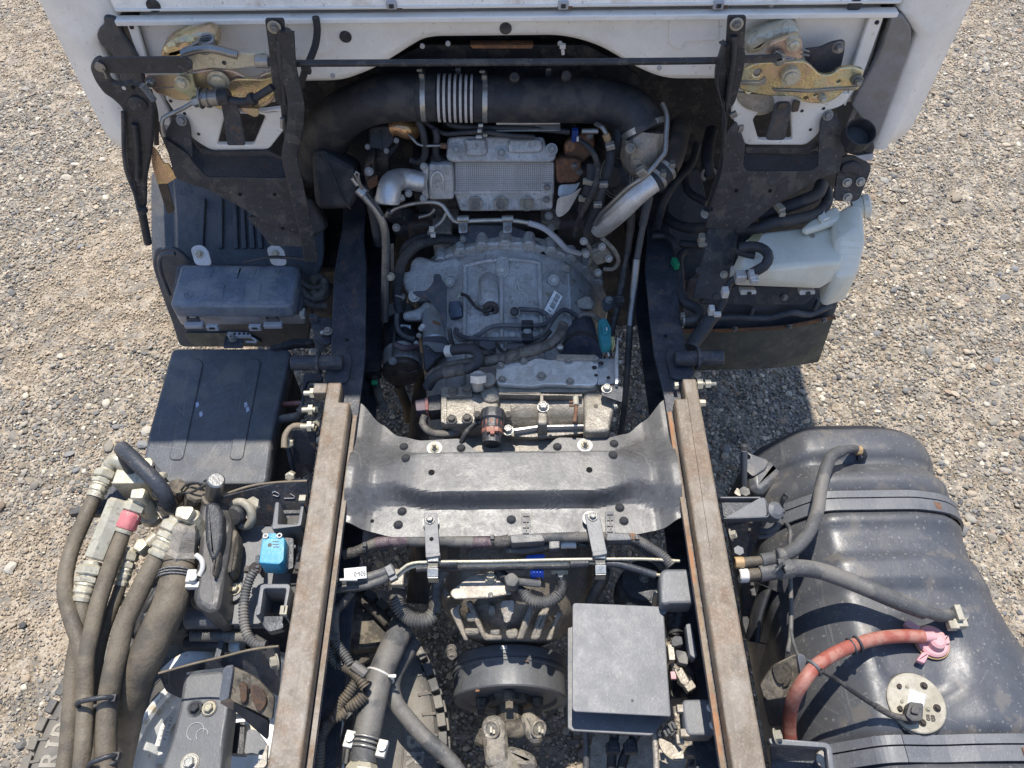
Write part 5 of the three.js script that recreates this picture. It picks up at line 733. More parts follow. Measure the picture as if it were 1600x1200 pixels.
{ // shift rods along the right rail
  for (const [lab, segs, r] of [['long dark rod with a brown sleeve running along the right side of the gearbox', [[[1405,440,-1.5,1400,560,-1.46], M.darkBrown, 1.25],[[1399,555,-1.46,1385,660,-1.42], M.darkBrown, 1.15],[[1386,650,-1.42,1350,860,-1.34,1318,1000,-1.28], M.wire, 1]],0.0082],['long grey rod with pale joints close to the right rail', [[[1478,420,-1.5,1450,540,-1.45], M.hoseGrey, 1.25],[[1455,520,-1.46,1425,690,-1.4], M.hoseGrey, 1],[[1426,680,-1.4,1402,920,-1.31,1398,960,-1.29], M.steel, 1.15],[[1398,955,-1.29,1385,1180,-1.2,1372,1330,-1.13,1345,1500,-1.05], M.hoseGrey, 1]],0.0082]]) {
    const t = T('shift_rod', lab, 'rod', 'rods beside the right rail'); for (const [l, m, k] of segs) P(t, m === M.steel ? 'joint' : 'rod', tube(c5, l, r * k, { mode: 'z' }), m); }
  const b = T('rod_guide', 'small black plate with a bolt guiding the dark rod by the right rail', 'bracket');
  P(b, 'plate', plate(c5,[1282,850,1300,832,1350,836,1350,866,1300,900,1286,890], PT(0.72,-1.35,65), 0.005, { r: 0.004 }), M.frame); bolt(b, c5.on(1312,850, PT(0.72,-1.349,65)), V(0,0.9,0.4), 0.007, M.zinc); P(b, 'strap', box(c5.on(1355,855, PZ(-1.33)), [0.022,0.02,0.02]), M.black);
  const w = T('inner_frame_loom', 'black wiring loom with a square plug inside the left rail beside the starter', 'wiring harness');
  P(w, 'loom', tube(d4,[-20,700,-1.3,20,820,-1.25,40,950,-1.18,70,1080,-1.1,110,1180,-1.05],0.011, { mode: 'z' }), M.tape); P(w, 'plug', box(d4.on(30,830, PZ(-1.22)), [0.035,0.035,0.03]), M.black); P(w, 'green_clip', box(d4.on(30,950, PZ(-1.15)), [0.014,0.006,0.012]), tint(M.teal, 1,1.6,0.6));
  const dr = T('drain_hose', 'brown bent drain hose dropping to the gravel below the starter', 'hose'); P(dr, 'hose', tube(d4,[255,960,0.6,290,1050,0.55,325,1140,0.5,345,1220,0.45,340,1290,0.4],0.0125), M.hose);
}

// =====================================================================  CAB SUPPORTS AND LATCHES
{
  const L = T('cab_support', 'black stamped cab support with upright and shelf on the left, behind the golden latch', 'cab support', 'black cab supports');
  P(L, 'upright', [plate(c1,[1195,94,1292,94,1300,180,1312,330,1345,500,1345,640,1322,780,1318,860,1290,800,1300,730,1285,640,1272,525,1250,520,1228,390,1215,250], PZ(-1.395), 0.006, { b: 0.002, r: 0.006 })], M.black);
  P(L, 'side_flange', [sweep([c1.on(1298,150, PZ(-1.39)), c1.on(1312,330, PZ(-1.385)), c1.on(1352,520, PZ(-1.375)), c1.on(1345,660, PZ(-1.37)), c1.on(1320,780, PZ(-1.365)), c1.on(1345,900, PZ(-1.355)), c1.on(1385,1080, PZ(-1.35)), c1.on(1412,1200, PZ(-1.345)), c1.on(1430,1310, PZ(-1.34))],0.011, { flat: [0.22,1.5], m: 12 })], M.black);
  P(L, 'upright_rib', sweep([c1.on(1268,200, PZ(-1.392)), c1.on(1275,300, PZ(-1.388)), c1.on(1290,420, PZ(-1.388)), c1.on(1300,520, PZ(-1.39))],0.006), M.black);
  P(L, 'ear', plate(c1,[690,690,708,640,738,588,772,572,808,592,825,640,828,700,838,780,812,830,750,800], PT(1.02,-1.37,20), 0.006, { b: 0.002, r: 0.012 }), M.black);
  P(L, 'shelf', plate(c1,[826,690,850,740,900,772,1220,770,1300,806,1302,890,900,888,850,850,820,790], PT(0.965,-1.405,62), 0.006, { b: 0.002, r: 0.014 }), M.frame);
  P(L, 'shelf_lip', plate(c1,[860,735,930,758,1220,756,1290,790,1290,806,1210,780,930,786,870,765], PT(1.0,-1.42,10), 0.006, { b: 0.002, r: 0.006 }), M.black);
  P(L, 'face_plate', plate(c1,[690,690,812,770,840,815,905,884,1302,890,1322,862,1345,930,1385,1080,1412,1190,1190,1112,1080,1040,910,950,800,915,745,890], PT(0.96,-1.372,12), 0.006, { b: 0.003, r: 0.01 }), M.black);
  P(L, 'lower_plate', plate(c4,[700,-40,1000,-20,1012,40,1024,118,990,122,835,118,790,60], PT(0.88,-1.36,20), 0.006, { r: 0.008 }), M.black);
  for (const [x, y] of [[1072,972],[1245,972],[1285,1142]]) P(L, 'hole', turn(c1.on(x, y, PT(0.96,-1.3715,12)), PT(0,0,12).n, [[0,0.0042],[0.0008,0.0042]],14), M.hole);  // dark discs on the face plate paint its holes
  P(L, 'bolt_seat', turn(c1.on(1243,135, PZ(-1.392)), BACK, [[0,0.0125],[0.002,0.0125],[0.003,0.011]],28), M.tan); bolt(L, c1.on(1244,137, PZ(-1.389)), BACK, 0.0058, M.steel);
  bolt(L, c1.on(780,602, PZ(-1.355)), V(0,0.4,0.9), 0.0075, M.steel); P(L, 'silver_pin', [cyl(c1.on(1283,590, PZ(-1.385)), c1.on(1285,640, PZ(-1.385)), 0.0045)], M.zinc);
  const R = T('cab_support', 'black stamped cab support with long lower strap on the right above the white reservoir', 'cab support', 'black cab supports');
  P(R, 'upright', plate(c3,[365,66,444,66,436,180,440,250,425,330,398,425,372,462,360,540,352,600,340,500,350,440,318,370,312,300,345,240,358,180], PZ(-1.395), 0.006, { b: 0.002, r: 0.006 }), M.black);
  P(R, 'upright_rib', sweep([c3.on(392,150, PZ(-1.388)), c3.on(390,240, PZ(-1.386)), c3.on(375,340, PZ(-1.386)), c3.on(362,420, PZ(-1.388))],0.006), M.black);
  P(R, 'side_flange', sweep([c3.on(352,180, PZ(-1.39)), c3.on(318,310, PZ(-1.385)), c3.on(330,400, PZ(-1.38)), c3.on(350,470, PZ(-1.375)), c3.on(348,600, PZ(-1.365)), c3.on(330,720, PZ(-1.36)), c3.on(296,820, PZ(-1.355)), c3.on(284,870, PZ(-1.355))],0.011, { flat: [0.22,1.5], m: 12 }), M.black);
  P(R, 'ear', plate(c3,[748,560,752,500,780,466,812,468,835,520,862,582,845,650,830,722,770,735,740,700], PT(1.02,-1.37,20), 0.006, { b: 0.002, r: 0.012 }), M.black);
  P(R, 'shelf', plate(c3,[436,620,440,640,690,645,740,620,750,690,720,712,450,715,430,690], PT(0.965,-1.405,62), 0.006, { b: 0.002, r: 0.012 }), M.frame);
  P(R, 'shelf_lip', plate(c3,[438,614,690,616,742,590,746,610,695,642,440,640], PT(1.0,-1.42,10), 0.006, { b: 0.002, r: 0.006 }), M.black);
  P(R, 'face_plate', plate(c3,[355,560,400,500,425,560,440,605,430,690,445,714,720,712,752,680,832,722,760,740,690,780,600,832,540,872,480,922,430,962,270,952,300,850,340,700], PT(0.96,-1.372,12), 0.006, { b: 0.003, r: 0.01 }), M.black);
  P(R, 'lower_strap', plate(c7,[362,142,484,144,478,220,462,300,430,418,420,424,312,416,308,404,345,270,356,190], PT(0.82,-1.345,35), 0.006, { b: 0.002, r: 0.008 }), M.black);
  for (const [x, y] of [[460,175],[443,272],[330,305],[398,408]]) P(R, 'plug', turn(c7.on(x, y, PT(0.82,-1.344,35)), PT(0,0,35).n, [[0,0.0085],[0.0015,0.008],[0.002,0.006]],20), M.rubber);
  bolt(R, c7.on(428,322, PT(0.82,-1.344,35)), PT(0,0,35).n, 0.0068, M.silverBright);
  for (const [x, y] of [[402,795],[542,795]]) P(R, 'hole', turn(c3.on(x, y, PT(0.96,-1.3715,12)), PT(0,0,12).n, [[0,0.0045],[0.0008,0.0045]],14), M.hole);  // holes painted as dark discs, as on the left support
  P(R, 'bolt_seat', turn(c3.on(402,100, PZ(-1.392)), BACK, [[0,0.0125],[0.002,0.0125],[0.003,0.011]],28), M.tan); bolt(R, c3.on(403,101, PZ(-1.389)), BACK, 0.0058, M.steel); bolt(R, c3.on(783,480, PZ(-1.355)), V(0,0.4,0.9), 0.0075, M.steel);
  P(R, 'silver_clip', [box(c3.on(390,478, PZ(-1.385)), [0.014,0.012,0.008], { rot: [0,0,0.6] }), box(c3.on(420,535, PZ(-1.385)), [0.01,0.014,0.008])], M.zinc);
}
{ // left latch
  const t = T('cab_latch', 'golden zinc-plated cab latch with pins and linkage on the left of the cab', 'cab latch');
  P(t, 'hook_cover', plate(c1,[668,285,680,245,715,212,770,192,850,172,910,165,950,190,962,240,930,300,800,310,680,310], PZ(-1.445), 0.05, { b: 0.014, bs: 6, r: 0.03 }), M.gold);
  const coil = []; for (let k = 0; k <= 70; k++) { const a = k / 70 * 5 * 6.283; coil.push(c1.on(905 + Math.cos(a) * 36,190 + k * 0.85 + Math.sin(a) * 10, PZ(-1.43)).add(V(0,0,0.012 * Math.sin(a)))); }
  P(t, 'spring', [sweep(coil, 0.0028, { n: 220, m: 7 }), sweep([c1.on(870,205, PZ(-1.415)), c1.on(820,235, PZ(-1.415)), c1.on(782,252, PZ(-1.412)), c1.on(790,272, PZ(-1.412))],0.0028)], M.steel);
  P(t, 'disc', turn(c1.on(930,495, PZ(-1.465)), BACK, [[0,0.044],[0.004,0.046],[0.008,0.044]],44), tint(M.gold, 0.95,1,1.1));
  P(t, 'base_plate', plate(c1,[590,372,830,366,880,352,960,345,1030,350,1075,372,1110,392,1160,390,1190,366,1238,358,1250,500,1200,535,1150,548,1090,540,1020,505,900,505,800,505,735,498,700,478,650,470,610,420], PZ(-1.44), 0.01, { b: 0.003, r: 0.014, bs: 3 }), M.pinkGold, 'pinkish golden base plate');
  P(t, 'gold_arm', plate(c1,[1020,400,1090,395,1190,400,1245,380,1250,470,1190,525,1110,520,1060,490,1010,500], PZ(-1.43), 0.006, { b: 0.002, r: 0.016 }), M.gold);
  P(t, 'pressed_rib', plate(c1,[640,440,740,440,780,430,790,455,740,465,650,462], PZ(-1.436), 0.006, { b: 0.003, r: 0.008 }), M.pinkGold);
  P(t, 'upper_arm', plate(c1,[780,300,840,284,860,246,950,240,1040,268,1150,268,1205,262,1212,340,1130,335,1030,348,930,340,850,352,790,350], PZ(-1.418), 0.008, { b: 0.002, r: 0.01 }), M.olive, 'pale upper arm');
  P(t, 'arm_roll', sweep([c1.on(785,270, PZ(-1.412)), c1.on(860,246, PZ(-1.412)), c1.on(930,244, PZ(-1.412)), c1.on(1060,275, PZ(-1.412))],0.0085), M.steel);
  P(t, 'star_plate', plate(c1,[735,420,760,375,830,362,840,410,850,440,900,470,890,505,820,500,800,470,750,455], PZ(-1.424), 0.006, { r: 0.01 }), tint(M.olive, 1,1.05,0.85));
  P(t, 'cross_pin', cyl(c1.on(1150,305, PZ(-1.405)), c1.on(1218,308, PZ(-1.405)), 0.0125), M.zinc);
  for (const [x, y, r, z, m] of [[795,336,0.011,-1.4, M.zinc],[783,410,0.0125,-1.416, M.olive],[965,402,0.019,-1.432, M.olive],[625,408,0.0095,-1.436, M.zinc]]) { const p = P(t, 'pivot_pin', turn(c1.on(x, y, PZ(z)), BACK, [[0, r * 1.15],[0.003, r * 1.15],[0.003, r * 0.8],[0.009, r * 0.75],[0.011, r * 0.55]],28), m); if (x === 795) P(p, 'split_ring', ring(c1.on(x, y, PZ(z + 0.004)), BACK, r * 1.25,0.0016), M.steel); }
  P(t, 'painted_arm_hole', turn(c1.on(993,314, PZ(-1.4178)), BACK, [[0,0.0045],[0.0006,0.0045]],14), M.black);  // black disc paints the dark opening in the arm
  P(t, 'buffer', [cyl(c1.on(870,492, PZ(-1.405)), c1.on(970,486, PZ(-1.405)), 0.0165), turn(c1.on(905,490, PZ(-1.405)), V(1,0.05,0), [[0,0.019],[0.006,0.019]])], M.steel); P(t, 'buffer_tip', cyl(c1.on(962,486, PZ(-1.405)), c1.on(1020,482, PZ(-1.405)), 0.0155), M.black);
  P(t, 'striker_ring', ring(c1.on(878,490, PZ(-1.405)), V(1,0,0), 0.019,0.0022), M.steel);
  P(t, 'release_rod', [sweep([c1.on(850,505, PZ(-1.4)), c1.on(780,545, PZ(-1.395)), c1.on(720,572, PZ(-1.39)), c1.on(688,590, PZ(-1.385)), c1.on(682,625, PZ(-1.38)), c1.on(692,680, PZ(-1.378))],0.0042), cyl(c1.on(840,512, PZ(-1.4)), c1.on(880,500, PZ(-1.4)), 0.011, { n: 6 })], M.zinc);
  P(t, 'hanging_strap', plate(c1,[972,505,1050,515,1070,560,1100,728,1008,728,990,590], PZ(-1.42), 0.004, { r: 0.006 }), M.frame);
  P(t, 'release_tab', plate(c1,[1060,540,1170,545,1165,580,1145,588,1090,560], PZ(-1.43), 0.004, { r: 0.008 }), M.pinkGold);
  const h = T('latch_cable', 'short black rubber hose with a clip below the left golden latch', 'hose'); P(h, 'hose', tube(c1,[1020,500,-1.4,1080,508,-1.395,1130,500,-1.392,1180,470,-1.39,1235,435,-1.39],0.0078, { mode: 'z' }), M.rubber); P(h, 'clip', turn(c1.on(1125,500, PZ(-1.392)), V(0.8,0.4,0), [[0,0.0125],[0.009,0.0125]],16), M.rubber);
  const v = T('tilt_lever', 'long black cab tilt lever with link arm and rubber grip at the far left', 'lever');
  P(v, 'handle', plate(c1,[318,340,335,302,365,288,400,322,405,360,425,410,470,425,525,408,575,430,620,480,645,535,640,660,628,780,604,900,602,1045,558,1052,545,970,505,860,486,600,485,545,430,495,390,470,345,410], PZ(-1.375), 0.014, { b: 0.005, bs: 4, r: 0.014 }), M.black);
  P(v, 'handle_crease', sweep([c1.on(545,620, PZ(-1.37)), c1.on(560,760, PZ(-1.37)), c1.on(560,900, PZ(-1.37))],0.006), M.black);
  P(v, 'edge_roll', sweep([c1.on(487,560, PZ(-1.368)), c1.on(500,840, PZ(-1.366)), c1.on(548,975, PZ(-1.364)), c1.on(562,1040, PZ(-1.362))],0.004), M.frame);
  P(v, 'link_arm', plate(c1,[345,318,365,290,800,286,835,312,832,348,795,368,430,368,395,372], PZ(-1.358), 0.006, { b: 0.002, r: 0.012 }), M.black, 'black link bar');
  P(v, 'pivot', turn(c1.on(562,518, PZ(-1.374)), BACK, [[0,0.0175],[0.004,0.0175],[0.006,0.014]],30), M.black); P(v, 'link_pin', [turn(c1.on(375,332, PZ(-1.356)), BACK, [[0,0.0095],[0.004,0.0095],[0.006,0.006]],24), sweep([c1.on(385,345, PZ(-1.35)), c1.on(400,375, PZ(-1.35)), c1.on(406,392, PZ(-1.35))],0.0018)], M.steel);
  for (const [x, y] of [[492,440],[538,437]]) P(v, 'painted_lever_hole', turn(c1.on(x, y, PZ(-1.3745)), BACK, [[0,0.004],[0.0008,0.004]],14), x < 500 ? M.whitePlastic : M.hole);  // discs painted as holes, one pale and one dark
  P(v, 'return_spring', corr(c1,[580,425,-1.375,610,460,-1.376,640,500,-1.378],0.006, { mode: 'z', pitch: 0.004, amp: 0.2 }), M.steel);
  P(v, 'grip', [sweep([c1.on(578,1040, PZ(-1.37)), c1.on(590,1100, PZ(-1.37)), c1.on(612,1215, PZ(-1.37))],0.0088), turn(c1.on(578,1040, PZ(-1.37)), V(0.05,-1,0), [[0,0.011],[0.01,0.0115]])], M.rubber);
  const s = T('latch_strap', 'golden tab with a dark tongue hanging beside the black tilt lever', 'strap'); P(s, 'tab', plate(c1,[632,730,660,760,690,818,715,820,760,888,700,925,660,925,630,820], PZ(-1.42), 0.004, { r: 0.006 }), tint(M.gold, 1,0.95,1)); P(s, 'tongue', plate(c1,[660,922,708,918,745,1050,735,1070,705,1065], PZ(-1.419), 0.004, { r: 0.006 }), M.darkBrown); P(s, 'stem', sweep([c1.on(620,450, PZ(-1.43)), c1.on(650,560, PZ(-1.425)), c1.on(655,720, PZ(-1.42))],0.005), M.darkBrown);
}
{ // right latch
  const t = T('cab_latch', 'golden zinc-plated cab latch plate with a pinkish hook on the right of the cab', 'cab latch');
  P(t, 'hook_cover', plate(c3,[440,180,470,165,530,140,630,114,668,124,672,150,600,172,545,185,510,225,442,236], PZ(-1.46), 0.05, { b: 0.014, bs: 6, r: 0.03 }), M.olive);
  P(t, 'back_plate', plate(c3,[680,206,750,200,795,178,858,165,850,230,832,300,760,310,720,290,690,258], PZ(-1.475), 0.006, { r: 0.012 }), M.frame);
  P(t, 'disc', turn(c3.on(510,395, PZ(-1.468)), BACK, [[0,0.044],[0.004,0.046],[0.008,0.044]],44), M.olive);
  P(t, 'lower_disc', plate(c3,[400,385,560,400,560,468,500,472,440,455,408,425], PZ(-1.45), 0.008, { b: 0.002, r: 0.03 }), M.castTan);
  P(t, 'base_plate', plate(c3,[424,290,470,268,525,258,600,258,685,254,710,270,752,312,800,312,832,284,890,278,928,290,932,302,914,378,850,380,830,402,800,422,762,434,690,430,650,402,545,402,470,390,410,372,412,335], PZ(-1.44), 0.01, { b: 0.003, r: 0.012, bs: 3, holes: [[489,304,0.008],[455,376,0.005],[690,411,0.0045],[827,341,0.0035],[730,397,0.003]] }), M.gold);
  P(t, 'pressed_rib', [plate(c3,[545,370,620,372,700,376,905,362,905,374,720,390,560,384], PZ(-1.436), 0.006, { b: 0.003, r: 0.006 }), plate(c3,[412,340,500,340,525,318,530,350,505,360,412,356], PZ(-1.436), 0.006, { b: 0.003, r: 0.006 })], M.zinc);
  P(t, 'hook', plate(c3,[524,212,548,180,580,168,655,142,676,168,680,245,640,250,600,242,570,250,530,235], PZ(-1.425), 0.01, { b: 0.003, r: 0.012 }), M.pinkGold, 'pinkish hook plate');
  P(t, 'hook_pin', [sweep([c3.on(565,212, PZ(-1.41)), c3.on(610,238, PZ(-1.41)), c3.on(650,246, PZ(-1.41)), c3.on(600,250, PZ(-1.41))],0.0022), sweep([c3.on(670,205, PZ(-1.42)), c3.on(705,215, PZ(-1.41))],0.002), sweep([c3.on(670,225, PZ(-1.42)), c3.on(705,232, PZ(-1.41))],0.002)], M.steel);
  for (const [x, y, r, z, m] of [[640,184,0.0115,-1.415, M.olive],[580,246,0.0115,-1.41, M.zinc],[628,320,0.0165,-1.43, M.olive],[762,412,0.0075,-1.432, M.olive]]) P(t, 'pivot_pin', turn(c3.on(x, y, PZ(z)), BACK, [[-0.01, r * 1.15],[0.003, r * 1.15],[0.003, r * 0.82],[0.008, r * 0.8],[0.01, r * 0.6]],28), m);
  for (const [x, y] of [[826,196],[905,336]]) { bolt(t, c3.on(x, y, PZ(-1.435)), BACK, 0.0085, M.steel); P(t, 'bolt_tip', cyl(c3.on(x, y, PZ(-1.43)), c3.on(x + 8, y + 14, PZ(-1.415)), 0.0048), M.steel); }
  P(t, 'hanging_strap', plate(c3,[565,428,625,425,632,450,604,585,522,585,545,500], PZ(-1.425), 0.005, { r: 0.01 }), M.frame); P(t, 'strap_rivet', turn(c3.on(592,442, PZ(-1.424)), BACK, [[0,0.0095],[0.003,0.009],[0.004,0.005]]), M.darkBrown); P(t, 'strap_tab', plate(c3,[640,420,670,425,660,465,630,470], PZ(-1.445), 0.004), M.darkBrown);
  const r = T('link_rod', 'long straight black rod running across the back of the cab between the two latches', 'rod'); P(r, 'rod', sweep([c2.on(10,248, PZ(-1.405)), c2.on(1600,238, PZ(-1.405)), c3.on(400,250, PZ(-1.405))],0.0068), M.black); P(r, 'flat_end', plate(c3,[430,236,540,232,585,228,600,250,560,262,430,265], PZ(-1.4), 0.006, { r: 0.006 }), M.black); P(r, 'left_collar', cyl(c1.on(1215,308, PZ(-1.405)), c1.on(1330,312, PZ(-1.405)), 0.0078), M.frame);
  const c = T('wall_cable', 'black cable hanging from the cab sill beside the left cab support', 'cable'); P(c, 'cable', tube(c1,[1450,85,-1.49,1458,140,-1.488,1450,220,-1.482,1425,290,-1.47,1395,360,-1.46,1375,430,-1.47],0.0072, { mode: 'z' }), M.rubber); P(c, 'clip', box(c1.on(1402,340, PZ(-1.455)), [0.018,0.022,0.014]), M.rubber);
}
// =====================================================================  LEFT SIDE: FENDER, FUSE BOX, BATTERY
{
  const t = T('inner_fender', 'black ribbed plastic inner fender behind the fuse box on the left', 'fender', 'black inner fenders');
  const h = 0.7, pl = PT(0.72,-1.6,55);
  P(t, 'panel', plate(c4,[190,-300,700,-330,1120,-100,1120,200,1060,330,400,330,280,360,200,240,190,60], pl, 0.012, { b: 0.005, r: 0.03 }), M.plastic);
  for (const x of [455,560,645,690,735,778]) P(t, 'rib', plate(c4,[x - 12 - (x - 600) * 0.12,-140, x + 10 - (x - 600) * 0.12,-140, x + 14,130, x - 14,130], PT(0.728,-1.594,55), 0.01, { b: 0.004, r: 0.006 }), M.plastic);
  P(t, 'rear_skirt', plate(c4,[195,215,212,138,262,126,330,132,420,215,1000,240,1060,480,1030,660,345,662,300,520,240,360], PT(0.62,-1.5,12), 0.012, { b: 0.005, r: 0.02 }), M.plastic);
  P(t, 'corner_groove', sweep([c4.on(290,380, PZ(-1.475)), c4.on(240,240, PZ(-1.485)), c4.on(250,165, PZ(-1.49)), c4.on(320,158, PZ(-1.49))],0.006), M.plastic);
  P(t, 'mud_patch', plate(c4,[360,585,700,585,800,640,700,655,420,655], PT(0.62,-1.488,10), 0.004, { r: 0.02 }), M.flap);
  P(t, 'stay_bar', sweep([c4.on(690,205, PZ(-1.42)), c4.on(830,178, PZ(-1.42)), c4.on(1030,190, PZ(-1.42))],0.004), M.black);
  const f = T('fuse_box', 'black and grey fuse box with two bolted ears on the left', 'fuse box');
  const FH = 0.8;
  P(f, 'lid', plate(c4,[345,226,362,214,965,214,985,232,948,418,930,432,306,432,290,420], FH, 0.052, { b: 0.012, bs: 5, r: 0.012 }), M.lid);
  for (const x of [470,620,700,830]) P(f, 'lid_panel', plate(c4,[x - 50 + 15,236, x + 45 + 15,236, x + 38 - 5,300, x - 58 + 5,300], FH + 0.0012,0.003, { b: 0.001, r: 0.004 }), M.lid);
  for (const x of [545,655,740]) P(f, 'lid_panel', plate(c4,[x - 42,318, x + 42,318, x + 30,405, x - 52,405], FH + 0.0012,0.003, { b: 0.001, r: 0.004 }), M.lid);
  const em = c4.on(395,380, FH + 0.0004); P(f, 'emblem', [ring(em, UP, 0.0115,0.0008), place(letters('DS', 0.011,0.001), em, UP, V(0.25,0,-1))], M.lid);
  P(f, 'lid_skirt', plate(c4,[330,215,995,215,1008,420,996,452,310,455,298,430],0.757,0.026, { b: 0.004, r: 0.012 }), M.plastic);
  P(f, 'base', plate(c4,[335,225,1000,225,1012,440,1000,470,320,476,312,450],0.735,0.05, { b: 0.006, r: 0.014 }), M.greyPlastic, 'grey base');
  for (const [x, w] of [[428,60],[850,62]]) { const c = c4.on(x, 505,0.735); const k = P(f, 'latch', [box(c.clone().add(V(0,-0.006,0.016)), [0.046,0.012,0.018], { r: 0.002 })], M.greyPlastic); for (const s of [-1,1]) P(k, 'latch_prong', box(c.clone().add(V(s * 0.012,0.016,0.008)), [0.005,0.04,0.006], { r: 0.001, rot: [0,0,-0.05] }), M.black); P(k, 'latch_plate', box(c.clone().add(V(0,0.003,0.01)), [0.032,0.014,0.004]), M.plastic); }
  for (const x of [528,755]) { const c = c4.on(x, 530,0.73); const k = P(f, 'clip_socket', box(c.clone().add(V(0,-0.002,0.013)), [0.03,0.016,0.012], { r: 0.002 }), M.greyPlastic); P(k, 'painted_socket_hole', box(c.clone().add(V(0,0.001,0.0175)), [0.014,0.008,0.005], { r: 0.001 }), M.black); }  // black block paints the dark inside of the socket
  for (const x of [458,866]) { const sx = x < 600 ? 1 : 0.9; const k = P(f, 'ear', plate(c4,[x - 55,132, x - 30,112, x + 10,112, x + 40,140, x + 62 * sx, 222, x - 30,222], PT(0.8,-1.44,60), 0.006, { b: 0.002, r: 0.014 }), tint(M.greyPlastic, 1.3,1.28,1.2)); bolt(k, c4.on(x - 8,162, PT(0.8,-1.438,60)), PT(0,0,60).n, 0.0072, M.olive); }
  P(f, 'foot', [plate(c4,[600,575,720,580,730,598,600,600],0.70,0.012, { b: 0.002 }), sweep([c4.on(720,600,0.69), c4.on(760,630,0.68), c4.on(700,632,0.68)],0.003)], M.greyPlastic);
  for (const x of [640,665,690,712]) P(f, 'foot_slot', box(c4.on(x, 588,0.702), [0.004,0.003,0.006], { r: 0 }), M.black);
  P(f, 'side_clip', box(c4.on(1005,480,0.735), [0.012,0.02,0.02]), M.whitePlastic);
  P(f, 'wire_bundle', [tube(c4,[985,300,0.76,1040,340,0.74,1090,340,0.73,1130,300,0.72],0.009), tube(c4,[990,350,0.75,1050,400,0.73,1120,390,0.72,1150,330,0.71],0.011), tube(c4,[1000,410,0.74,1070,440,0.72,1130,440,0.71],0.01), tube(c4,[1060,300,0.75,1100,290,0.74,1130,330,0.73,1090,390,0.73,1060,370,0.73],0.012)], M.tape);
  const b = T('battery_cover', 'black plastic battery cover with two long raised ribs on the left', 'battery cover');
  const BH = 0.685;
  P(b, 'lid', plate(c4,[304,664,920,664,945,690,838,1170,815,1375,790,1392,140,1392,128,1370,180,1110], BH, 0.05, { b: 0.008, bs: 4, r: 0.016 }), M.plastic);
  P(b, 'box', plate(c4,[330,700,930,690,830,1180,800,1370,170,1370,220,1100], BH - 0.045,0.2, { b: 0.006, r: 0.02 }), M.black);
  for (const o of [[398,760,470,762,364,1264,290,1264],[708,758,778,760,684,1264,612,1262]]) P(b, 'raised_rib', plate(c4,[o[0], o[1] - 20, o[0] + 20, o[1] - 38, o[2] - 12, o[3] - 38, o[2] + 2, o[3] - 15, o[4], o[5] - 15, o[4] - 18, o[5], o[6] + 12, o[7], o[6] - 2, o[7] - 15], BH + 0.0032,0.006, { b: 0.0025, bs: 3, r: 0.014 }), M.plastic);
  P(b, 'scuff', [[450,1010],[690,960],[700,985],[430,960]].map(([x, y], i) => plate(c4,[x, y, x + 14, y - 8, x + 20, y + 12, x + 4, y + 26], BH + 0.0004 + (i > 0 && i < 3 ? 0.0032 : 0), 0.0008, { b: 0.0002, r: 0.002 })), tint(M.greyPlastic, 1,1.1,1.4));
  const s = T('battery_stay', 'small dark steel tab with a bolt between the fuse box and the battery cover', 'bracket'); P(s, 'tab', plate(c4,[588,600,688,600,684,662,578,662],0.69,0.004), M.frame); bolt(s, c4.on(632,615,0.692), UP, 0.008, M.zinc);
  const w = T('battery_cable', 'pair of battery cables, one red and one grey, joining the left rail', 'cable'); P(w, 'red_cable', tube(c4,[830,968,0.66,920,966,0.67,990,960,0.69,1030,972,0.71],0.0068), tint(M.redRubber, 0.45,0.55,0.7)); P(w, 'grey_cable', tube(c4,[862,1052,0.66,930,1040,0.68,985,1028,0.7,1010,995,0.73,1060,992,0.76],0.0105), M.hoseGrey); P(w, 'lug', [cyl(c4.on(1050,992,0.765), c4.on(1098,992,0.78), 0.0075), cyl(c4.on(1045,1080,0.75), c4.on(1080,1072,0.77), 0.0085, { n: 6 })], M.olive); P(w, 'loop', tube(c4,[980,1000,0.71,1010,975,0.72,1040,965,0.73,1030,990,0.72],0.0055), M.hoseGrey);
  const br = T('rail_bracket', 'black channel bracket with a bright bolt on the left rail just behind the fuse box', 'bracket', 'brackets on the outside of the left rail');
  P(br, 'channel', [plate(c4,[1035,485,1055,478,1085,500,1160,505,1162,610,1150,640,1110,650,1070,610],0.79,0.005, { r: 0.006 }), plate(c4,[1035,480,1080,480,1088,500,1040,505],0.81,0.03, { r: 0.006 }), plate(c4,[1062,600,1160,640,1110,690,1075,690], PT(0.72,-1.17,30), 0.005)], M.frame); P(br, 'bolt_shank', cyl(c4.on(1100,585,0.8), c4.on(1150,575,0.8), 0.007), M.zinc); bolt(br, c4.on(1140,577,0.806), UP, 0.008, M.zinc); P(br, 'side_nut', turn(c4.on(1062,688,0.79), V(-1,0.3,0), [[-0.008,0.0095],[0.006,0.0095],[0.01,0.006]],6), M.zinc); P(br, 'arm', plate(c4,[820,655,960,612,1062,615,1062,640,970,640,850,664],0.7,0.02), M.black); P(br, 'foot', plate(c4,[1010,800,1110,800,1110,840,1030,840,1010,900,1010,990,995,980],0.75,0.01, { r: 0.008 }), M.frame);
  const b2 = T('rail_bracket', 'brown folded bracket lip with two olive bolts on the left rail beside the battery cover', 'bracket', 'brackets on the outside of the left rail');
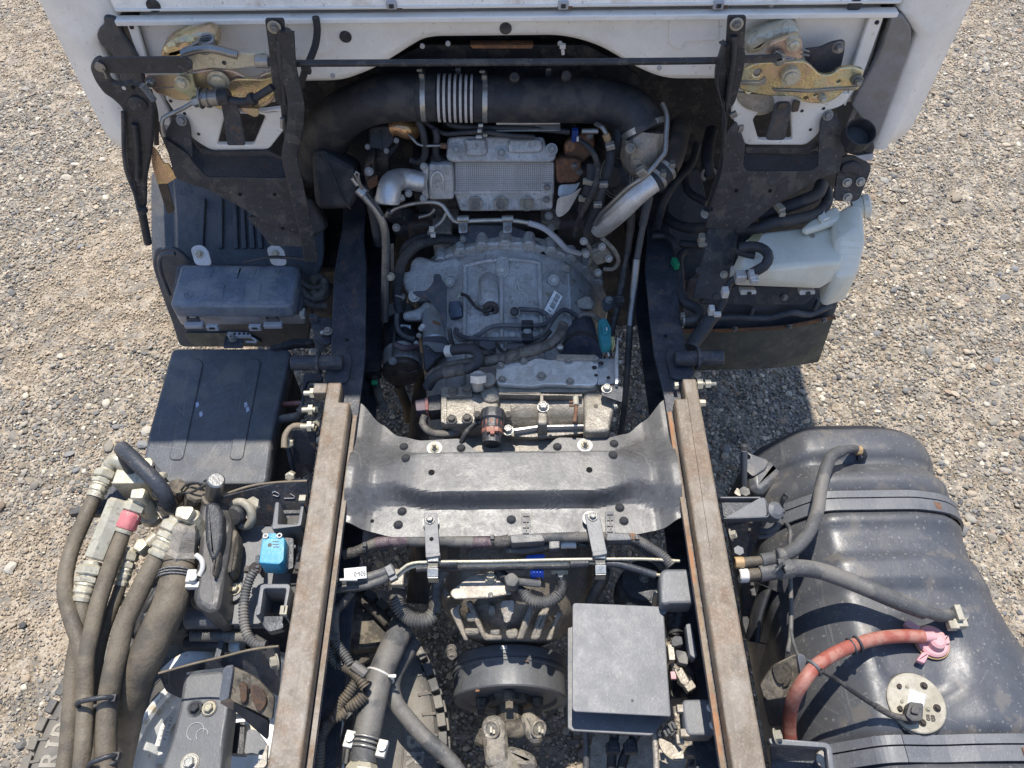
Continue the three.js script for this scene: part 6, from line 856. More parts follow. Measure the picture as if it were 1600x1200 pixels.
  P(b2, 'lip', sweep([c4.on(905,1200,0.77), c4.on(912,1130,0.78), c4.on(950,1085,0.785), c4.on(1020,1086,0.79), c4.on(1082,1100,0.79)],0.007, { flat: [1,0.7] }), M.mud); P(b2, 'gusset', [plate(cF, [150,490,165,445,260,440,262,500,250,600,190,620], PT(0.74,-0.95,25), 0.006, { r: 0.006 }), plate(cF, [148,490,160,480,190,620,178,618], PT(0.75,-0.93,30), 0.01)], M.frame); P(b2, 'bolt_head', [turn(cF.on(170,486,0.75), V(0,0.7,0.7), [[0,0.011],[0.014,0.011],[0.016,0.008]],6), turn(cF.on(174,606,0.74), V(0,0.7,0.7), [[0,0.011],[0.014,0.011],[0.016,0.008]],6)], M.olive);
}
// =====================================================================  LEFT SIDE: CARRIER, VALVE BLOCK, HOSES, SPARE WHEEL
{
  const t = T('valve_carrier', 'long dark steel carrier with a flat dusty plate and box sections beside the left rail', 'carrier');
  P(t, 'front_web', plate(c8,[1010,405,1290,335,1440,318,1448,420,1420,520,1200,550,1060,545], PT(0.77,-0.83,32), 0.006, { r: 0.006 }), M.frame); P(t, 'web_edge', sweep([c8.on(990,405,0.79), c8.on(1150,352,0.8), c8.on(1290,332,0.803), c8.on(1440,325,0.806)],0.0026), M.mud);
  P(t, 'plate', plate(c8,[1050,552,1280,552,1300,600,1390,640,1350,860,1200,1040,1030,1040,1020,900,1050,700],0.71,0.006, { r: 0.006 }), M.smooth);
  for (const [k, o] of [[0,[1262,560,1280,430,1300,428,1292,540,1390,540,1410,436,1425,440,1408,548,1270,566]],[1,[1180,1000,1205,845,1225,838,1345,838,1355,850,1330,990,1315,990,1335,862,1222,862,1205,990]]]) P(t, 'box_section', plate(c8, o, 0.79 - k * 0.004,0.09, { b: 0.002, r: 0.004 }), M.smooth);
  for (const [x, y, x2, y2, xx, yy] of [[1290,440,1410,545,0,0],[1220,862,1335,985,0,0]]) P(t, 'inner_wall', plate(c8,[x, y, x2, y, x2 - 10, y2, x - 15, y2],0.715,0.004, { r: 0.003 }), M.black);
  P(t, 'round_bar', cyl(c8.on(840,1010,0.68), c8.on(1250,1005,0.68), 0.022), M.smooth);
  P(t, 'gusset', [plate(c8,[1200,1000,1320,1000,1320,1060,1250,1080,1225,1060],0.76,0.02), plate(c8,[1290,600,1385,640,1360,760,1320,770,1320,640],0.74,0.02)], M.frame);
  P(t, 'weld_nut', [box(c8.on(1418,415,0.8), [0.014,0.012,0.014]), box(c8.on(1325,975,0.78), [0.014,0.012,0.018])], M.tan);
  P(t, 'ring_mount', [ring(c8.on(1115,490,0.76), V(-0.4,0.6,0.7), 0.026,0.009, { n: 36 }), cyl(c8.on(1140,510,0.75), c8.on(1180,440,0.765), 0.012), turn(c8.on(1175,440,0.76), V(0,1,0.3), [[0,0.014],[0.012,0.014]],6)], M.tan); P(t, 'mount_core', turn(c8.on(1080,495,0.765), V(-0.2,0.7,0.7), [[-0.015,0.022],[0.006,0.022],[0.012,0.018],[0.013,0.006]],28), M.rubber);
  P(t, 'chalk_mark', [sweep([c8.on(1265,385, PT(0.77,-0.829,32)), c8.on(1275,378, PT(0.77,-0.829,32)), c8.on(1300,392, PT(0.77,-0.829,32)), c8.on(1295,402, PT(0.77,-0.829,32)), c8.on(1268,395, PT(0.77,-0.829,32))],0.0009, { m: 5 }), sweep([c8.on(1325,412, PT(0.77,-0.829,32)), c8.on(1380,408, PT(0.77,-0.829,32)), c8.on(1355,388, PT(0.77,-0.829,32))],0.0009, { m: 5 })], M.greyPlastic);
  P(t, 'anchor_tab', plate(c8,[1030,870,1060,830,1110,825,1125,860,1095,920,1030,935],0.722,0.008, { r: 0.012 }), M.smooth); bolt(t, c8.on(1078,866,0.723), UP, 0.0095, M.olive);
  const s = T('proximity_sensor', 'bright blue square sensor box standing beside the left rusty rail', 'sensor');
  P(s, 'box', plate(c8,[1215,608,1328,604,1322,720,1300,742,1196,735],0.81,0.05, { b: 0.003, r: 0.005 }), M.sensor); P(s, 'neck', plate(c8,[1240,584,1288,583,1288,612,1240,614],0.808,0.03, { b: 0.003, r: 0.004 }), M.sensor);
  for (const [x, y] of [[1232,600],[1301,598]]) P(s, 'eyelet', ring(c8.on(x, y, 0.812), UP, 0.0042,0.0016), M.whitePlastic); P(s, 'dial', turn(c8.on(1253,645,0.8102), UP, [[0,0.004],[0.0006,0.004]],16), M.darkBrown);
  P(s, 'print_line', [[1270,628],[1270,642],[1272,655]].map(([x, y]) => box(c8.on(x + 12, y, 0.8103), [0.012,0.0006,0.0014], { r: 0 })), M.darkBrown);
  P(s, 'mount', [plate(c8,[1325,605,1372,610,1370,760,1300,780,1320,720],0.77,0.006), plate(c8,[1180,700,1200,690,1200,760,1180,760],0.78,0.05)], M.frame);
  const c = T('sensor_conduit', 'grey corrugated conduit curving from the blue sensor to the rail', 'conduit'); P(c, 'conduit', corr(c8,[1178,770,0.77,1160,800,0.765,1135,870,0.755,1122,960,0.75,1128,1050,0.745,1150,1110,0.742,1195,1145,0.742,1235,1148,0.742],0.0092, { pitch: 0.0062 }), M.conduit); P(c, 'collar', [turn(c8.on(1180,762,0.772), V(0.2,0.7,0.5), [[-0.01,0.011],[0.006,0.012]]), box(c8.on(1165,768,0.77), [0.03,0.012,0.012])], M.darkBrown);
  const cc = T('cross_conduit', 'two grey corrugated conduits tied beneath the carrier next to a pale pipe', 'conduit'); P(cc, 'conduit', [corr(c8,[860,1098,0.66,960,1100,0.66,1060,1104,0.67,1140,1106,0.68,1180,1125,0.69,1215,1146,0.7],0.0105, { pitch: 0.0062 })], M.conduit); P(cc, 'pipe', cyl(c8.on(830,1138,0.62), c8.on(1115,1146,0.63), 0.0145), M.black); P(cc, 'pipe_end', cyl(c8.on(1060,1145,0.632), c8.on(1116,1147,0.634), 0.0152), tint(M.whitePlastic, 0.7,0.85,0.95)); P(cc, 'strap', box(c8.on(1018,1130,0.66), [0.012,0.02,0.07], { rot: [0,-0.05,0] }), M.frame);
  // valve block
  const v = T('valve_block', 'black cast hydraulic valve block with a silver post between the hoses and the carrier', 'valve block');
  P(v, 'body', plate(c8,[905,420,940,400,1005,405,1040,450,1062,540,1050,640,1030,760,1015,880,1000,960,950,985,880,950,862,900,880,780,890,640,880,520],0.79,0.12, { b: 0.014, bs: 6, r: 0.022 }), tint(M.dusty, 0.75,0.72,0.68));
  P(v, 'spine', plate(c8,[930,430,985,425,1015,470,1018,600,990,700,960,720,930,640,925,520],0.815,0.05, { b: 0.007, bs: 5, r: 0.014 }), M.black); P(v, 'fin', [plate(c8,[1045,560,1085,560,1095,620,1070,760,1030,800,1050,650],0.775,0.05, { b: 0.01, r: 0.012 }), plate(c8,[985,600,1005,590,1000,720,975,800,960,790],0.81,0.03, { b: 0.003, r: 0.004 })], M.dirty);
  P(v, 'post', [cyl(c8.on(968,410,0.78), c8.on(985,318,0.85), 0.0175, { c: 0.003 })], M.steel); P(v, 'post_nut', turn(c8.on(965,420,0.78), c8.on(985,318,0.85).sub(c8.on(968,410,0.78)), [[0,0.022],[0.012,0.021]],20), M.dirty);
  for (const [x, y] of [[910,928],[957,958]]) { const k = P(v, 'plug', turn(c8.on(x, y, 0.735), V(-0.1,0.55,0.83), [[-0.01,0.019],[0.004,0.019],[0.006,0.0165]],30), M.dirty); P(k, 'plug_socket', turn(c8.on(x, y, 0.735).add(V(0,0.004,0.006)), V(-0.1,0.55,0.83), [[0,0.0065],[0.0008,0.0065]],6), M.black); }
  P(v, 'lower_body', plate(c8,[700,700,880,640,900,900,860,1060,640,1080,560,960],0.66,0.1, { b: 0.012, r: 0.02 }), M.black);
  const sv = T('solenoid_valve', 'two dirty black solenoids with thin wires behind the silver post', 'solenoid'); for (const [x, y, x2, y2, r] of [[795,350,770,420,0.02],[890,380,870,450,0.022]]) P(sv, 'coil', turn(c8.on(x, y, 0.8), c8.on(x2, y2,0.74).sub(c8.on(x, y, 0.8)), [[0, r * 0.8],[0.006, r],[0.05, r],[0.08, r * 0.8]],8), M.dirty); P(sv, 'wire', [tube(c8,[810,370,0.8,840,340,0.815,890,335,0.815,920,360,0.8],0.0024), tube(c8,[820,385,0.8,870,378,0.81,930,340,0.82,950,318,0.81,925,325,0.8],0.0024)], M.wire); P(sv, 'brass_port', cyl(c8.on(866,420,0.77), c8.on(870,450,0.76), 0.012), M.rust);
  const bk = T('port_block', 'square pale metal port block with a black pipe across it at the left', 'port block');
  P(bk, 'block', plate(c8,[505,212,655,206,668,225,635,335,460,338],0.8,0.09, { b: 0.003, r: 0.004 }), M.olive); P(bk, 'side_face', plate(c8,[670,226,730,300,700,400,640,342],0.795,0.1, { b: 0.003 }), M.black); P(bk, 'lower_block', plate(c8,[355,335,460,340,600,345,640,430,540,480,400,470,345,420],0.72,0.07, { b: 0.006, r: 0.01 }), M.frame);
  for (const [x, y] of [[715,298],[685,392],[735,350]]) P(bk, 'side_screw', turn(c8.on(x, y, 0.79), V(1,0.3,0.2), [[-0.004,0.008],[0.008,0.0075],[0.01,0.005]],16), M.tan);
  P(bk, 'plate_edge', plate(c8,[660,425,690,415,745,490,740,525,705,510],0.77,0.01, { r: 0.004 }), M.castTan); P(bk, 'switch', [box(c8.on(420,445,0.74), [0.026,0.02,0.02]), box(c8.on(400,478,0.735), [0.026,0.02,0.02]), box(c8.on(320,475,0.73), [0.05,0.016,0.016], { rot: [0,0.2,0] }), box(c8.on(480,478,0.73), [0.05,0.02,0.028], { rot: [0,0.3,0] })], M.black);
  const bp = T('black_pipe', 'smooth black pipe with an elbow leaning across the pale port block', 'pipe'); P(bp, 'pipe', tube(c8,[512,160,0.84,560,205,0.85,620,265,0.85,680,325,0.84,725,385,0.82,745,440,0.79],0.0155, { m: 24 }), M.frame); P(bp, 'elbow', [cyl(c8.on(515,165,0.838), c8.on(570,280,0.79), 0.015)], M.black); P(bp, 'nut', [turn(c8.on(575,285,0.79), V(0.2,1,0.2), [[-0.01,0.022],[0.004,0.022]],28), turn(c8.on(735,420,0.79), V(0.2,-0.6,0.7), [[0,0.018],[0.012,0.02],[0.03,0.017]],10)], M.dirty);
  // hoses: [label, centre line from fitting downwards, radius, fitting start -> end (on hose), material of fitting]
  const hoses = [
    ['outermost grey-brown hydraulic hose with an angled silver fitting on the pale port block', [375,410,0.78,330,510,0.78,265,660,0.775,232,800,0.77,232,900,0.765,262,1020,0.76,300,1130,0.75,322,1260,0.74,330,1420,0.73,320,1640,0.72,300,1860,0.7],0.0148,[376,408,0.781,447,262,0.79],0],
    ['hydraulic hose whose fitting carries a red-pink collar', [515,590,0.78,480,690,0.775,430,830,0.77,390,960,0.765,360,1090,0.76,335,1220,0.75,330,1400,0.73,338,1600,0.71,350,1860,0.69],0.0158,[517,585,0.781,588,425,0.8],0],
    ['hydraulic hose under a long hexagonal pale check valve at the left', [310,935,0.75,318,1010,0.745,300,1110,0.73,275,1250,0.71,262,1450,0.69,240,1700,0.67,200,1900,0.65],0.0165,[311,930,0.751,368,730,0.77],0],
    ['thin tan hydraulic hose with small shaded fittings behind the red-collared hose', [505,855,0.73,480,930,0.73,440,1030,0.725,405,1150,0.715,385,1280,0.7,378,1450,0.69,375,1860,0.66],0.0115,[507,850,0.73,565,660,0.75],1],
    ['hydraulic hose with a large silver elbow fitting in front of the valve block', [690,710,0.79,630,820,0.785,575,930,0.78,525,1040,0.77,500,1150,0.76,470,1270,0.75,445,1420,0.73,435,1600,0.71,440,1860,0.69],0.0185,[694,705,0.791,800,520,0.81],0],
  ];
  for (const [lab, r, rad, ft, k] of hoses) {
    const o = T('hydraulic_hose', lab, 'hydraulic hose', 'hydraulic hoses at the left'); P(o, 'hose', tube(c8, r, rad, { m: 20 }), M.hose);
    const a = c8.on(ft[0], ft[1], ft[2]), b = c8.on(ft[3], ft[4], ft[5]); P(o, 'fitting', fitting(a, b, rad * 1.02), M.olive);
    if (lab.includes('red-pink')) P(o, 'red_collar', turn(a.clone().lerp(b, 0.13), b.clone().sub(a), [[0, rad * 1.25],[0.006, rad * 1.38],[0.016, rad * 1.3],[0.028, rad * 1.38],[0.034, rad * 1.2]]), tint(M.pink, 0.95,0.55,0.55), 'faded red collar');
    if (lab.startsWith('outermost')) P(o, 'elbow', [tube(c8,[447,262,0.79,470,228,0.8,505,225,0.805,530,258,0.79],0.0155, { m: 18 }), turn(c8.on(525,262,0.79), V(0.5,-0.7,0.3), [[0,0.017],[0.012,0.019],[0.024,0.018]],12)], M.olive);
    if (lab.includes('check valve')) P(o, 'check_valve', turn(c8.on(378,720,0.775), c8.on(465,505,0.8).sub(c8.on(378,720,0.775)), [[0,0.016],[0.004,0.0205],[0.118,0.0205],[0.124,0.016]],6), M.olive, 'long hexagonal check valve');
    if (lab.includes('red-pink')) P(o, 'elbow_block', [plate(c8,[560,365,620,358,632,368,612,412,552,410],0.83,0.036, { b: 0.003, r: 0.003 }), cyl(c8.on(600,400,0.81), c8.on(670,500,0.74), 0.018), turn(c8.on(655,490,0.75), c8.on(690,540,0.7).sub(c8.on(600,400,0.81)), [[0,0.023],[0.016,0.023]],20)], M.olive);
    if (lab.includes('large silver')) P(o, 'elbow_block', [plate(c8,[785,455,810,448,865,450,872,465,840,520,775,500],0.845,0.045, { b: 0.003, r: 0.004 }), cyl(c8.on(850,500,0.82), c8.on(905,600,0.77), 0.02), turn(c8.on(880,580,0.78), c8.on(915,610,0.765).sub(c8.on(850,500,0.82)), [[0,0.023],[0.012,0.025],[0.02,0.022]],20)], M.olive);
    if (k) P(o, 'elbow_block', [plate(c8,[590,612,620,610,640,640,600,680,565,660],0.77,0.03, { b: 0.003 }), cyl(c8.on(630,650,0.75), c8.on(690,600,0.75), 0.012)], M.olive);
  }
  const big = T('suction_hose', 'thick grey-brown suction hose with wire clamps under a tapered pale fitting', 'hose');
  P(big, 'hose', tube(c8,[800,745,0.77,785,830,0.77,755,940,0.765,700,1060,0.75,640,1190,0.73,585,1300,0.7,555,1400,0.67,520,1560,0.6,470,1800,0.5],0.0325, { m: 28 }), M.hose); P(big, 'fitting', turn(c8.on(803,730,0.77), c8.on(825,620,0.8).sub(c8.on(803,730,0.77)), [[0,0.03],[0.02,0.036],[0.03,0.03],[0.07,0.024],[0.08,0.018]],6), M.castTan); P(big, 'hose_lip', turn(c8.on(798,752,0.77), c8.on(803,730,0.77).sub(c8.on(798,752,0.77)), [[0,0.0355],[0.02,0.037],[0.024,0.034]],28), M.hose);
  for (const y of [792,806,820]) P(big, 'clamp_wire', ring(c8.on(790 - (y - 790) * 0.2, y, 0.77), c8.on(800,745,0.77).sub(c8.on(785,830,0.77)), 0.0358,0.0019, { n: 40, m: 7 }), M.steel);
  P(big, 'clamp_screw', [box(c8.on(865,806,0.79), [0.018,0.018,0.026]), box(c8.on(870,848,0.785), [0.026,0.014,0.012]), turn(c8.on(868,805,0.8), V(0.2,1,0.2), [[0,0.0085],[0.006,0.008]]), tube(c8,[885,695,0.8,912,720,0.8,918,760,0.795,900,800,0.79],0.0052)], M.whitePlastic);
  // zip ties
  for (const [lab, f, x0, y0, x1, y1, h] of [['black cable tie around the hydraulic hoses, upper one of the two', cA, 365,600,530,570,0.745],['black cable tie around the hydraulic hoses at the bottom edge', cA, 420,885,545,838,0.73]]) { const o = T('cable_tie', lab, 'cable tie', 'cable ties on the hydraulic hoses'); const a = f.on(x0, y0, h), b = f.on(x1, y1, h), m = a.clone().lerp(b, 0.5), hw = a.distanceTo(b) / 2; const pts = []; for (let k = 0; k <= 40; k++) { const t2 = k / 40 * Math.PI * 2, cx = Math.cos(t2), sy = Math.sin(t2); pts.push(a.clone().lerp(b, 0.5 + 0.52 * Math.sign(cx) * Math.pow(Math.abs(cx), 0.6)).add(V(0, sy * 0.021 * (Math.abs(sy) > 0.3 ? 1 : 1), 0))); } P(o, 'strap', sweep(pts, 0.0046, { n: 80, m: 8 }), M.black); P(o, 'head', box(b.clone().add(V(0,0.004,0)), [0.012,0.012,0.014]), M.black); }
  // lower left odds: dark straps under the hoses
  const uf = T('lower_harness', 'black wiring with a corrugated end between the thick suction hose and the thin hoses', 'wiring harness'); P(uf, 'loom', [tube(c8,[600,870,0.66,620,960,0.65,600,1050,0.64,560,1110,0.63],0.012), tube(c8,[700,860,0.66,650,940,0.66,620,1000,0.65],0.009)], M.wire); P(uf, 'conduit', corr(c8,[545,1135,0.66,575,1160,0.665,590,1190,0.66,600,1230,0.65],0.011, { pitch: 0.006 }), M.conduit); P(uf, 'tan_fitting', box(cA.on(560,478,0.64), [0.02,0.03,0.03], { rot: [0,0.4,0] }), M.castTan); P(uf, 'olive_bolt', turn(c8.on(520,930,0.7), UP, [[0,0.011],[0.02,0.01]],6), M.olive);
}
{ // spare wheel under the frame
  const t = T('spare_wheel', 'dusty black tyre on a white rim lying flat under the frame at the bottom left', 'wheel');
  const c = V(-0.573,0.5,-0.347);
  P(t, 'tyre', [turn2(V(c.x, 0.28, c.z), UP, [[0.0,0.225],[0.004,0.24],[0.005,0.33],[0.02,0.398],[0.05,0.424],[0.19,0.424],[0.214,0.408],[0.2225,0.394],[0.2235,0.38],[0.2235,0.352],[0.222,0.34],[0.223,0.3],[0.219,0.262],[0.212,0.24],[0.2,0.222],[0.19,0.215]],120)], M.tyre);
  const bl = []; for (let k = 0; k < 72; k++) { const a = k / 72 * Math.PI * 2; for (const [y, h, ro] of [[0.475,0.036,0.424],[0.425,0.042,0.428],[0.37,0.042,0.428],[0.32,0.042,0.426]]) { const aa = a + (y > 0.4 ? 0 : 0.03); bl.push(box(V(c.x + Math.cos(aa) * ro, y, c.z + Math.sin(aa) * ro), [0.018, h, 0.027], { r: 0.002, rot: [0,-aa, 0] })); } }
  const tr = P(t, 'tread_blocks', bl, M.tyre); tr.userData.kind = 'stuff';
  const sh = []; for (let k = 0; k < 60; k++) { const a = k / 60 * Math.PI * 2; const g = box(V(c.x + Math.cos(a) * 0.4,0.497, c.z + Math.sin(a) * 0.4), [0.03,0.008,0.006], { r: 0.001, rot: [0,-a, -0.5] }); sh.push(g); } P(t, 'shoulder_ribs', sh, M.tyre).userData.kind = 'stuff';
  for (const r of [0.344,0.285,0.25]) P(t, 'sidewall_ring', ring(V(c.x, 0.5022 - (r < 0.26 ? 0.007 : r < 0.29 ? 0.002 : 0), c.z), UP, r, 0.0022, { n: 120, m: 6 }), M.tyre);
  const put = (txt, a0, size) => { let a = a0; const out = []; for (const ch of txt) { const g = letters(ch, size, 0.002); g.computeBoundingBox(); const w = g.boundingBox.max.x - g.boundingBox.min.x; a += (w / 2 + size * 0.1) / 0.37; const p = V(c.x + Math.sin(a) * 0.37,0.503, c.z - Math.cos(a) * 0.37); out.push(place(g, p, UP, V(Math.sin(a), 0,-Math.cos(a)))); a += (w / 2 + size * 0.1) / 0.37; } return out; };
  P(t, 'lettering', [...put('BRIDGESTONE', -1.7,0.036), ...put('BRIDGESTONE', 1.45,0.036)], tint(M.tyre, 1.9,1.9,1.85), 'raised maker lettering on the sidewall');
  P(t, 'rim', turn2(V(c.x, 0.28, c.z), UP, [[0.21,0.206],[0.222,0.21],[0.224,0.214],[0.215,0.226],[0.2,0.224],[0.19,0.206],[0.175,0.196],[0.15,0.185],[0.135,0.15],[0.15,0.11],[0.155,0.06],[0.145,0.0]],80), M.rim);
  for (let k = 0; k < 6; k++) { const a = k / 6 * 6.283 + 0.25; P(t, 'painted_hand_hole', turn(V(c.x + Math.cos(a) * 0.158,0.416, c.z + Math.sin(a) * 0.158), UP, [[0,0.026],[0.004,0.026]],24), M.black); }  // black discs paint the dark openings of the rim
  const tx = label2D(256,96, (g, w, h) => { g.fillStyle = '#d8d6cf'; g.fillRect(0,0, w, h); g.fillStyle = '#333'; g.font = '34px sans-serif'; g.fillText('TK 808 0657', 12,42); g.fillText('P 12 1B 37', 40,84); });
  const tp = cA.on(768,700,0.452); decal(t, 'rim_stamp', tp, V(0.3,1,0.1), V(-1,0,-0.1), 0.075,0.022, tx);
}
{ // brackets and channel over the wheel
  const t = T('wheel_carrier', 'grey steel channel with three bolts lying over the spare wheel', 'channel');
  P(t, 'channel', plate(cA, [850,450,1040,432,1060,610,1040,760,1020,960,720,960,790,760,830,600],0.635,0.06, { b: 0.008, bs: 4, r: 0.014 }), tint(M.smooth, 0.72,0.73,0.75));  // tint darkens the whole channel to stand for its shaded half
  for (const [x, y, m] of [[904,612, M.frame],[968,612, M.olive]]) { P(t, 'bolt_seat', turn(cA.on(x, y, 0.6352), UP, [[0,0.016],[0.002,0.016]]), M.frame); bolt(t, cA.on(x, y, 0.637), UP, 0.0095, m); } P(t, 'bolt_seat', turn(cA.on(880,866,0.6352), UP, [[0,0.017],[0.002,0.017]]), M.tan); bolt(t, cA.on(880,866,0.637), UP, 0.0105, M.silverBright);
  P(t, 'chalk_loop', [ring(cA.on(905,720,0.636), UP, 0.016,0.0009, { n: 24, m: 5, arc: 4.5 }), ring(cA.on(935,735,0.636), UP, 0.011,0.0009, { n: 24, m: 5, arc: 4 })], M.greyPlastic);
  const w = T('side_web', 'dark sloping steel web from the left rusty rail out over the white rim', 'web plate'); P(w, 'web', plate(cA, [730,450,1000,380,1170,335,1290,324,1300,420,1290,560,1075,440,1040,424,862,446,850,575,768,535], PT(0.75,-0.6,35), 0.006, { r: 0.006 }), M.frame); P(w, 'bright_edge', sweep([cA.on(735,450,0.72), cA.on(900,405,0.74), cA.on(1000,382,0.76), cA.on(1170,340,0.79), cA.on(1290,325,0.8)],0.0022), M.mud);
  bolt(w, cA.on(1285,395,0.8), V(-1,0.4,0.4), 0.01, M.tan);
  const ls = T('pale_panel', 'pale blue-white panel edge under the web by the thick suction hose', 'panel'); P(ls, 'panel', [plate(cA, [735,440,800,380,860,348,995,346,990,385,870,410,770,440],0.6,0.006, { r: 0.006 })], M.rim);
  for (const [k, f, o, face] of [[0, d6,[350,555,440,530,480,250,465,230,400,240,388,292],[475,240,560,280,680,335,850,510,830,720,640,620,560,590,440,530]],[1, cD, [1400,800,1370,790,1345,640,1380,640,1400,690],[1160,790,1230,695,1345,638,1372,790,1350,845,1200,868,1180,850]]]) {
    const b = T('stop_bracket', k ? 'rough dark bracket with a blackened weld lump outside the right rusty rail' : 'rough brown channel bracket with a rusty weld lump outside the left rusty rail', 'bracket', 'stop brackets on the rusty rails');
    P(b, 'face', plate(f, face, PT(0.82, k ? -0.5 : -0.44,60), 0.008, { b: 0.002, r: 0.006 }), M.dirty);
    P(b, 'end_flange', plate(f, o, PT(0.83, k ? -0.5 : -0.44,60), 0.01, { b: 0.002, r: 0.006 }), M.smooth);
    P(b, 'under_web', plate(f, k ? [1180,860,1350,850,1400,800,1380,900,1290,990,1210,1000] : [350,560,440,535,560,595,800,720,790,900,700,820,500,640], PT(0.74, k ? -0.46 : -0.4,50), 0.008, { r: 0.006 }), M.darkBrown);
    const pl2 = PT(0.825, k ? -0.495 : -0.435,60), sc = k ? [[1225,700,1260,690,1300,715,1290,770,1260,790,1235,760],[1262,690,1300,680,1322,720,1305,790,1275,800,1290,740]] : [[530,395,590,390,605,450,590,560,550,560,540,470],[640,410,700,420,770,490,775,570,720,640,680,600,640,500]];
    P(b, 'weld_scar', sc.map((o, q) => plate(f, o, pl2,0.006, { b: 0.0025, smooth: true })), k ? tint(M.dirty, 0.4,0.38,0.36) : tint(M.rust, 0.42,0.5,0.6)); P(b, 'slot', plate(f, k ? [1255,715,1272,712,1275,770,1258,772] : [605,440,640,430,620,480,612,560,580,580,590,500], PT(0.822, k ? -0.495 : -0.436,60), 0.002, { b: 0.0004, r: 0.002 }), M.hole);  // near-black sheet paints the dark gap in the bracket
  }
  const o = T('rail_bracket', 'pale plate and dark channel below the brown stop bracket at the bottom left', 'bracket', 'brackets on the outside of the left rail'); P(o, 'channel', plate(d6,[440,750,590,730,580,800,575,1020,420,1010],0.55,0.03, { r: 0.006 }), M.black); P(o, 'pale_plate', plate(d6,[605,795,690,800,785,930,780,1020,575,1022],0.56,0.01, { r: 0.008 }), M.smooth); P(o, 'tan_lip', plate(d6,[650,1143,720,1080,775,940,790,930,780,1143],0.7,0.01, { r: 0.01 }), M.castTan);
}

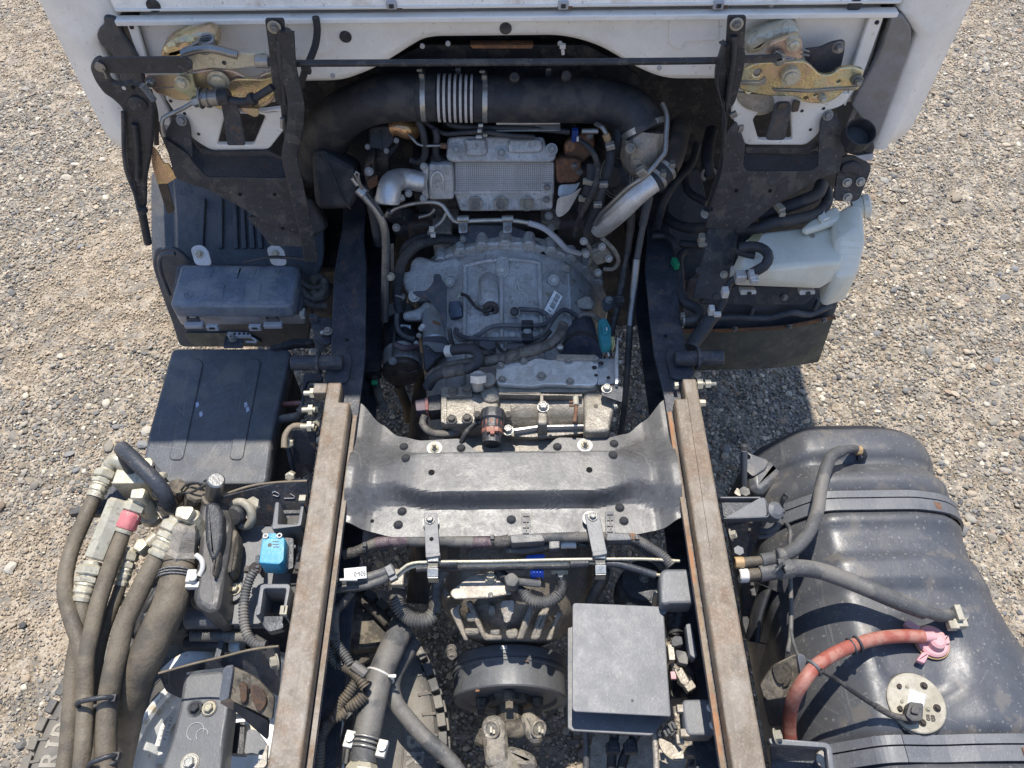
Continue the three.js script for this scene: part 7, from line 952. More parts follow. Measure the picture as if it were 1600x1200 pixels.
// =====================================================================  REAR MIDDLE
{
  const t = T('main_harness', 'long tape-wrapped wiring harness with purple bands behind the cross member', 'wiring harness');
  P(t, 'loom', tube(cB, [140,655,0.745,190,645,0.75,225,628,0.755,290,606,0.76,400,603,0.762,520,605,0.762,640,607,0.762,720,608,0.762,790,602,0.765],0.0108), M.tape);
  for (const r of [[265,612,0.76,320,605,0.762,385,603,0.762],[640,607,0.762,680,608,0.762,715,608,0.762]]) P(t, 'purple_band', tube(cB, r, 0.0118), M.purpleTape);
  P(t, 'tape_band', tube(cB, [725,606,0.763,750,604,0.764,776,601,0.765],0.0126), M.tape); P(t, 'bare_conduit', corr(cB, [395,603,0.763,470,604,0.763,560,606,0.763,638,607,0.763],0.0114, { pitch: 0.004, amp: 0.05 }), M.conduit);
  P(t, 'right_conduit', [corr(cB, [780,600,0.768,850,596,0.77,950,590,0.77,1080,588,0.77,1200,590,0.768,1260,598,0.766,1320,630,0.765,1370,665,0.764,1400,700,0.76],0.0098, { pitch: 0.0045, amp: 0.06 }), corr(cB, [1250,605,0.75,1300,640,0.745,1345,680,0.74,1375,710,0.735],0.009, { pitch: 0.0045 })], M.hoseGrey);
  P(t, 'lower_branch', tube(cB, [765,636,0.745,830,640,0.745,900,628,0.748,940,620,0.75,980,618,0.75],0.0088), M.hoseGrey); P(t, 'white_tip', tube(cB, [975,619,0.751,1000,617,0.751,1034,618,0.751],0.0082), M.whitePlastic); P(t, 'tip_end', cyl(cB.on(1040,618,0.751), cB.on(1080,620,0.751), 0.006), M.black);
  P(t, 'junction_box', [plate(cB, [778,578,905,574,915,604,785,612],0.785,0.026, { b: 0.003, r: 0.004 }), plate(cB, [930,592,972,590,972,632,930,634],0.772,0.022, { b: 0.003, r: 0.004 }), plate(cB, [1150,572,1240,572,1250,600,1150,602],0.785,0.026, { b: 0.003, r: 0.004 })], M.plastic);
  for (const x of [842,1165]) { const y = x < 1000 ? 496 : 490; const k = P(t, 'ladder_clip', plate(cB, [x - 18, y, x + 14, y, x + 20, y + 85, x - 16, y + 87],0.784,0.003, { b: 0.0006, r: 0.002 }), M.plastic); for (let q = 0; q < 4; q++) P(k, 'ladder_rung', box(cB.on(x, y + 12 + q * 22,0.7855), [0.012,0.003,0.002], { r: 0.0005 }), M.hoseGrey); P(k, 'ladder_spine', box(cB.on(x + 1, y + 42,0.7858), [0.002,0.003,0.03], { r: 0.0005 }), M.hoseGrey); }
  for (const [x, y] of [[222,632],[712,604],[1037,590],[1268,604]]) P(t, 'cable_tie', [turn(cB.on(x - 5, y, 0.763), V(1,0,-0.1), [[0,0.0135],[0.006,0.0135]],20), box(cB.on(x, y - 12,0.775), [0.008,0.01,0.01])], M.black);
  P(t, 'rusty_tip', box(cB.on(1248,590,0.77), [0.014,0.012,0.014]), M.rust);
  for (const [lab, pts, r] of [['upper thin steel brake pipe along the rear of the cross member', [330,742,0.758,352,722,0.762,385,696,0.768,410,688,0.77,470,685,0.77,700,682,0.77,1000,675,0.77,1200,673,0.77,1320,674,0.768,1432,681,0.765],0.0031],['lower thin steel brake pipe with black sleeves along the rear of the cross member', [345,745,0.75,375,718,0.755,410,702,0.76,470,698,0.76,700,694,0.76,1000,688,0.76,1100,688,0.76,1190,692,0.758,1270,712,0.754,1345,734,0.75,1385,736,0.748],0.0033]]) {
    const p = T('brake_pipe', lab, 'brake pipe', 'brake pipes behind the cross member'); P(p, 'pipe', tube(cB, pts, r), M.olive);
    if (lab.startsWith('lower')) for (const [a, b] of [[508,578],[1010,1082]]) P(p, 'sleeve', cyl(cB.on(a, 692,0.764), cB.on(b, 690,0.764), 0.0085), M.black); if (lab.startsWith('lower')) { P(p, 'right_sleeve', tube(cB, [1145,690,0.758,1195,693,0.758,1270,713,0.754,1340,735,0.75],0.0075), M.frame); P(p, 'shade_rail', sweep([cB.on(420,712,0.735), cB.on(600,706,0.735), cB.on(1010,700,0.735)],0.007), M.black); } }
  for (const [lab, pts, r] of [['grey rubber hose passing over the left rail behind the cross member, nearer one', [110,790,0.752,150,785,0.757,200,780,0.76,260,765,0.762,310,742,0.762,332,722,0.76],0.0085],['grey rubber hose passing over the left rail behind the cross member, beside the white tag', [120,765,0.755,180,757,0.763,240,742,0.765,300,722,0.765,330,705,0.764],0.0092]]) { const p = T('rail_hose', lab, 'hose', 'hoses crossing the left rail'); P(p, 'hose', tube(cB, pts, r), M.hoseGrey); }
  const cl = T('hose_clip', 'small grey double clip where the two rail hoses meet the brake pipes', 'clip'); P(cl, 'clip', [box(cB.on(318,720,0.772), [0.014,0.012,0.022], { rot: [0,0.5,0] }), box(cB.on(330,745,0.765), [0.016,0.012,0.014], { rot: [0,0.5,0] })], M.smooth);
  const tg = label2D(256,96, (g, w, h) => { g.fillStyle = '#d4d4ce'; g.fillRect(0,0, w, h); g.save(); g.translate(w / 2 + 50, h / 2); g.rotate(Math.PI); g.fillStyle = '#111'; g.font = 'bold 54px sans-serif'; g.fillText('926-0', -70,10); g.restore(); });
  const tag = T('paper_tag', 'white paper tag with upside-down number on the hose by the left rail', 'tag'); const tpz = cB.on(185,728,0.79); decal(tag, 'sheet', tpz, V(0.15,0.95,0.25), V(-0.12,0.2,-1), 0.042,0.022, tg); P(tag, 'fold', box(tpz.clone().add(V(-0.012,-0.003,0.012)), [0.034,0.005,0.004]), M.whitePlastic);
  // loops and plugs
  const lp = T('conduit_loop', 'thick corrugated grey conduit hanging in a U below the left strap bracket', 'conduit'); P(lp, 'conduit', corr(cC, [440,365,0.66,452,400,0.655,480,440,0.65,530,470,0.65,585,470,0.65,625,440,0.65],0.0145, { pitch: 0.0058 }), M.conduit); P(lp, 'left_leg', tube(cC, [445,240,0.67,440,300,0.665,442,370,0.66],0.0155), M.tape); P(lp, 'right_leg', tube(cC, [630,440,0.65,632,370,0.655,640,310,0.66,665,250,0.665,680,220,0.67],0.0135), M.tape); P(lp, 'tan_socket', [box(cC.on(450,270,0.69), [0.026,0.03,0.036])], M.castTan); P(lp, 'collar', turn(cC.on(442,330,0.67), V(0,0.3,1), [[-0.006,0.019],[0.008,0.019]],20), M.black);
  const cp = T('connector_loop', 'grey conduit loop with a grey plug beside the blue connector over the gearbox', 'conduit'); P(cp, 'conduit', corr(cC, [1070,335,0.7,1095,365,0.7,1150,382,0.7,1200,375,0.7,1240,345,0.7,1255,310,0.7],0.0118, { pitch: 0.0052 }), M.conduit); P(cp, 'left_leg', tube(cC, [940,222,0.71,975,260,0.71,1020,305,0.705,1075,340,0.7],0.0105), M.wire); P(cp, 'right_leg', tube(cC, [1238,350,0.7,1258,310,0.705,1258,275,0.71],0.012), M.wire); P(cp, 'grey_plug', [plate(cC, [970,255,1010,228,1050,265,1025,305,985,300],0.74,0.03, { b: 0.003, r: 0.005 }), cyl(cC.on(1040,280,0.725), cC.on(1150,292,0.715), 0.0075)], M.hoseGrey);
  P(cp, 'plug_face', box(cC.on(1245,230,0.72), [0.034,0.016,0.008]), M.tan); for (let k = 0; k < 4; k++) P(cp, 'thin_wire', tube(cC, [1225 + k * 14,236,0.718,1240 + k * 5,258,0.715,1252 + k * 3,280,0.71],0.0018), [M.wire, M.olive, M.tan, M.olive][k]);
  const bl = T('blue_connector', 'bright blue connector block with orange wires behind the brake pipes', 'connector'); P(bl, 'block', [plate(cC, [1078,150,1172,142,1174,166,1080,168],0.73,0.03, { b: 0.002 }), plate(cC, [1100,214,1165,212,1168,246,1102,248],0.73,0.03, { b: 0.002, r: 0.003 })], M.blue); for (const k of [0,1,2,3]) P(bl, 'block_tooth', box(cC.on(1110 + k * 16,238,0.732), [0.005,0.006,0.008], { r: 0.001 }), M.blue); for (const k of [0,1,2]) P(bl, 'wire', tube(cC, [1125 + k * 10,246,0.72,1136 + k * 9,262,0.715,1146 + k * 6,280,0.705],0.0019), [M.redRubber, M.amber, M.wire][k]);
}
{ // rear part of the gearbox, drum, joint
  const t = T('gearbox_tail', 'tan dusty cast tail of the gearbox with webs and a bracket above the brake drum', 'gearbox');
  const A = V(0.0,0.54,-0.92), B = V(0,0.49,-0.57);
  P(t, 'case', turn(A, B.clone().sub(A), [[0,0.2],[0.14,0.19],[0.24,0.174],[0.29,0.145],[0.33,0.105],[0.35,0.06]],28), tint(M.castDirt, 1.3,1.25,1.2));
  P(t, 'side_case', [box(V(-0.03,0.54,-0.78), [0.2,0.1,0.16], { r: 0.02 }), box(V(0.1,0.48,-0.75), [0.12,0.14,0.2], { r: 0.02 })], M.castDirt);
  P(t, 'top_bracket', plate(cC, [700,330,740,300,800,250,850,240,905,245,950,250,1000,320,1010,338,900,358,720,366],0.705,0.008, { b: 0.003, r: 0.01 }), M.castTan);
  const wp = PT(0.768,-0.92,70), web = (pts) => plate(cC, pts, wp, 0.05, { b: 0.006, r: 0.008 });
  P(t, 'web', [web([780,380,810,370,880,540,960,545,960,568,870,572],0.63), web([1095,385,1130,400,1065,568,1030,568],0.63), web([1150,420,1200,400,1145,568,1098,568],0.62), web([1215,480,1250,420,1208,572,1178,572],0.6), web([700,420,760,385,745,420,795,572,772,572],0.61)], tint(M.castDirt, 1.25,1.2,1.15));
  P(t, 'lug', plate(cC, [950,372,1022,370,1025,400,1000,480,975,482,958,430], PT(0.785,-0.92,70), 0.02, { b: 0.003, r: 0.01, holes: [[988,415,0.0105],[983,466,0.0028]] }), M.castTan);
  P(t, 'pad', [web([780,430,830,430,835,480,785,480],0.64), web([890,395,930,395,930,450,895,450],0.65), web([975,520,1040,510,1040,560,985,565],0.62), web([770,510,850,510,850,545,780,548],0.615), web([900,520,950,515,955,545,905,548],0.615)], M.castDirt);
  bolt(t, cC.on(905,262,0.707), UP, 0.009, M.olive); P(t, 'hole', turn(cC.on(905,345,0.706), UP, [[0,0.0055],[0.0006,0.0055]],14), M.black); for (const [x, y] of [[715,640],[910,440],[712,610]]) bolt(t, cC.on(x, y, 0.56), TILT, 0.0075, M.castTan);  // hole is a black disc on the bracket, painting its dark inside
  P(t, 'side_ear', plate(cC, [660,310,690,320,710,355,690,360,668,345],0.62,0.02, { r: 0.006 }), M.castTan);
  const d = T('brake_drum', 'round dark grey brake drum with a grooved rim in the middle at the bottom', 'brake drum');
  const X = hit(795,1040, PY(0.55)).x, D0 = V(X, 0.425,-0.56), dir = V(0,0,1);
  P(d, 'drum', turn2(D0, dir, [[0,0.07],[0,0.121],[0.004,0.126],[0.022,0.128],[0.024,0.125],[0.027,0.125],[0.03,0.128],[0.034,0.1265],[0.036,0.1235],[0.084,0.1235],[0.087,0.121],[0.087,0.105],[0.08,0.1],[0.08,0.03]],96), tint(M.smooth, 0.85,0.85,0.84));
  P(d, 'hub', turn(D0.clone().add(V(0,0,0.075)), dir, [[0,0.05],[0.02,0.05],[0.024,0.03],[0.06,0.03]],32), M.dirty);
  for (let k = 0; k < 4; k++) { const a = Math.PI / 2 + k * Math.PI / 2 + 0.0; const p = V(X + Math.cos(a) * 0.062,0.425 + Math.sin(a) * 0.062,-0.478); P(d, 'stud', turn(p, dir, [[0,0.014],[0.02,0.013],[0.021,0.009],[0.036,0.009]],6), M.dirty); }
  P(d, 'paint_dot', [[840,818, M.redRubber],[1085,672, M.redRubber]].map(([x, y]) => box(cC.on(x, y, 0.548), [0.008,0.0012,0.004], { r: 0.0005 })), M.rust); P(d, 'white_mark', box(cC.on(970,605,0.5535), [0.014,0.0015,0.008], { r: 0.0005 }), M.whitePlastic);
  const u = T('universal_joint', 'greasy grey universal joint yokes of the drive shaft below the brake drum', 'universal joint');
  P(u, 'left_yoke', [plate(cC, [858,985,875,945,920,930,965,945,985,1000,990,1080,1000,1200,880,1200,870,1090],0.47,0.05, { b: 0.012, bs: 5, r: 0.02 })], M.castDirt); P(u, 'right_yoke', plate(cC, [1052,930,1100,915,1165,960,1175,1010,1150,1075,1105,1070,1060,1010],0.47,0.045, { b: 0.012, bs: 5, r: 0.02 }), M.castDirt);
  for (const [x, y, n] of [[912,1008, V(-0.35,0.85,0.4)],[1138,1005, V(0.5,0.75,0.45)]]) { const c = cC.on(x, y, 0.474); const k = P(u, 'bearing_cup', [turn2(c, n, [[0,0.018],[0.004,0.0185],[0.006,0.017],[0.004,0.013],[0.0,0.013]],30)], M.castTan); P(k, 'cup_face', turn(c, n, [[0,0.013],[0.003,0.012]],24), M.castDirt); P(k, 'clip_tab', [box(c.clone().addScaledVector(n, 0.006), [0.005,0.004,0.012]), box(c.clone().add(V(0.006,0,0.004)).addScaledVector(n, 0.006), [0.005,0.004,0.008])], M.tan); }
  P(u, 'cross', [sweep([cC.on(985,1000,0.44), cC.on(1030,1010,0.445), cC.on(1060,1000,0.445)],0.02), cyl(cC.on(840,1040,0.43), cC.on(880,1060,0.43), 0.018)], M.dirty); P(u, 'shaft', [turn(cC.on(960,1120,0.43), V(0.12,-0.02,1), [[0,0.03],[0.04,0.045],[0.1,0.042],[0.6,0.042]],30), plate(cC, [980,1080,1060,1100,1125,1130,1140,1200,960,1200],0.46,0.05, { b: 0.014, bs: 5, r: 0.02 })], M.castDirt);
}
{ // hoses, conduits and inner guard at the left of the shaft
  const h = T('return_hose', 'thick dusty grey rubber hose with a white tie and a double wire clamp', 'hose');
  P(h, 'hose', tube(cC, [470,490,0.6,440,560,0.615,395,660,0.63,355,760,0.64,330,860,0.645,305,980,0.645,285,1080,0.645,275,1180,0.645],0.026, { m: 28 }), M.hoseGrey);
  for (const y of [1052,1075,1100]) P(h, 'clamp_wire', ring(cC.on(291 - (y - 1050) * 0.12, y + 4,0.645), V(-0.16,0,1), 0.0285,0.0026, { n: 40, m: 8 }), M.zinc);
  for (const [x, y] of [[210,1060],[370,1105]]) { const k = P(h, 'clamp_screw', [box(cC.on(x, y, 0.66), [0.018,0.016,0.03], { rot: [0,-0.2,0] })], M.whitePlastic); P(k, 'screw_head', turn(cC.on(x + (x < 300 ? 0 : 0), y - 10,0.67), UP, [[0,0.008],[0.005,0.0075]]), M.zinc); }
  P(h, 'white_tie', ring(cC.on(362,742,0.636), V(-0.4,0.05,1), 0.028,0.0028, { n: 40, m: 8 }), M.whitePlastic); P(h, 'tie_tail', plate(cC, [395,738,440,735,438,755,400,752],0.665,0.003), M.whitePlastic); P(h, 'end_fitting', turn(cC.on(275,1178,0.645), V(-0.1,0,1), [[0,0.026],[0.01,0.033],[0.06,0.033]],8), M.olive);
  const s = T('branch_hose', 'slimmer grey hose curving from the white tie down to the bottom centre', 'hose'); P(s, 'hose', tube(cC, [530,580,0.55,480,660,0.57,435,740,0.59,420,800,0.6,440,880,0.6,500,960,0.595,580,1050,0.59,650,1110,0.585,710,1170,0.58,760,1240,0.57],0.0155, { m: 20 }), M.hoseGrey);
  const c = T('inner_conduits', 'brown and grey corrugated conduits branching beside the left rusty rail', 'conduit');
  P(c, 'brown_conduit', [corr(cC, [185,700,0.7,225,725,0.7,262,765,0.7,285,800,0.695],0.0098, { pitch: 0.0055 }), corr(cC, [240,775,0.69,200,835,0.685,165,880,0.68,140,930,0.68,130,950,0.68,160,942,0.68,190,920,0.68],0.0095, { pitch: 0.0055 }), corr(cC, [285,840,0.68,240,880,0.675,200,895,0.67],0.011, { pitch: 0.0055 })], M.hose);
  P(c, 'grey_conduit', [corr(cC, [128,560,0.72,160,610,0.715,190,650,0.71,212,690,0.705],0.0088, { pitch: 0.0052 }), corr(cC, [112,600,0.7,125,660,0.69,150,690,0.685,175,680,0.69,178,650,0.7],0.0092, { pitch: 0.0052 })], M.conduit);
  P(c, 'dark_conduit', [corr(cC, [130,940,0.67,90,1000,0.66,65,1050,0.65,60,1130,0.64,55,1220,0.63],0.0105, { pitch: 0.0055 }), tube(cC, [215,330,0.73,180,380,0.725,140,420,0.72,132,480,0.72,136,560,0.72],0.0098), tube(cC, [150,400,0.7,128,470,0.7,118,560,0.7,112,610,0.7],0.008)], M.tape); P(c, 'joint', [box(cC.on(138,555,0.73), [0.016,0.012,0.012]), cyl(cC.on(225,690,0.71), cC.on(290,740,0.705), 0.0105)], M.hoseGrey);
  const g = T('inner_guard', 'dusty ribbed guard plate deep below the corrugated loop at the left', 'guard'); P(g, 'plate', plate(cC, [170,340,230,340,330,420,420,500,400,600,250,700,160,700,150,480],0.56,0.02, { b: 0.006, r: 0.02 }), M.dirty); P(g, 'rib', [plate(cC, [235,350,260,345,400,480,380,500],0.585,0.03, { b: 0.006 }), plate(cC, [220,590,380,570,385,600,220,625],0.585,0.03, { b: 0.006 })], M.dirty);
  P(g, 'pale_edge', [sweep([cC.on(150,1200,0.6), cC.on(185,1050,0.6), cC.on(215,930,0.6)],0.008), sweep([cC.on(190,1180,0.6), cC.on(222,960,0.6)],0.004)], M.hoseGrey);
}
{
  const t = T('added_shade_pipe', 'added dark pipe that keeps sun off the gravel left of the gearbox', 'added pipe');  // added blocker: pipe and plate keep sun off the gravel below
  P(t, 'pipe', sweep([V(-0.21,0.5,-1.35), V(-0.21,0.52,-1.05), V(-0.19,0.5,-0.88), V(-0.2,0.42,-0.7)],0.055, { m: 24 }), M.darkBrown);
  P(t, 'shield', box(V(-0.2,0.57,-0.92), [0.24,0.012,0.22]), M.darkBrown);
}
{ // control unit cover and neighbours
  const t = T('control_unit_cover', 'flat grey sheet metal cover over a larger dark tray right of the brake drum', 'cover plate');
  P(t, 'cover', plate(cD, [236,384,672,402,684,418,718,946,712,946,244,922,233,905],0.735,0.004, { b: 0.0015, r: 0.008 }), M.smooth); P(t, 'side_fold', plate(cD, [676,405,686,412,720,944,714,944],0.7335,0.03, { b: 0.002, r: 0.003 }), M.smooth);
  P(t, 'tray', plate(cD, [214,512,232,500,660,520,700,950,632,1042,230,1018,212,1000],0.68,0.006, { b: 0.002, r: 0.008 }), M.smooth); P(t, 'tray_wall', plate(cD, [213,510,224,504,222,1012,213,1000],0.69,0.02, { b: 0.001, r: 0.002 }), M.smooth); P(t, 'dirt_spot', [turn(cD.on(530,868,0.7352), UP, [[0,0.0028],[0.0003,0.002]],10)], M.black);
  const b = T('relay_cover', 'small grey folded metal cover against the right rail above the wide cover plate', 'cover plate'); P(b, 'top', plate(cD, [668,235,690,216,810,215,836,388,716,390,690,395,672,380],0.77,0.05, { b: 0.006, bs: 4, r: 0.008 }), M.smooth); P(b, 'ear', plate(cD, [684,392,715,390,706,420,694,440,684,436],0.74,0.006, { r: 0.006 }), M.smooth);
  const m = T('engine_mount', 'round black rubber mount with a bright bolt behind the small grey cover', 'rubber mount'); const mc = cD.on(585,300,0.6); P(m, 'cushion', turn(mc.clone().add(V(0,-0.08,0)), UP, [[0,0.05],[0.01,0.058],[0.03,0.058],[0.034,0.05],[0.05,0.05],[0.054,0.056],[0.07,0.054],[0.078,0.046]],44), M.rubber); P(m, 'top_plate', turn(mc.clone().add(V(0.002,0,-0.012)), UP, [[-0.004,0.046],[0.0,0.046],[0.002,0.04]],40), M.frame); bolt(m, cD.on(590,262,0.604), UP, 0.008, M.zinc); P(m, 'post', cyl(cD.on(640,395,0.6), cD.on(648,340,0.64), 0.006), M.tan); P(m, 'arm', plate(cD, [440,360,520,320,680,380,680,410,460,400],0.53,0.04, { b: 0.006, r: 0.02 }), M.black);
  const c = T('plug_cluster', 'cluster of grey and tan plugs in the dark gap beside the right rail', 'plugs'); P(c, 'grey_plug', [plate(cD, [725,560,740,548,775,550,782,590,740,600,725,595],0.72,0.024, { b: 0.002, r: 0.003 }), plate(cD, [745,615,795,625,808,660,806,690,760,680,748,640],0.71,0.024, { b: 0.002, r: 0.003 })], M.hoseGrey);
  P(c, 'tan_plug', [plate(cD, [738,712,775,700,815,770,800,795,770,782],0.7,0.02, { b: 0.002, r: 0.004 }), box(cD.on(718,640,0.7), [0.012,0.03,0.03]), box(cD.on(812,800,0.69), [0.02,0.016,0.016], { rot: [0,0.5,0] })], M.castTan); P(c, 'pink_wire', box(cD.on(732,745,0.69), [0.01,0.008,0.014]), M.pink); P(c, 'white_wire', tube(cD, [705,660,0.69,730,690,0.69,760,720,0.7],0.004), M.castTan);
  P(c, 'loom', [tube(cD, [720,430,0.69,730,480,0.68,745,540,0.68],0.016), tube(cD, [760,420,0.7,755,480,0.69,735,540,0.68],0.012), tube(cD, [800,690,0.67,820,760,0.66,790,850,0.65],0.01)], M.wire);
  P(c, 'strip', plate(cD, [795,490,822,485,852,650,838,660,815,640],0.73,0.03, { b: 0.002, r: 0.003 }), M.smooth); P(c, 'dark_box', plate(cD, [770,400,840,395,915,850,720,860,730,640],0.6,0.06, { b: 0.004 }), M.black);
  const q = T('lower_relay_box', 'grey square relay box with two silver screws against the right rail at the bottom', 'relay box'); P(q, 'box', plate(cD, [778,862,915,858,940,1040,805,1040,790,1000],0.72,0.05, { b: 0.005, r: 0.008 }), M.smooth); P(q, 'tab', plate(cD, [890,885,912,878,962,1060,935,1048],0.724,0.004, { r: 0.005 }), M.smooth); for (const [x, y] of [[918,905],[932,990]]) P(q, 'screw', turn(cD.on(x, y, 0.725), UP, [[0,0.0085],[0.004,0.0085],[0.007,0.005]],18), M.zinc); P(q, 'ribbed_plug', plate(cD, [680,1010,725,962,760,1000,730,1045,690,1040],0.69,0.03, { b: 0.003 }), M.black); for (let k = 0; k < 4; k++) P(q, 'plug_rib', sweep([cD.on(688 + k * 14,1015 - k * 13,0.693), cD.on(702 + k * 14,1045 - k * 13,0.693)],0.003), M.hoseGrey); P(q, 'tan_catch', [box(cD.on(770,910,0.71), [0.016,0.014,0.014]), box(cD.on(788,1030,0.71), [0.016,0.014,0.014]), box(cD.on(765,1060,0.69), [0.014,0.012,0.016])], M.castTan);
  for (const [lab, pts, r, mm] of [['thin tan rod below the corner of the wide grey cover plate', [638,960,0.66,642,1050,0.655,648,1140,0.65,652,1260,0.645],0.006, M.castTan],['left one of two black connector leads below the dark tray', [445,1000,0.6,438,1080,0.58,430,1140,0.57,425,1260,0.55],0.0095, M.wire],['right one of two black connector leads below the dark tray', [560,1010,0.6,525,1080,0.58,490,1150,0.57,465,1260,0.55],0.0095, M.wire],['grey pipe disappearing under the upper edge of the wide cover plate', [395,220,0.62,385,270,0.6,350,330,0.58,320,390,0.56],0.0125, M.hoseGrey],['thin grey post left below the dark tray', [300,1000,0.62,302,1100,0.6,304,1260,0.58],0.006, M.hoseGrey]]) { const o = T('rear_lead', lab, lab.includes('pipe') ? 'pipe' : 'lead', 'leads around the cover plate'); P(o, 'lead', tube(cD, pts, r), mm); if (lab.includes('connector')) P(o, 'connector', [box(cD.on(pts[3] - 4, pts[4] + 25,0.585), [0.026,0.022,0.02]), box(cD.on(pts[3], pts[4] + 5,0.59), [0.018,0.02,0.018])], M.black); if (lab.includes('tan')) P(o, 'sleeve', cyl(cD.on(636,945,0.665), cD.on(640,990,0.66), 0.0085), M.wire); }
  const k = T('vent_elbow', 'grey ribbed elbow plug beside the right rail at the bottom edge', 'plug'); P(k, 'elbow', [plate(cD, [800,1090,860,1080,880,1095,875,1140,805,1140],0.6,0.04, { b: 0.004, r: 0.006 }), plate(cD, [815,1135,865,1135,850,1200,800,1200],0.57,0.04, { b: 0.004 })], M.hoseGrey);
  const pl = T('inner_floor_plate', 'dusty tan sheet metal under the leads at the bottom right of the drive shaft', 'sheet'); P(pl, 'sheet', [plate(cD, [330,1030,620,1050,800,1120,820,1260,320,1260],0.42,0.008, { r: 0.02 }), plate(cD, [655,1045,780,1100,790,1170,720,1160,670,1110],0.5,0.006, { r: 0.02 })], M.castTan);
}
// =====================================================================  RIGHT SIDE
{
  const f = T('inner_fender', 'black inner fender structure with rivets above the hanging rubber flap on the right', 'fender', 'black inner fenders');
  P(f, 'rear_wall', plate(c7,[290,330,520,395,745,400,790,380,905,318,890,380,858,492,760,520,640,532,430,545,270,545,262,470], PT(0.62,-1.435,15), 0.012, { b: 0.005, r: 0.02 }), M.plastic); P(f, 'upper_ledge', [plate(c7,[330,425,470,365,760,370,800,385,745,440,560,442,340,440], PT(0.72,-1.4,40), 0.01, { b: 0.004, r: 0.01 })], M.black); P(f, 'moulded_edge', sweep([c7.on(370,492, PZ(-1.41)), c7.on(470,488, PZ(-1.41)), c7.on(600,490, PZ(-1.41)), c7.on(690,470, PZ(-1.41)), c7.on(760,478, PZ(-1.41)), c7.on(850,440, PZ(-1.42))],0.009), M.plastic);
  P(f, 'top_panel', plate(c7,[60,0,330,-100,380,100,330,330,240,360,160,180], PT(0.72,-1.62,55), 0.012, { b: 0.004, r: 0.02 }), M.plastic); for (const [x, y] of [[535,470],[790,440]]) P(f, 'rib', box(c7.on(x, y, PZ(-1.415)), [0.012,0.04,0.012], { r: 0.004 }), M.plastic); bolt(f, c7.on(665,412, PZ(-1.39)), TILT, 0.006, M.steel);
  const m = T('mud_flap', 'olive-grey hanging rubber mud flap with a rusty riveted strip on the right', 'mud flap');
  const row = (l, z, dz) => l.map(([x, y], i) => c7.on(x, y, PZ(z + dz * Math.sin(i / (l.length - 1) * Math.PI)))); const top = row([[262,540],[350,540],[430,540],[530,535],[640,528],[740,512],[858,488]],-1.41,0.01), bot = row([[262,700],[350,696],[430,694],[530,692],[620,688],[710,678],[797,664]],-1.41,0.035);
  { const A = [], I = [], K = 8, W = 25, ct = new THREE.CatmullRomCurve3(top), cb = new THREE.CatmullRomCurve3(bot); for (let i = 0; i < W; i++) for (let j = 0; j <= K; j++) { const p = ct.getPoint(i / (W - 1)).lerp(cb.getPoint(i / (W - 1)), j / K); A.push(p); } const P3 = [], n2 = A.length; for (const dz of [0,-0.006]) A.forEach(p => P3.push(p.x, p.y, p.z + dz)); for (let i = 0; i < W - 1; i++) for (let j = 0; j < K; j++) { const a = i * (K + 1) + j, b = a + K + 1; I.push(a, a + 1, b, a + 1, b + 1, b, n2 + a, n2 + b, n2 + a + 1, n2 + a + 1, n2 + b, n2 + b + 1); } for (let i = 0; i < W - 1; i++) for (const j of [0, K]) { const a = i * (K + 1) + j, b = a + K + 1; I.push(a, b, n2 + a, b, n2 + b, n2 + a); } for (const i of [0, W - 1]) for (let j = 0; j < K; j++) { const a = i * (K + 1) + j; I.push(a, a + 1, n2 + a, a + 1, n2 + a + 1, n2 + a); } const g = new THREE.BufferGeometry(); g.setAttribute('position', new THREE.Float32BufferAttribute(P3,3)); g.setIndex(I); g.computeVertexNormals(); P(m, 'sheet', fin(toCreasedNormals(g, 0.6)), M.flap); }
  P(m, 'rusty_strip', sweep(top.map(p => p.clone().add(V(0,0.004,0.004))), 0.0075, { flat: [1,0.5] }), M.rust); for (const [x, y] of [[470,534],[682,526],[818,500]]) bolt(m, c7.on(x, y, PZ(-1.39)), BACK, 0.0062, M.steel);
  const r = T('reservoir', 'translucent white plastic reservoir bottle on the right', 'reservoir');
  { const k = 0.014, tp = (x, y) => c7.on(x, y, 0.93).add(V(0,-k, 0)), fp = (x, y) => c7.on(x, y, PT(0.9,-1.315,32)).add(V(0,0.004,-k)), dn = (p, q) => p.clone().setY(q);
    const T4 = [tp(535,190), tp(600,165), tp(850,135), tp(892,185), tp(870,258), tp(640,262), tp(515,290)], F4 = [fp(838,350), fp(798,374), fp(490,362), fp(480,345)];
    P(r, 'main_body', hull([...T4, ...F4, dn(T4[0],0.83), dn(T4[2],0.83), dn(T4[3],0.84)], k), M.milk);
    const U4 = [[880,90],[925,62],[950,60],[955,100],[945,130]].map(([x, y]) => c7.on(x, y, 0.955).add(V(0,-k, 0))), L4 = [[905,205],[955,205],[935,290],[918,302],[880,306]].map(([x, y]) => c7.on(x, y, 0.9).add(V(0,-k, 0)));
    P(r, 'tall_body', hull([...U4, c7.on(880,190,0.94), c7.on(952,195,0.93), ...L4, ...U4.map(p => dn(p, 0.82)), dn(L4[2],0.8), dn(L4[4],0.8)], k), M.milk);
    P(r, 'cap', turn(c7.on(945,62,0.925), V(1,0.35,0.1), [[-0.01,0.026],[0.014,0.026],[0.016,0.029],[0.028,0.029],[0.032,0.024]],32), M.milk); P(r, 'bridge', hull([[750,150],[800,105],[860,76],[870,110],[800,135]].map(([x, y]) => c7.on(x, y, 0.945)), 0.01), M.milk); }
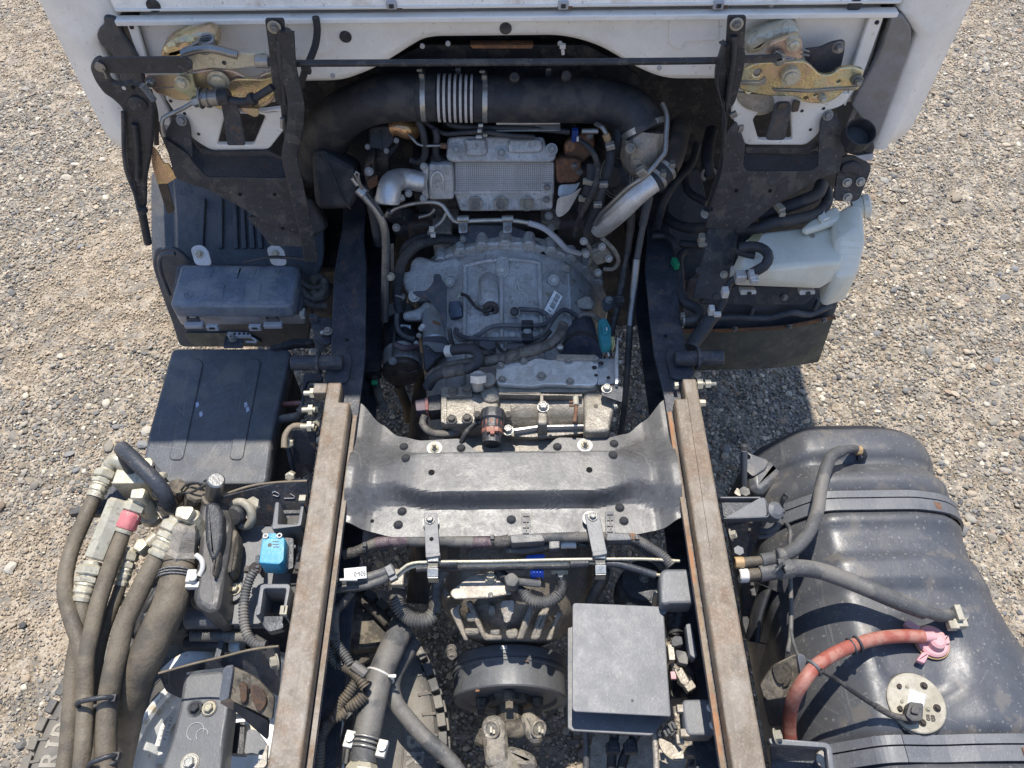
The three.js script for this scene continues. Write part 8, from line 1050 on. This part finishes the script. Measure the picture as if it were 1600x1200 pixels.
  P(r, 'neck_tab', plate(c7,[795,92,812,84,820,70,828,92,845,96,822,106,818,120,806,108],0.965,0.008, { b: 0.002 }), tint(M.milk, 1.1,1.1,1.15)); P(r, 'spout', turn(c7.on(775,172,0.932), UP, [[0,0.005],[0.003,0.004]],14), M.castDirt);
  for (const x of [525,755]) { const k = P(r, 'foot', plate(c7,[x - 32,384, x + 30,384, x + 30,400, x - 32,404], PT(0.8,-1.3,20), 0.02, { b: 0.002 }), M.whitePlastic); P(k, 'painted_foot_hole', turn(c7.on(x + 2,396, PT(0.8,-1.299,20)), BACK, [[0,0.006],[0.002,0.005]],12), M.black); } P(r, 'left_tab', plate(c7,[455,340,462,296,490,292,505,330,470,345], PT(0.88,-1.32,30), 0.02, { b: 0.003 }), M.whitePlastic); P(r, 'stain', plate(c7,[520,186,545,164,585,158,565,190,530,215],0.9305,0.0012, { b: 0.0004, r: 0.006 }), tint(M.tan, 0.9,0.85,0.6));  // foot holes are black discs painting the dark openings
  const hb = [
    ['black hose looping over the front of the white reservoir', c7,[490,218,0.95,540,212,0.96,580,222,0.965,602,250,0.965,590,285,0.955,560,305,0.945,525,322,0.93,490,330,0.92],0.0118],
    ['short black hose stub under the looping reservoir hose', c7,[480,230,0.93,520,242,0.935,548,248,0.935],0.0095],
    ['black hose with a white clip dropping from the reservoir to the tube stub', c7,[490,330,0.915,455,350,0.9,438,385,0.885,425,430,0.86,400,470,0.84],0.0085],
    ['thick black sleeve joining the narrow hose above the right tube stub', c7,[400,468,0.84,375,495,0.83,345,540,0.815,315,580,0.81,300,612,0.808],0.0165],
    ['black bent hose from the right rail top to a clamp near the tube stub', c7,[262,400,0.8,275,430,0.8,320,455,0.805,335,480,0.81,320,498,0.81,290,504,0.81,268,500,0.805],0.0128],
    ['black hose crossing from the engine to the right cab support', c7,[190,80,0.82,225,118,0.83,290,140,0.85,350,140,0.87,380,138,0.88],0.0135],
    ['black hose below the right cab support running to the reservoir', c7,[480,148,0.92,560,140,0.94,620,118,0.95,700,108,0.955,790,84,0.955,830,40,0.95,830,-10,0.95],0.0135],
    ['fat black hose pair end under the right cab support shelf', c7,[560,95,0.93,640,70,0.95,720,42,0.96,790,10,0.97,810,-30,0.97],0.016],
    ['black hose hanging in the dark behind the right cab support', c3,[300,540,1.0,285,600,0.99,280,680,0.97,290,740,0.95],0.0155],
    ['grey-black hose bending in the dark left of the right cab support', c3,[195,680,0.9,190,750,0.88,205,800,0.87,250,830,0.87,280,845,0.87],0.0105],
    ['black cable with sleeves running from the charge pipe to the right rail', c3,[240,600,0.95,215,680,0.92,140,770,0.89,95,850,0.86,80,910,0.84,65,960,0.83],0.0105],
    ['grey hose bend lying on the front of the right rail', c7,[150,170,0.83,200,172,0.835,232,195,0.84,240,225,0.83],0.0085],
    ['black hose along the outside of the right rail', c7,[255,200,0.82,300,205,0.82,350,205,0.82,262,240,0.8,258,320,0.8,262,400,0.8],0.0095]];
  for (const [lab, fr2, pts, rad] of hb) { const o = T('side_hose', lab, 'hose', 'black hoses on the right'); P(o, 'hose', tube(fr2, pts, rad, { m: 16 }), M.rubber);
    if (lab.includes('white clip')) P(o, 'clip', [box(c7.on(432,392,0.905), [0.014,0.02,0.02]), box(c7.on(378,462,0.86), [0.012,0.022,0.016]), box(c7.on(402,478,0.858), [0.016,0.01,0.01])], M.whitePlastic);
    if (lab.includes('looping over')) P(o, 'clamp', [box(c7.on(492,330,0.94), [0.024,0.02,0.022]), box(c7.on(535,325,0.955), [0.012,0.014,0.026]), box(c7.on(545,342,0.95), [0.018,0.014,0.02])], M.castClean);
    if (lab.includes('clamp near')) P(o, 'clamp', [ring(c7.on(268,498,0.81), V(1,0,0), 0.0145,0.003), box(c7.on(266,485,0.825), [0.01,0.014,0.012])], M.zinc);
    if (lab.includes('running to the reservoir')) P(o, 'clip', [box(c7.on(645,62,0.975), [0.018,0.012,0.022], { rot: [0,0.4,0] }), box(c7.on(655,85,0.97), [0.014,0.012,0.012])], M.tan); if (lab.includes('hanging in the dark')) P(o, 'clip', [ring(c3.on(290,730,0.96), V(0,1,0.4), 0.018,0.004, { arc: 4 })], M.tan); }
  P(T('loom_clip', 'olive plastic clip beside the lower strap of the right cab support', 'clip'), 'clip', [box(c7.on(340,185,0.9), [0.014,0.026,0.02]), box(c7.on(345,205,0.895), [0.018,0.01,0.01])], M.tan);
  P(T('green_clip', 'small green clip at the edge of the right rail', 'clip'), 'clip', box(c7.on(238,280,0.82), [0.012,0.02,0.026], { rot: [0,0.3,0] }), tint(M.teal, 1,1.5,0.6)); P(T('support_bolt', 'bright flange bolt beside the upper edge of the right cab support strap', 'bolt'), 'head', turn(c7.on(356,83,0.92), TILT, [[0,0.0125],[0.004,0.0125],[0.004,0.009],[0.012,0.009]],18), M.silverBright);
  const e = T('black_cup', 'open black plastic tube beside the white corner of the cab on the right', 'tube'); const ec = c3.on(908,520, PZ(-1.42)); P(e, 'cup', turn2(ec.clone().add(V(0,-0.1,-0.02)), V(0,0.92,0.4), [[0.08,0.028],[0.08,0.031],[0.11,0.032],[0.112,0.03],[0.11,0.0285],[0.082,0.027],[0.082,0]],36), M.rubber); P(e, 'lower_pipe', plate(c3,[850,590,965,585,985,620,970,660,890,655,850,640], PZ(-1.42), 0.04, { b: 0.01, r: 0.02 }), M.rubber);
  const pb = T('three_bolt_plate', 'black plate with three bright bolts above the white reservoir cap', 'bracket'); P(pb, 'plate', plate(c3,[832,660,870,645,930,660,965,690,960,720,915,830,890,842,805,838,820,740], PT(1.0,-1.375,20), 0.008, { b: 0.002, r: 0.014 }), M.black); for (const [x, y] of [[862,760],[918,757],[864,822]]) bolt(pb, c3.on(x, y, PT(1.0,-1.374,20)), PT(0,0,20).n, 0.0075, M.silverBright); P(pb, 'pale_edge', plate(c3,[895,650,975,640,970,665,940,672], PT(1.02,-1.37,20), 0.004), M.greyPlastic); P(pb, 'pressing', plate(c3,[840,690,900,670,930,700,920,740,880,720,840,730], PT(1.01,-1.37,20), 0.012, { b: 0.005, r: 0.012 }), M.black);
}
{ // fuel tank
  const t = T('fuel_tank', 'large black plastic fuel tank with moulded ridges at the bottom right', 'fuel tank');
  const zs = []; for (let k = 0; k <= 130; k++) zs.push(-1.055 + k * 0.0115);
  const prof = (z) => {                       // half sections: [x, y] from inner bottom over the top to outer bottom
    const fr_ = sstep(-1.055,-0.93, z), w = 0.5 + 0.5 * Math.sqrt(Math.max(0,1 - (1 - fr_) ** 2));
    let top = 0.735; top -= 0.018 * (1 - sstep(-0.88,-0.86, z)); top -= 0.02 * Math.exp(-(((z + 0.905) / 0.012) ** 2)); top -= 0.012 * (1 - sstep(-0.68,-0.665, z)) * sstep(-0.75,-0.74, z); top -= 0.02 * Math.exp(-(((z + 0.797) / 0.03) ** 4)); top -= 0.012 * sstep(-0.62,-0.60, z); top -= 0.018 * Math.exp(-(((z + 0.31) / 0.03) ** 4));
    const xo = 0.99 + 0.03 * sstep(-0.7,-0.5, z) + 0.02 * sstep(-0.55,-0.45, z), xi = 0.55, xr = 0.665;
    const c = (xi + xo) / 2 + 0.02 * (1 - w), hh = (xo - xi) / 2; const dn = top - 0.2 * (1 - w) ** 1.0;
    const S = (x) => c + (x - (xi + xo) / 2) * w;
    const pts = [[xi + 0.02,0.32],[xi, 0.36],[xi, 0.52],[xi + 0.003,0.585],[xi + 0.015,0.615],[xi + 0.05, top - 0.06],[xr - 0.015, top - 0.012],[xr, top - 0.004],[xr + 0.018, top - 0.001],[xr + 0.08, top],[(xr + xo) / 2 + 0.02, top],[xo - 0.12, top - 0.004],[xo - 0.07, top - 0.02],[xo - 0.03, top - 0.055],[xo - 0.008, top - 0.105],[xo, top - 0.16],[xo, 0.4],[xo - 0.02,0.33]];
    const yb = 0.32; return pts.map(([x, y]) => V(S(x), dn - (top - y) * (0.3 + 0.7 * w), z)); };
  const bump = (p) => { let d = 0; const r1 = Math.hypot(p.x - 1.0, (p.z + 0.5) * 0.8); const c1_ = Math.hypot((p.x - 0.765), (p.z + 0.47)); d -= 0.010 * (1 - sstep(0.065,0.085, c1_)) * (p.y > 0.6 ? 1 : 0); const c2_ = Math.hypot(p.x - 0.762, p.z + 0.355); d -= 0.006 * (1 - sstep(0.062,0.078, c2_)) * (p.y > 0.6 ? 1 : 0); return d; };
  const rows = zs.map(z => { const c = new THREE.CatmullRomCurve3(prof(z), false, 'centripetal'); return c.getPoints(96).map(p => { p.y += bump(p); return p; }); }); const W = rows[0].length, A = [], I = []; rows.forEach(r => r.forEach(p => A.push(p.x, p.y, p.z))); for (let i = 0; i < rows.length - 1; i++) for (let j = 0; j < W - 1; j++) { const a = i * W + j; I.push(a, a + W, a + 1, a + 1, a + W, a + W + 1); }
  for (const i of [0, rows.length - 1]) { const c = rows[i].reduce((s, p) => s.add(p), V(0,0,0)).multiplyScalar(1 / W); const q = A.length / 3; A.push(c.x, c.y, c.z); for (let j = 0; j < W; j++) { const a = i * W + j, b = i * W + (j + 1) % W; if (i) I.push(a, b, q); else I.push(b, a, q); } }
  for (let i = 0; i < rows.length - 1; i++) { const a = i * W, b = i * W + W - 1; I.push(a, b, a + W, b, b + W, a + W); }
  const g = new THREE.BufferGeometry(); g.setAttribute('position', new THREE.Float32BufferAttribute(A, 3)); g.setIndex(I); g.computeVertexNormals(); P(t, 'shell', fin(g), M.tank);
  const topY = (f, x, y, d = 0) => { let h = 0.72; for (let k = 0; k < 8; k++) { const p = f.on(x, y, h); const i = THREE.MathUtils.clamp(Math.round((p.z + 1.055) / 0.0115), 0, rows.length - 1); let best = rows[i][0], bd = 9; for (const q of rows[i]) if (q.y > 0.5) { const dd = Math.abs(q.x - p.x); if (dd < bd) { bd = dd; best = q; } } h = best.y + d; } return f.on(x, y, h); };
  globalThis.tankTop = topY;
  for (const [k, z] of [[0,-0.797],[1,-0.31]]) { const i = Math.round((z + 1.055) / 0.0115), r = rows[i].slice(22); const st = []; for (const [dz, w2] of [[-0.014,0.008],[0.01,0.013]]) { const a = []; for (let j = 0; j < r.length - 1; j += 2) { const p = r[j], q = r[Math.min(j + 2, r.length - 1)]; const m = p.clone().add(q).multiplyScalar(0.5), L = p.distanceTo(q), an = Math.atan2(q.y - p.y, q.x - p.x); const n = V(-Math.sin(an), Math.cos(an), 0); a.push(box(V(m.x, m.y, z + dz).addScaledVector(n, 0.014), [L + 0.002,0.006, w2 * 2], { r: 0, rot: [0,0, an] })); } st.push(...a); } P(t, 'strap', st, k ? M.smooth : M.smooth, k ? 'rear steel strap' : 'front steel strap'); P(t, 'strap_rust', r.filter((p, j) => p.x > 0.9 && j % 2 === 0 && p.y > 0.55).slice(0,-1).map((p, j, l) => box(V(p.x, p.y + 0.0174, z + 0.01), [0.016,0.001,0.016], { r: 0, rot: [0,0,-0.3 - 0.06 * j] })), M.rust); }
  P(t, 'mounting_ear', [plate(cE, [172,100,186,82,200,105,270,130,262,160,215,190,175,150],0.66,0.01, { b: 0.003, r: 0.01, holes: [[197,118,0.006]] }), plate(cE, [195,120,270,130,330,95,345,160,250,250,205,230],0.655,0.05, { b: 0.02, bs: 5, r: 0.02 })], M.tank);
  P(t, 'side_pipe', [cyl(cE.on(1060,850,0.58), cE.on(1300,850,0.58), 0.04)], M.tank, 'filler pipe at the right edge');
  const sc = topY(cE, 780,975,0.004), N1 = V(0.04,1,0.02);
  const se = T('fuel_sender', 'round pale metal fuel gauge flange with screws and a black plug on the fuel tank', 'fuel sender'); P(se, 'flange', turn(sc, N1,[[-0.004,0.053],[0.003,0.053],[0.0045,0.051]],56), M.tan); P(se, 'seal', turn(sc.clone().add(V(0,-0.004,0)), N1,[[-0.006,0.057],[0.001,0.056]],48), M.rubber);
  for (const [x, y] of [[720,918],[808,915],[854,992],[803,1043],[722,995],[748,918],[822,996],[730,970]]) bolt(se, cE.on(x, y, sc.y + 0.0045), UP, (x === 748 || x === 822 || x === 730) ? 0.0032 : 0.0048, (x === 748 || x === 822 || x === 730) ? M.tan : M.darkBrown);
  P(se, 'terminal_plate', plate(cE, [758,925,818,945,808,990,748,975], sc.y + 0.0052,0.002, { r: 0.002 }), M.castClean); P(se, 'plug', [plate(cE, [760,968,808,975,806,1035,770,1040,745,1018], sc.y + 0.03,0.026, { b: 0.003, r: 0.004 }), plate(cE, [768,985,798,990,790,1015,764,1008], sc.y + 0.036,0.01, { b: 0.002 })], M.black);
  P(se, 'stamp', [place(letters('8B', 0.0105,0.0006), cE.on(832,1026, sc.y + 0.0046), UP, V(0.15,0,-1))], M.darkBrown);
  P(se, 'cable', sweep([cE.on(452,862, sc.y + 0.11), cE.on(500,890, sc.y + 0.085), cE.on(570,940, sc.y + 0.06), cE.on(640,985, sc.y + 0.035), cE.on(700,1018, sc.y + 0.02), cE.on(760,1030, sc.y + 0.018)],0.0042), M.wire); P(se, 'cable_sleeve', sweep([cE.on(640,985, sc.y + 0.035), cE.on(700,1018, sc.y + 0.02), cE.on(765,1030, sc.y + 0.018)],0.0058), M.tape);
  const pc = topY(cE, 838,762,0.008); const pk = T('pink_fitting', 'pink plastic breather fitting with four winged tabs on the fuel tank', 'fitting'); P(pk, 'disc', turn(pc, UP, [[-0.008,0.03],[0.003,0.03],[0.006,0.026]],36), M.pink);
  for (const o of [[738,700,755,682,800,708,790,728,760,715],[868,745,895,735,902,768,870,772],[805,795,830,800,812,838,782,826]]) P(pk, 'tab', plate(cE, o, pc.y + 0.012,0.012, { b: 0.003, r: 0.004 }), M.pink); P(pk, 'neck', [turn(pc.clone().add(V(0.002,0.002,0.004)), V(0,1,0), [[0,0.018],[0.016,0.015],[0.02,0.01]],20), cyl(cE.on(800,745, pc.y + 0.018), cE.on(845,745, pc.y + 0.016), 0.0098)], M.pink); P(pk, 'wire_ring', ring(pc.clone().add(V(0,-0.003,0)), UP, 0.032,0.0016, { n: 40, m: 6 }), M.amber);
  const rh = T('red_hose', 'brick red rubber hose leading from the pink fitting over the tank to the dark bracket', 'hose'); P(rh, 'hose', sweep([cE.on(806,745, pc.y + 0.02), cE.on(740,742, pc.y + 0.022), cE.on(650,750, pc.y + 0.03), cE.on(570,772, pc.y + 0.045), cE.on(490,808, pc.y + 0.065), cE.on(430,850, pc.y + 0.08), cE.on(390,900, pc.y + 0.08), cE.on(360,950, pc.y + 0.05), cE.on(345,1000, pc.y + 0.01), cE.on(340,1060, pc.y - 0.03), cE.on(345,1120, pc.y - 0.06)],0.0125, { m: 20 }), M.redRubber);
  P(rh, 'clip', [0,1].map(k => ring(cE.on(556 + k * 24,778 - k * 8, pc.y + 0.046), V(1,0.1,-0.35), 0.0138,0.0026, { n: 28, m: 8 })), M.frame); P(rh, 'tie', ring(cE.on(428,853, pc.y + 0.08), V(0.8,0.1,-0.6), 0.0142,0.0032, { n: 28, m: 8 }), M.smooth);
  const e1 = topY(cE, 580,95,0.012), e2 = topY(cE, 930,672,0.014);
  for (const [lab, pts, r] of [['grey hose from the rail up to the front end of the fuel tank', [[590,100, e1],[555,92,0.745],[520,100,0.757],[487,118,0.77],[465,170,0.775],[450,230,0.78],[440,300,0.785],[415,370,0.79],[365,435,0.8],[320,462,0.808],[290,472,0.812],[240,480,0.815],[150,487,0.815]],0.0132],['thicker grey hose from the rail across the fuel tank to the tan elbow', [[918,670, e2],[860,670,0.76],[810,655,0.775],[720,622,0.785],[620,580,0.79],[520,540,0.795],[430,512,0.8],[350,506,0.802],[300,515,0.802],[235,525,0.802],[165,532,0.802]],0.0165]]) {
    const o = T('fuel_hose', lab, 'fuel hose', 'grey fuel hoses over the tank'); const v = pts.map(([x, y, h]) => typeof h === 'number' ? cE.on(x, y, h) : h); const n = v.length; P(o, 'hose', sweep(v.slice(2, n - 1), r, { m: 20 }), M.hoseGrey); P(o, 'end_tube', sweep(v.slice(0,3), r * 0.72), M.hoseGrey); P(o, 'rail_tube', sweep(v.slice(n - 3), r * 0.7), M.hose); P(o, 'rail_ferrule', cyl(v[n - 1], v[n - 1].clone().add(V(0.018,0,0)), r * 0.82), r > 0.015 ? M.whitePlastic : M.amber);
    P(o, 'tan_clip', r > 0.015 ? [box(cE.on(925,665, e2.y + 0.02), [0.012,0.02,0.03]), box(cE.on(930,700, e2.y + 0.01), [0.026,0.018,0.016]), box(cE.on(908,706, e2.y + 0.012), [0.018,0.016,0.016])] : [cyl(cE.on(570,97, e1.y + 0.006), cE.on(592,98, e1.y + 0.006), 0.0105)], r > 0.015 ? M.tan : M.amber); P(o, 'sleeve', cyl(v[n - 3].clone(), v[n - 4].clone(), r * 1.12), M.hoseGrey); if (r < 0.015) P(o, 'shade_fitting', [tube(cE, [592,98, e1.y, 598,118, e1.y - 0.01,575,122, e1.y - 0.012],0.0085)], M.black); else P(o, 'elbow', turn(cE.on(935,672, e2.y), V(0.3,-1,0), [[-0.012,0.014],[0.02,0.014]],18), M.frame); }
  for (const [x, y, lab] of [[305,482, 'black cable tie pinching the two grey fuel hoses together'],[318,280, 'black cable tie standing up beside the front strap of the fuel tank']]) { const o = T('cable_tie', lab, 'cable tie', 'cable ties by the fuel tank'); const c = cE.on(x, y, x < 310 ? 0.82 : 0.79); P(o, 'strap', x < 310 ? [sweep([cE.on(292,450,0.8), cE.on(300,455,0.83), cE.on(312,490,0.835), cE.on(322,520,0.81), cE.on(310,520,0.79), cE.on(298,480,0.79), cE.on(292,450,0.8)],0.0045, { flat: [0.6,1.3] }), sweep([cE.on(316,490,0.84), cE.on(300,510,0.845), cE.on(283,528,0.84)],0.0035)] : [sweep([cE.on(312,330,0.77), cE.on(312,290,0.79), cE.on(320,265,0.81), cE.on(332,250,0.82)],0.006, { flat: [0.5,1.4] })], M.black); P(o, 'head', box(x < 310 ? cE.on(312,488,0.838) : cE.on(312,306,0.79), [0.013,0.01,0.014]), M.black); }
  const w = T('breather_line', 'thin grey line running down the inner side of the fuel tank', 'line'); P(w, 'line', tube(cE, [325,345,0.75,342,370,0.74,342,420,0.74,345,540,0.7,347,640,0.69,345,740,0.69,335,800,0.7],0.0045), M.hoseGrey); P(w, 'fork', tube(cE, [346,720,0.69,356,770,0.7,380,830,0.72],0.0035), M.hoseGrey);
  const pst = T('strap_bolt', 'tall dark strap bolt with a rubber cap at the front of the fuel tank', 'strap bolt'); P(pst, 'rod', cyl(cE.on(182,240,0.68), cE.on(184,95,0.78), 0.0072), M.smooth); P(pst, 'cap', turn(cE.on(184,100,0.775), V(0,1,-0.9), [[0,0.0085],[0.012,0.0085],[0.016,0.005]]), M.rubber); P(pst, 'nut', [turn(cE.on(182,248,0.69), V(0,1,0), [[0,0.012],[0.012,0.012]],6)], M.hoseGrey); P(pst, 'pale_tab', plate(cE, [148,245,160,225,178,245,170,258],0.7,0.004), M.castTan);
  // tank brackets: channels on the rail
  for (const [k, f, web, chan, hole] of [[0, d8,[410,690,800,670,815,680,720,860,700,900,640,1030,500,1040],[370,492,755,492,790,510,815,660,800,676,410,692,400,676,775,655,765,525,740,505,375,505],[745,620]],[1, cE, [275,1112,470,1120,482,1125,500,1215,280,1215],[268,1095,470,1110,490,1125,500,1215,478,1215,470,1130,275,1118],[460,1170]]]) {
    const b = T('tank_bracket', k ? 'dark channel bracket holding the fuel tank at the bottom edge' : 'dark open channel bracket holding the fuel tank strap near the cross member', 'bracket', 'fuel tank brackets on the right rail'); P(b, 'web', plate(f, web, PT(0.74, k ? -0.3 : -0.78,25), 0.006, { b: 0.002, r: 0.006 }), M.frame); P(b, 'rim', plate(f, chan, 0.795,0.02, { b: 0.003, r: 0.005 }), M.smooth); P(b, 'channel_floor', plate(f, k ? [275,1120,470,1130,480,1215,280,1215] : [380,505,750,505,770,530,780,655,405,675],0.72,0.005, { r: 0.006 }), M.frame);
    P(b, 'end_pad', turn(f.on(hole[0], hole[1],0.745), V(0,1,0.2), [[0,0.0145],[0.003,0.0135]],20), M.castTan); bolt(b, k ? cE.on(290,1090,0.8) : d8.on(465,835,0.78), V(1,0.5,0), 0.009, M.tan); if (!k) { P(b, 'lower_bolt', turn(d8.on(520,1010,0.8), UP, [[0,0.011],[0.02,0.01]],6), M.smooth); P(b, 'eye', [turn(d8.on(860,620,0.79), V(0.3,1,0.2), [[-0.02,0.02],[0.006,0.018],[0.012,0.01]],24), plate(d8,[820,530,880,540,905,560,905,700,870,700,830,660],0.78,0.008, { r: 0.01 })], M.smooth); for (const [x, y] of [[635,785],[650,715]]) P(b, 'hole', turn(d8.on(x, y, PT(0.74,-0.779,25)), PT(0,0,25).n, [[0,0.0035],[0.0006,0.0035]],12), M.tan); P(b, 'curl', [tube(d8,[740,790,0.72,800,800,0.73,860,770,0.74,890,720,0.75],0.006), tube(d8,[720,850,0.71,800,840,0.72,870,790,0.73,910,730,0.74],0.005)], M.smooth); } }
  const pk2 = T('rubber_pad', 'curved black rubber strip between the right rail and the tank', 'rubber strip'); P(pk2, 'strip', [sweep([cE.on(215,760,0.55), cE.on(225,680,0.57), cE.on(250,600,0.59), cE.on(262,570,0.6)],0.03, { flat: [0.35,1] }), plate(cE, [175,560,240,550,250,570,200,760,180,700],0.5,0.02, { r: 0.01 })], M.rubber);
}
// =====================================================================  GRAVEL
{
  const r = rng(77);
  const sn = (x, z) => { const f = FLD.b, g = FLD.e; const i = (((Math.floor(z * 130) % N) + N) % N) * N + ((Math.floor(x * 130) % N) + N) % N, j = (((Math.floor(z * 60 + 99) % N) + N) % N) * N + ((Math.floor(x * 60) % N) + N) % N; return 0.5 * f[i] + 0.5 * g[j]; };
  const stones = (det, seed, n) => { const out = [], q = rng(seed); for (let k = 0; k < n; k++) { let g = new THREE.IcosahedronGeometry(1, det); g = mergeVertices((g.deleteAttribute('normal'), g.deleteAttribute('uv'), g), 1e-3); const p = g.attributes.position; const ax = []; for (let c = 0; c < 5; c++) ax.push([V(q() - 0.5, q() - 0.5, q() - 0.5).normalize(), 0.45 + 0.4 * q()]); for (let i = 0; i < p.count; i++) { const v = V(p.getX(i), p.getY(i), p.getZ(i)); for (const [a, d] of ax) { const t = v.dot(a); if (t > d) v.addScaledVector(a, (d - t) * 0.9); } v.multiplyScalar(0.92 + 0.16 * q()); p.setXYZ(i, v.x * (0.9 + 0.3 * (k % 3) / 2), v.y * 0.62, v.z); } g = g.toNonIndexed(); g = toCreasedNormals(g, det > 1 ? 0.7 : 0.5); out.push(boxUV(g)); } return out; };
  const sand = (x, z) => { const j = (((Math.floor(z * 115 + 300) % N) + N) % N) * N + ((Math.floor(x * 115 + 40) % N) + N) % N; return sstep(0.52,0.82, FLD.e[j]) * (x < 0 ? 1 : 0.75); };
  const col = (sd) => { if (r() < sd * 0.8) { const v = 0.75 + 0.5 * r(); return [0.43 * v, 0.345 * v, 0.25 * v]; } const u = r(), v = 0.7 + 0.6 * r(); if (u < 0.36) return [0.3 * v, 0.272 * v, 0.228 * v]; if (u < 0.66) return [0.39 * v, 0.326 * v, 0.246 * v]; if (u < 0.78) return [0.21 * v, 0.203 * v, 0.193 * v]; if (u < 0.9) return [0.55 * v, 0.49 * v, 0.39 * v]; if (u < 0.95) return [0.32 * v, 0.24 * v, 0.175 * v]; return [0.11 * v, 0.108 * v, 0.11 * v]; };
  const sm = new THREE.MeshStandardMaterial({ color: 0xffffff, roughness: 0.9, bumpMap: bumpTex('cast'), bumpScale: 0.0006, side: THREE.DoubleSide });
  const gravel = new THREE.Group(); gravel.name = 'gravel'; gravel.userData = { kind: 'stuff', label: 'loose grey and beige gravel covering the ground', category: 'gravel' }; scene.add(gravel);
  const yg = (x, z) => 0.010 * Math.sin(x * 1.7 + 1) * Math.sin(z * 1.3) - 0.010;
  const m4 = new THREE.Matrix4(), qt = new THREE.Quaternion(), cc = new THREE.Color();
  const layer = (geos, count, s0, s1, pw, bias, dark) => { const per = Math.ceil(count / geos.length); geos.forEach(g => { const im = new THREE.InstancedMesh(g, sm, per); im.name = 'pebbles'; let k = 0; while (k < per) { const x = (r() - 0.5) * 7.2, z = -5.0 + r() * 5.4; if (Math.abs(x) > 1.2 + (0.6 - z) * 0.62) continue; const p = sn(x, z), sd = sand(x, z); if (r() > bias(p) * (s1 > 0.006 ? 1 - 0.8 * sd : 1)) continue; const s = s0 + (s1 - s0) * r() ** pw; qt.setFromEuler(new THREE.Euler((r() - 0.5) * 0.9, r() * 6.283, (r() - 0.5) * 0.9)); m4.compose(V(x, yg(x, z) + s * 0.22 + r() * 0.003, z), qt, V(s * (0.8 + 0.5 * r()), s * (0.75 + 0.4 * r()), s * (0.8 + 0.4 * r()))); im.setMatrixAt(k, m4); const c = col(sd); im.setColorAt(k, cc.setRGB(c[0], c[1], c[2])); k++; } gravel.add(im); }); };
  layer(stones(1,5,4), 470000,0.0017,0.0052,1.5, p => 0.45 + 0.55 * p);
  layer(stones(1,9,4), 42000,0.0048,0.01,2.1, p => 0.15 + 0.85 * p ** 1.3);
  layer(stones(2,12,4), 3600,0.009,0.016,2.4, p => 0.2 + 0.8 * p);
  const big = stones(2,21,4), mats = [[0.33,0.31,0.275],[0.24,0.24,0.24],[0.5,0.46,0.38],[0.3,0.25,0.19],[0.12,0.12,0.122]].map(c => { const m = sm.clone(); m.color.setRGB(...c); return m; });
  let n = 0; while (n < 260) { const x = (r() - 0.5) * 5.6, z = -3.9 + r() * 3.9; if (Math.abs(x) < 0.95 && z > -1.2) continue; if (z > -0.9 && x < 0) continue; const s = 0.012 + 0.011 * r() ** 2.5; const m = new THREE.Mesh(big[n % 4], mats[Math.floor(r() * 4.4)]); m.name = 'stone'; m.position.set(x, yg(x, z) + s * 0.25, z); m.rotation.set((r() - 0.5) * 0.5, r() * 6.28, (r() - 0.5) * 0.5); m.scale.set(s * (0.9 + 0.5 * r()), s * (0.8 + 0.3 * r()), s); ground.add(m); n++; }
  for (let k = 0; k < 40; k++) { const x = -0.15 + (r() - 0.5) * 0.9, z = -1.1 + r() * 0.9, s = 0.012 + 0.014 * r(); const m = new THREE.Mesh(big[k % 4], mats[4]); m.name = 'stone'; m.position.set(x, yg(x, z) + s * 0.3, z); m.rotation.set(r(), r() * 6.28, r()); m.scale.set(s * 1.1, s * 0.8, s); ground.add(m); }  // darker stones paint in the shade on the ground below the driveline
}
// =====================================================================  BASES, SHADOWS, DRAW
for (const o of scene.children) if (o.isGroup && o.name !== 'gravel') {
  o.updateMatrixWorld(true); const b = new THREE.Box3().setFromObject(o), c = V((b.min.x + b.max.x) / 2, b.min.y, (b.min.z + b.max.z) / 2);
  o.position.copy(c); for (const k of o.children) k.position.sub(c);
}
scene.traverse(o => { if (o.isMesh) { o.castShadow = true; o.receiveShadow = true; } });
renderer.render(scene, camera);
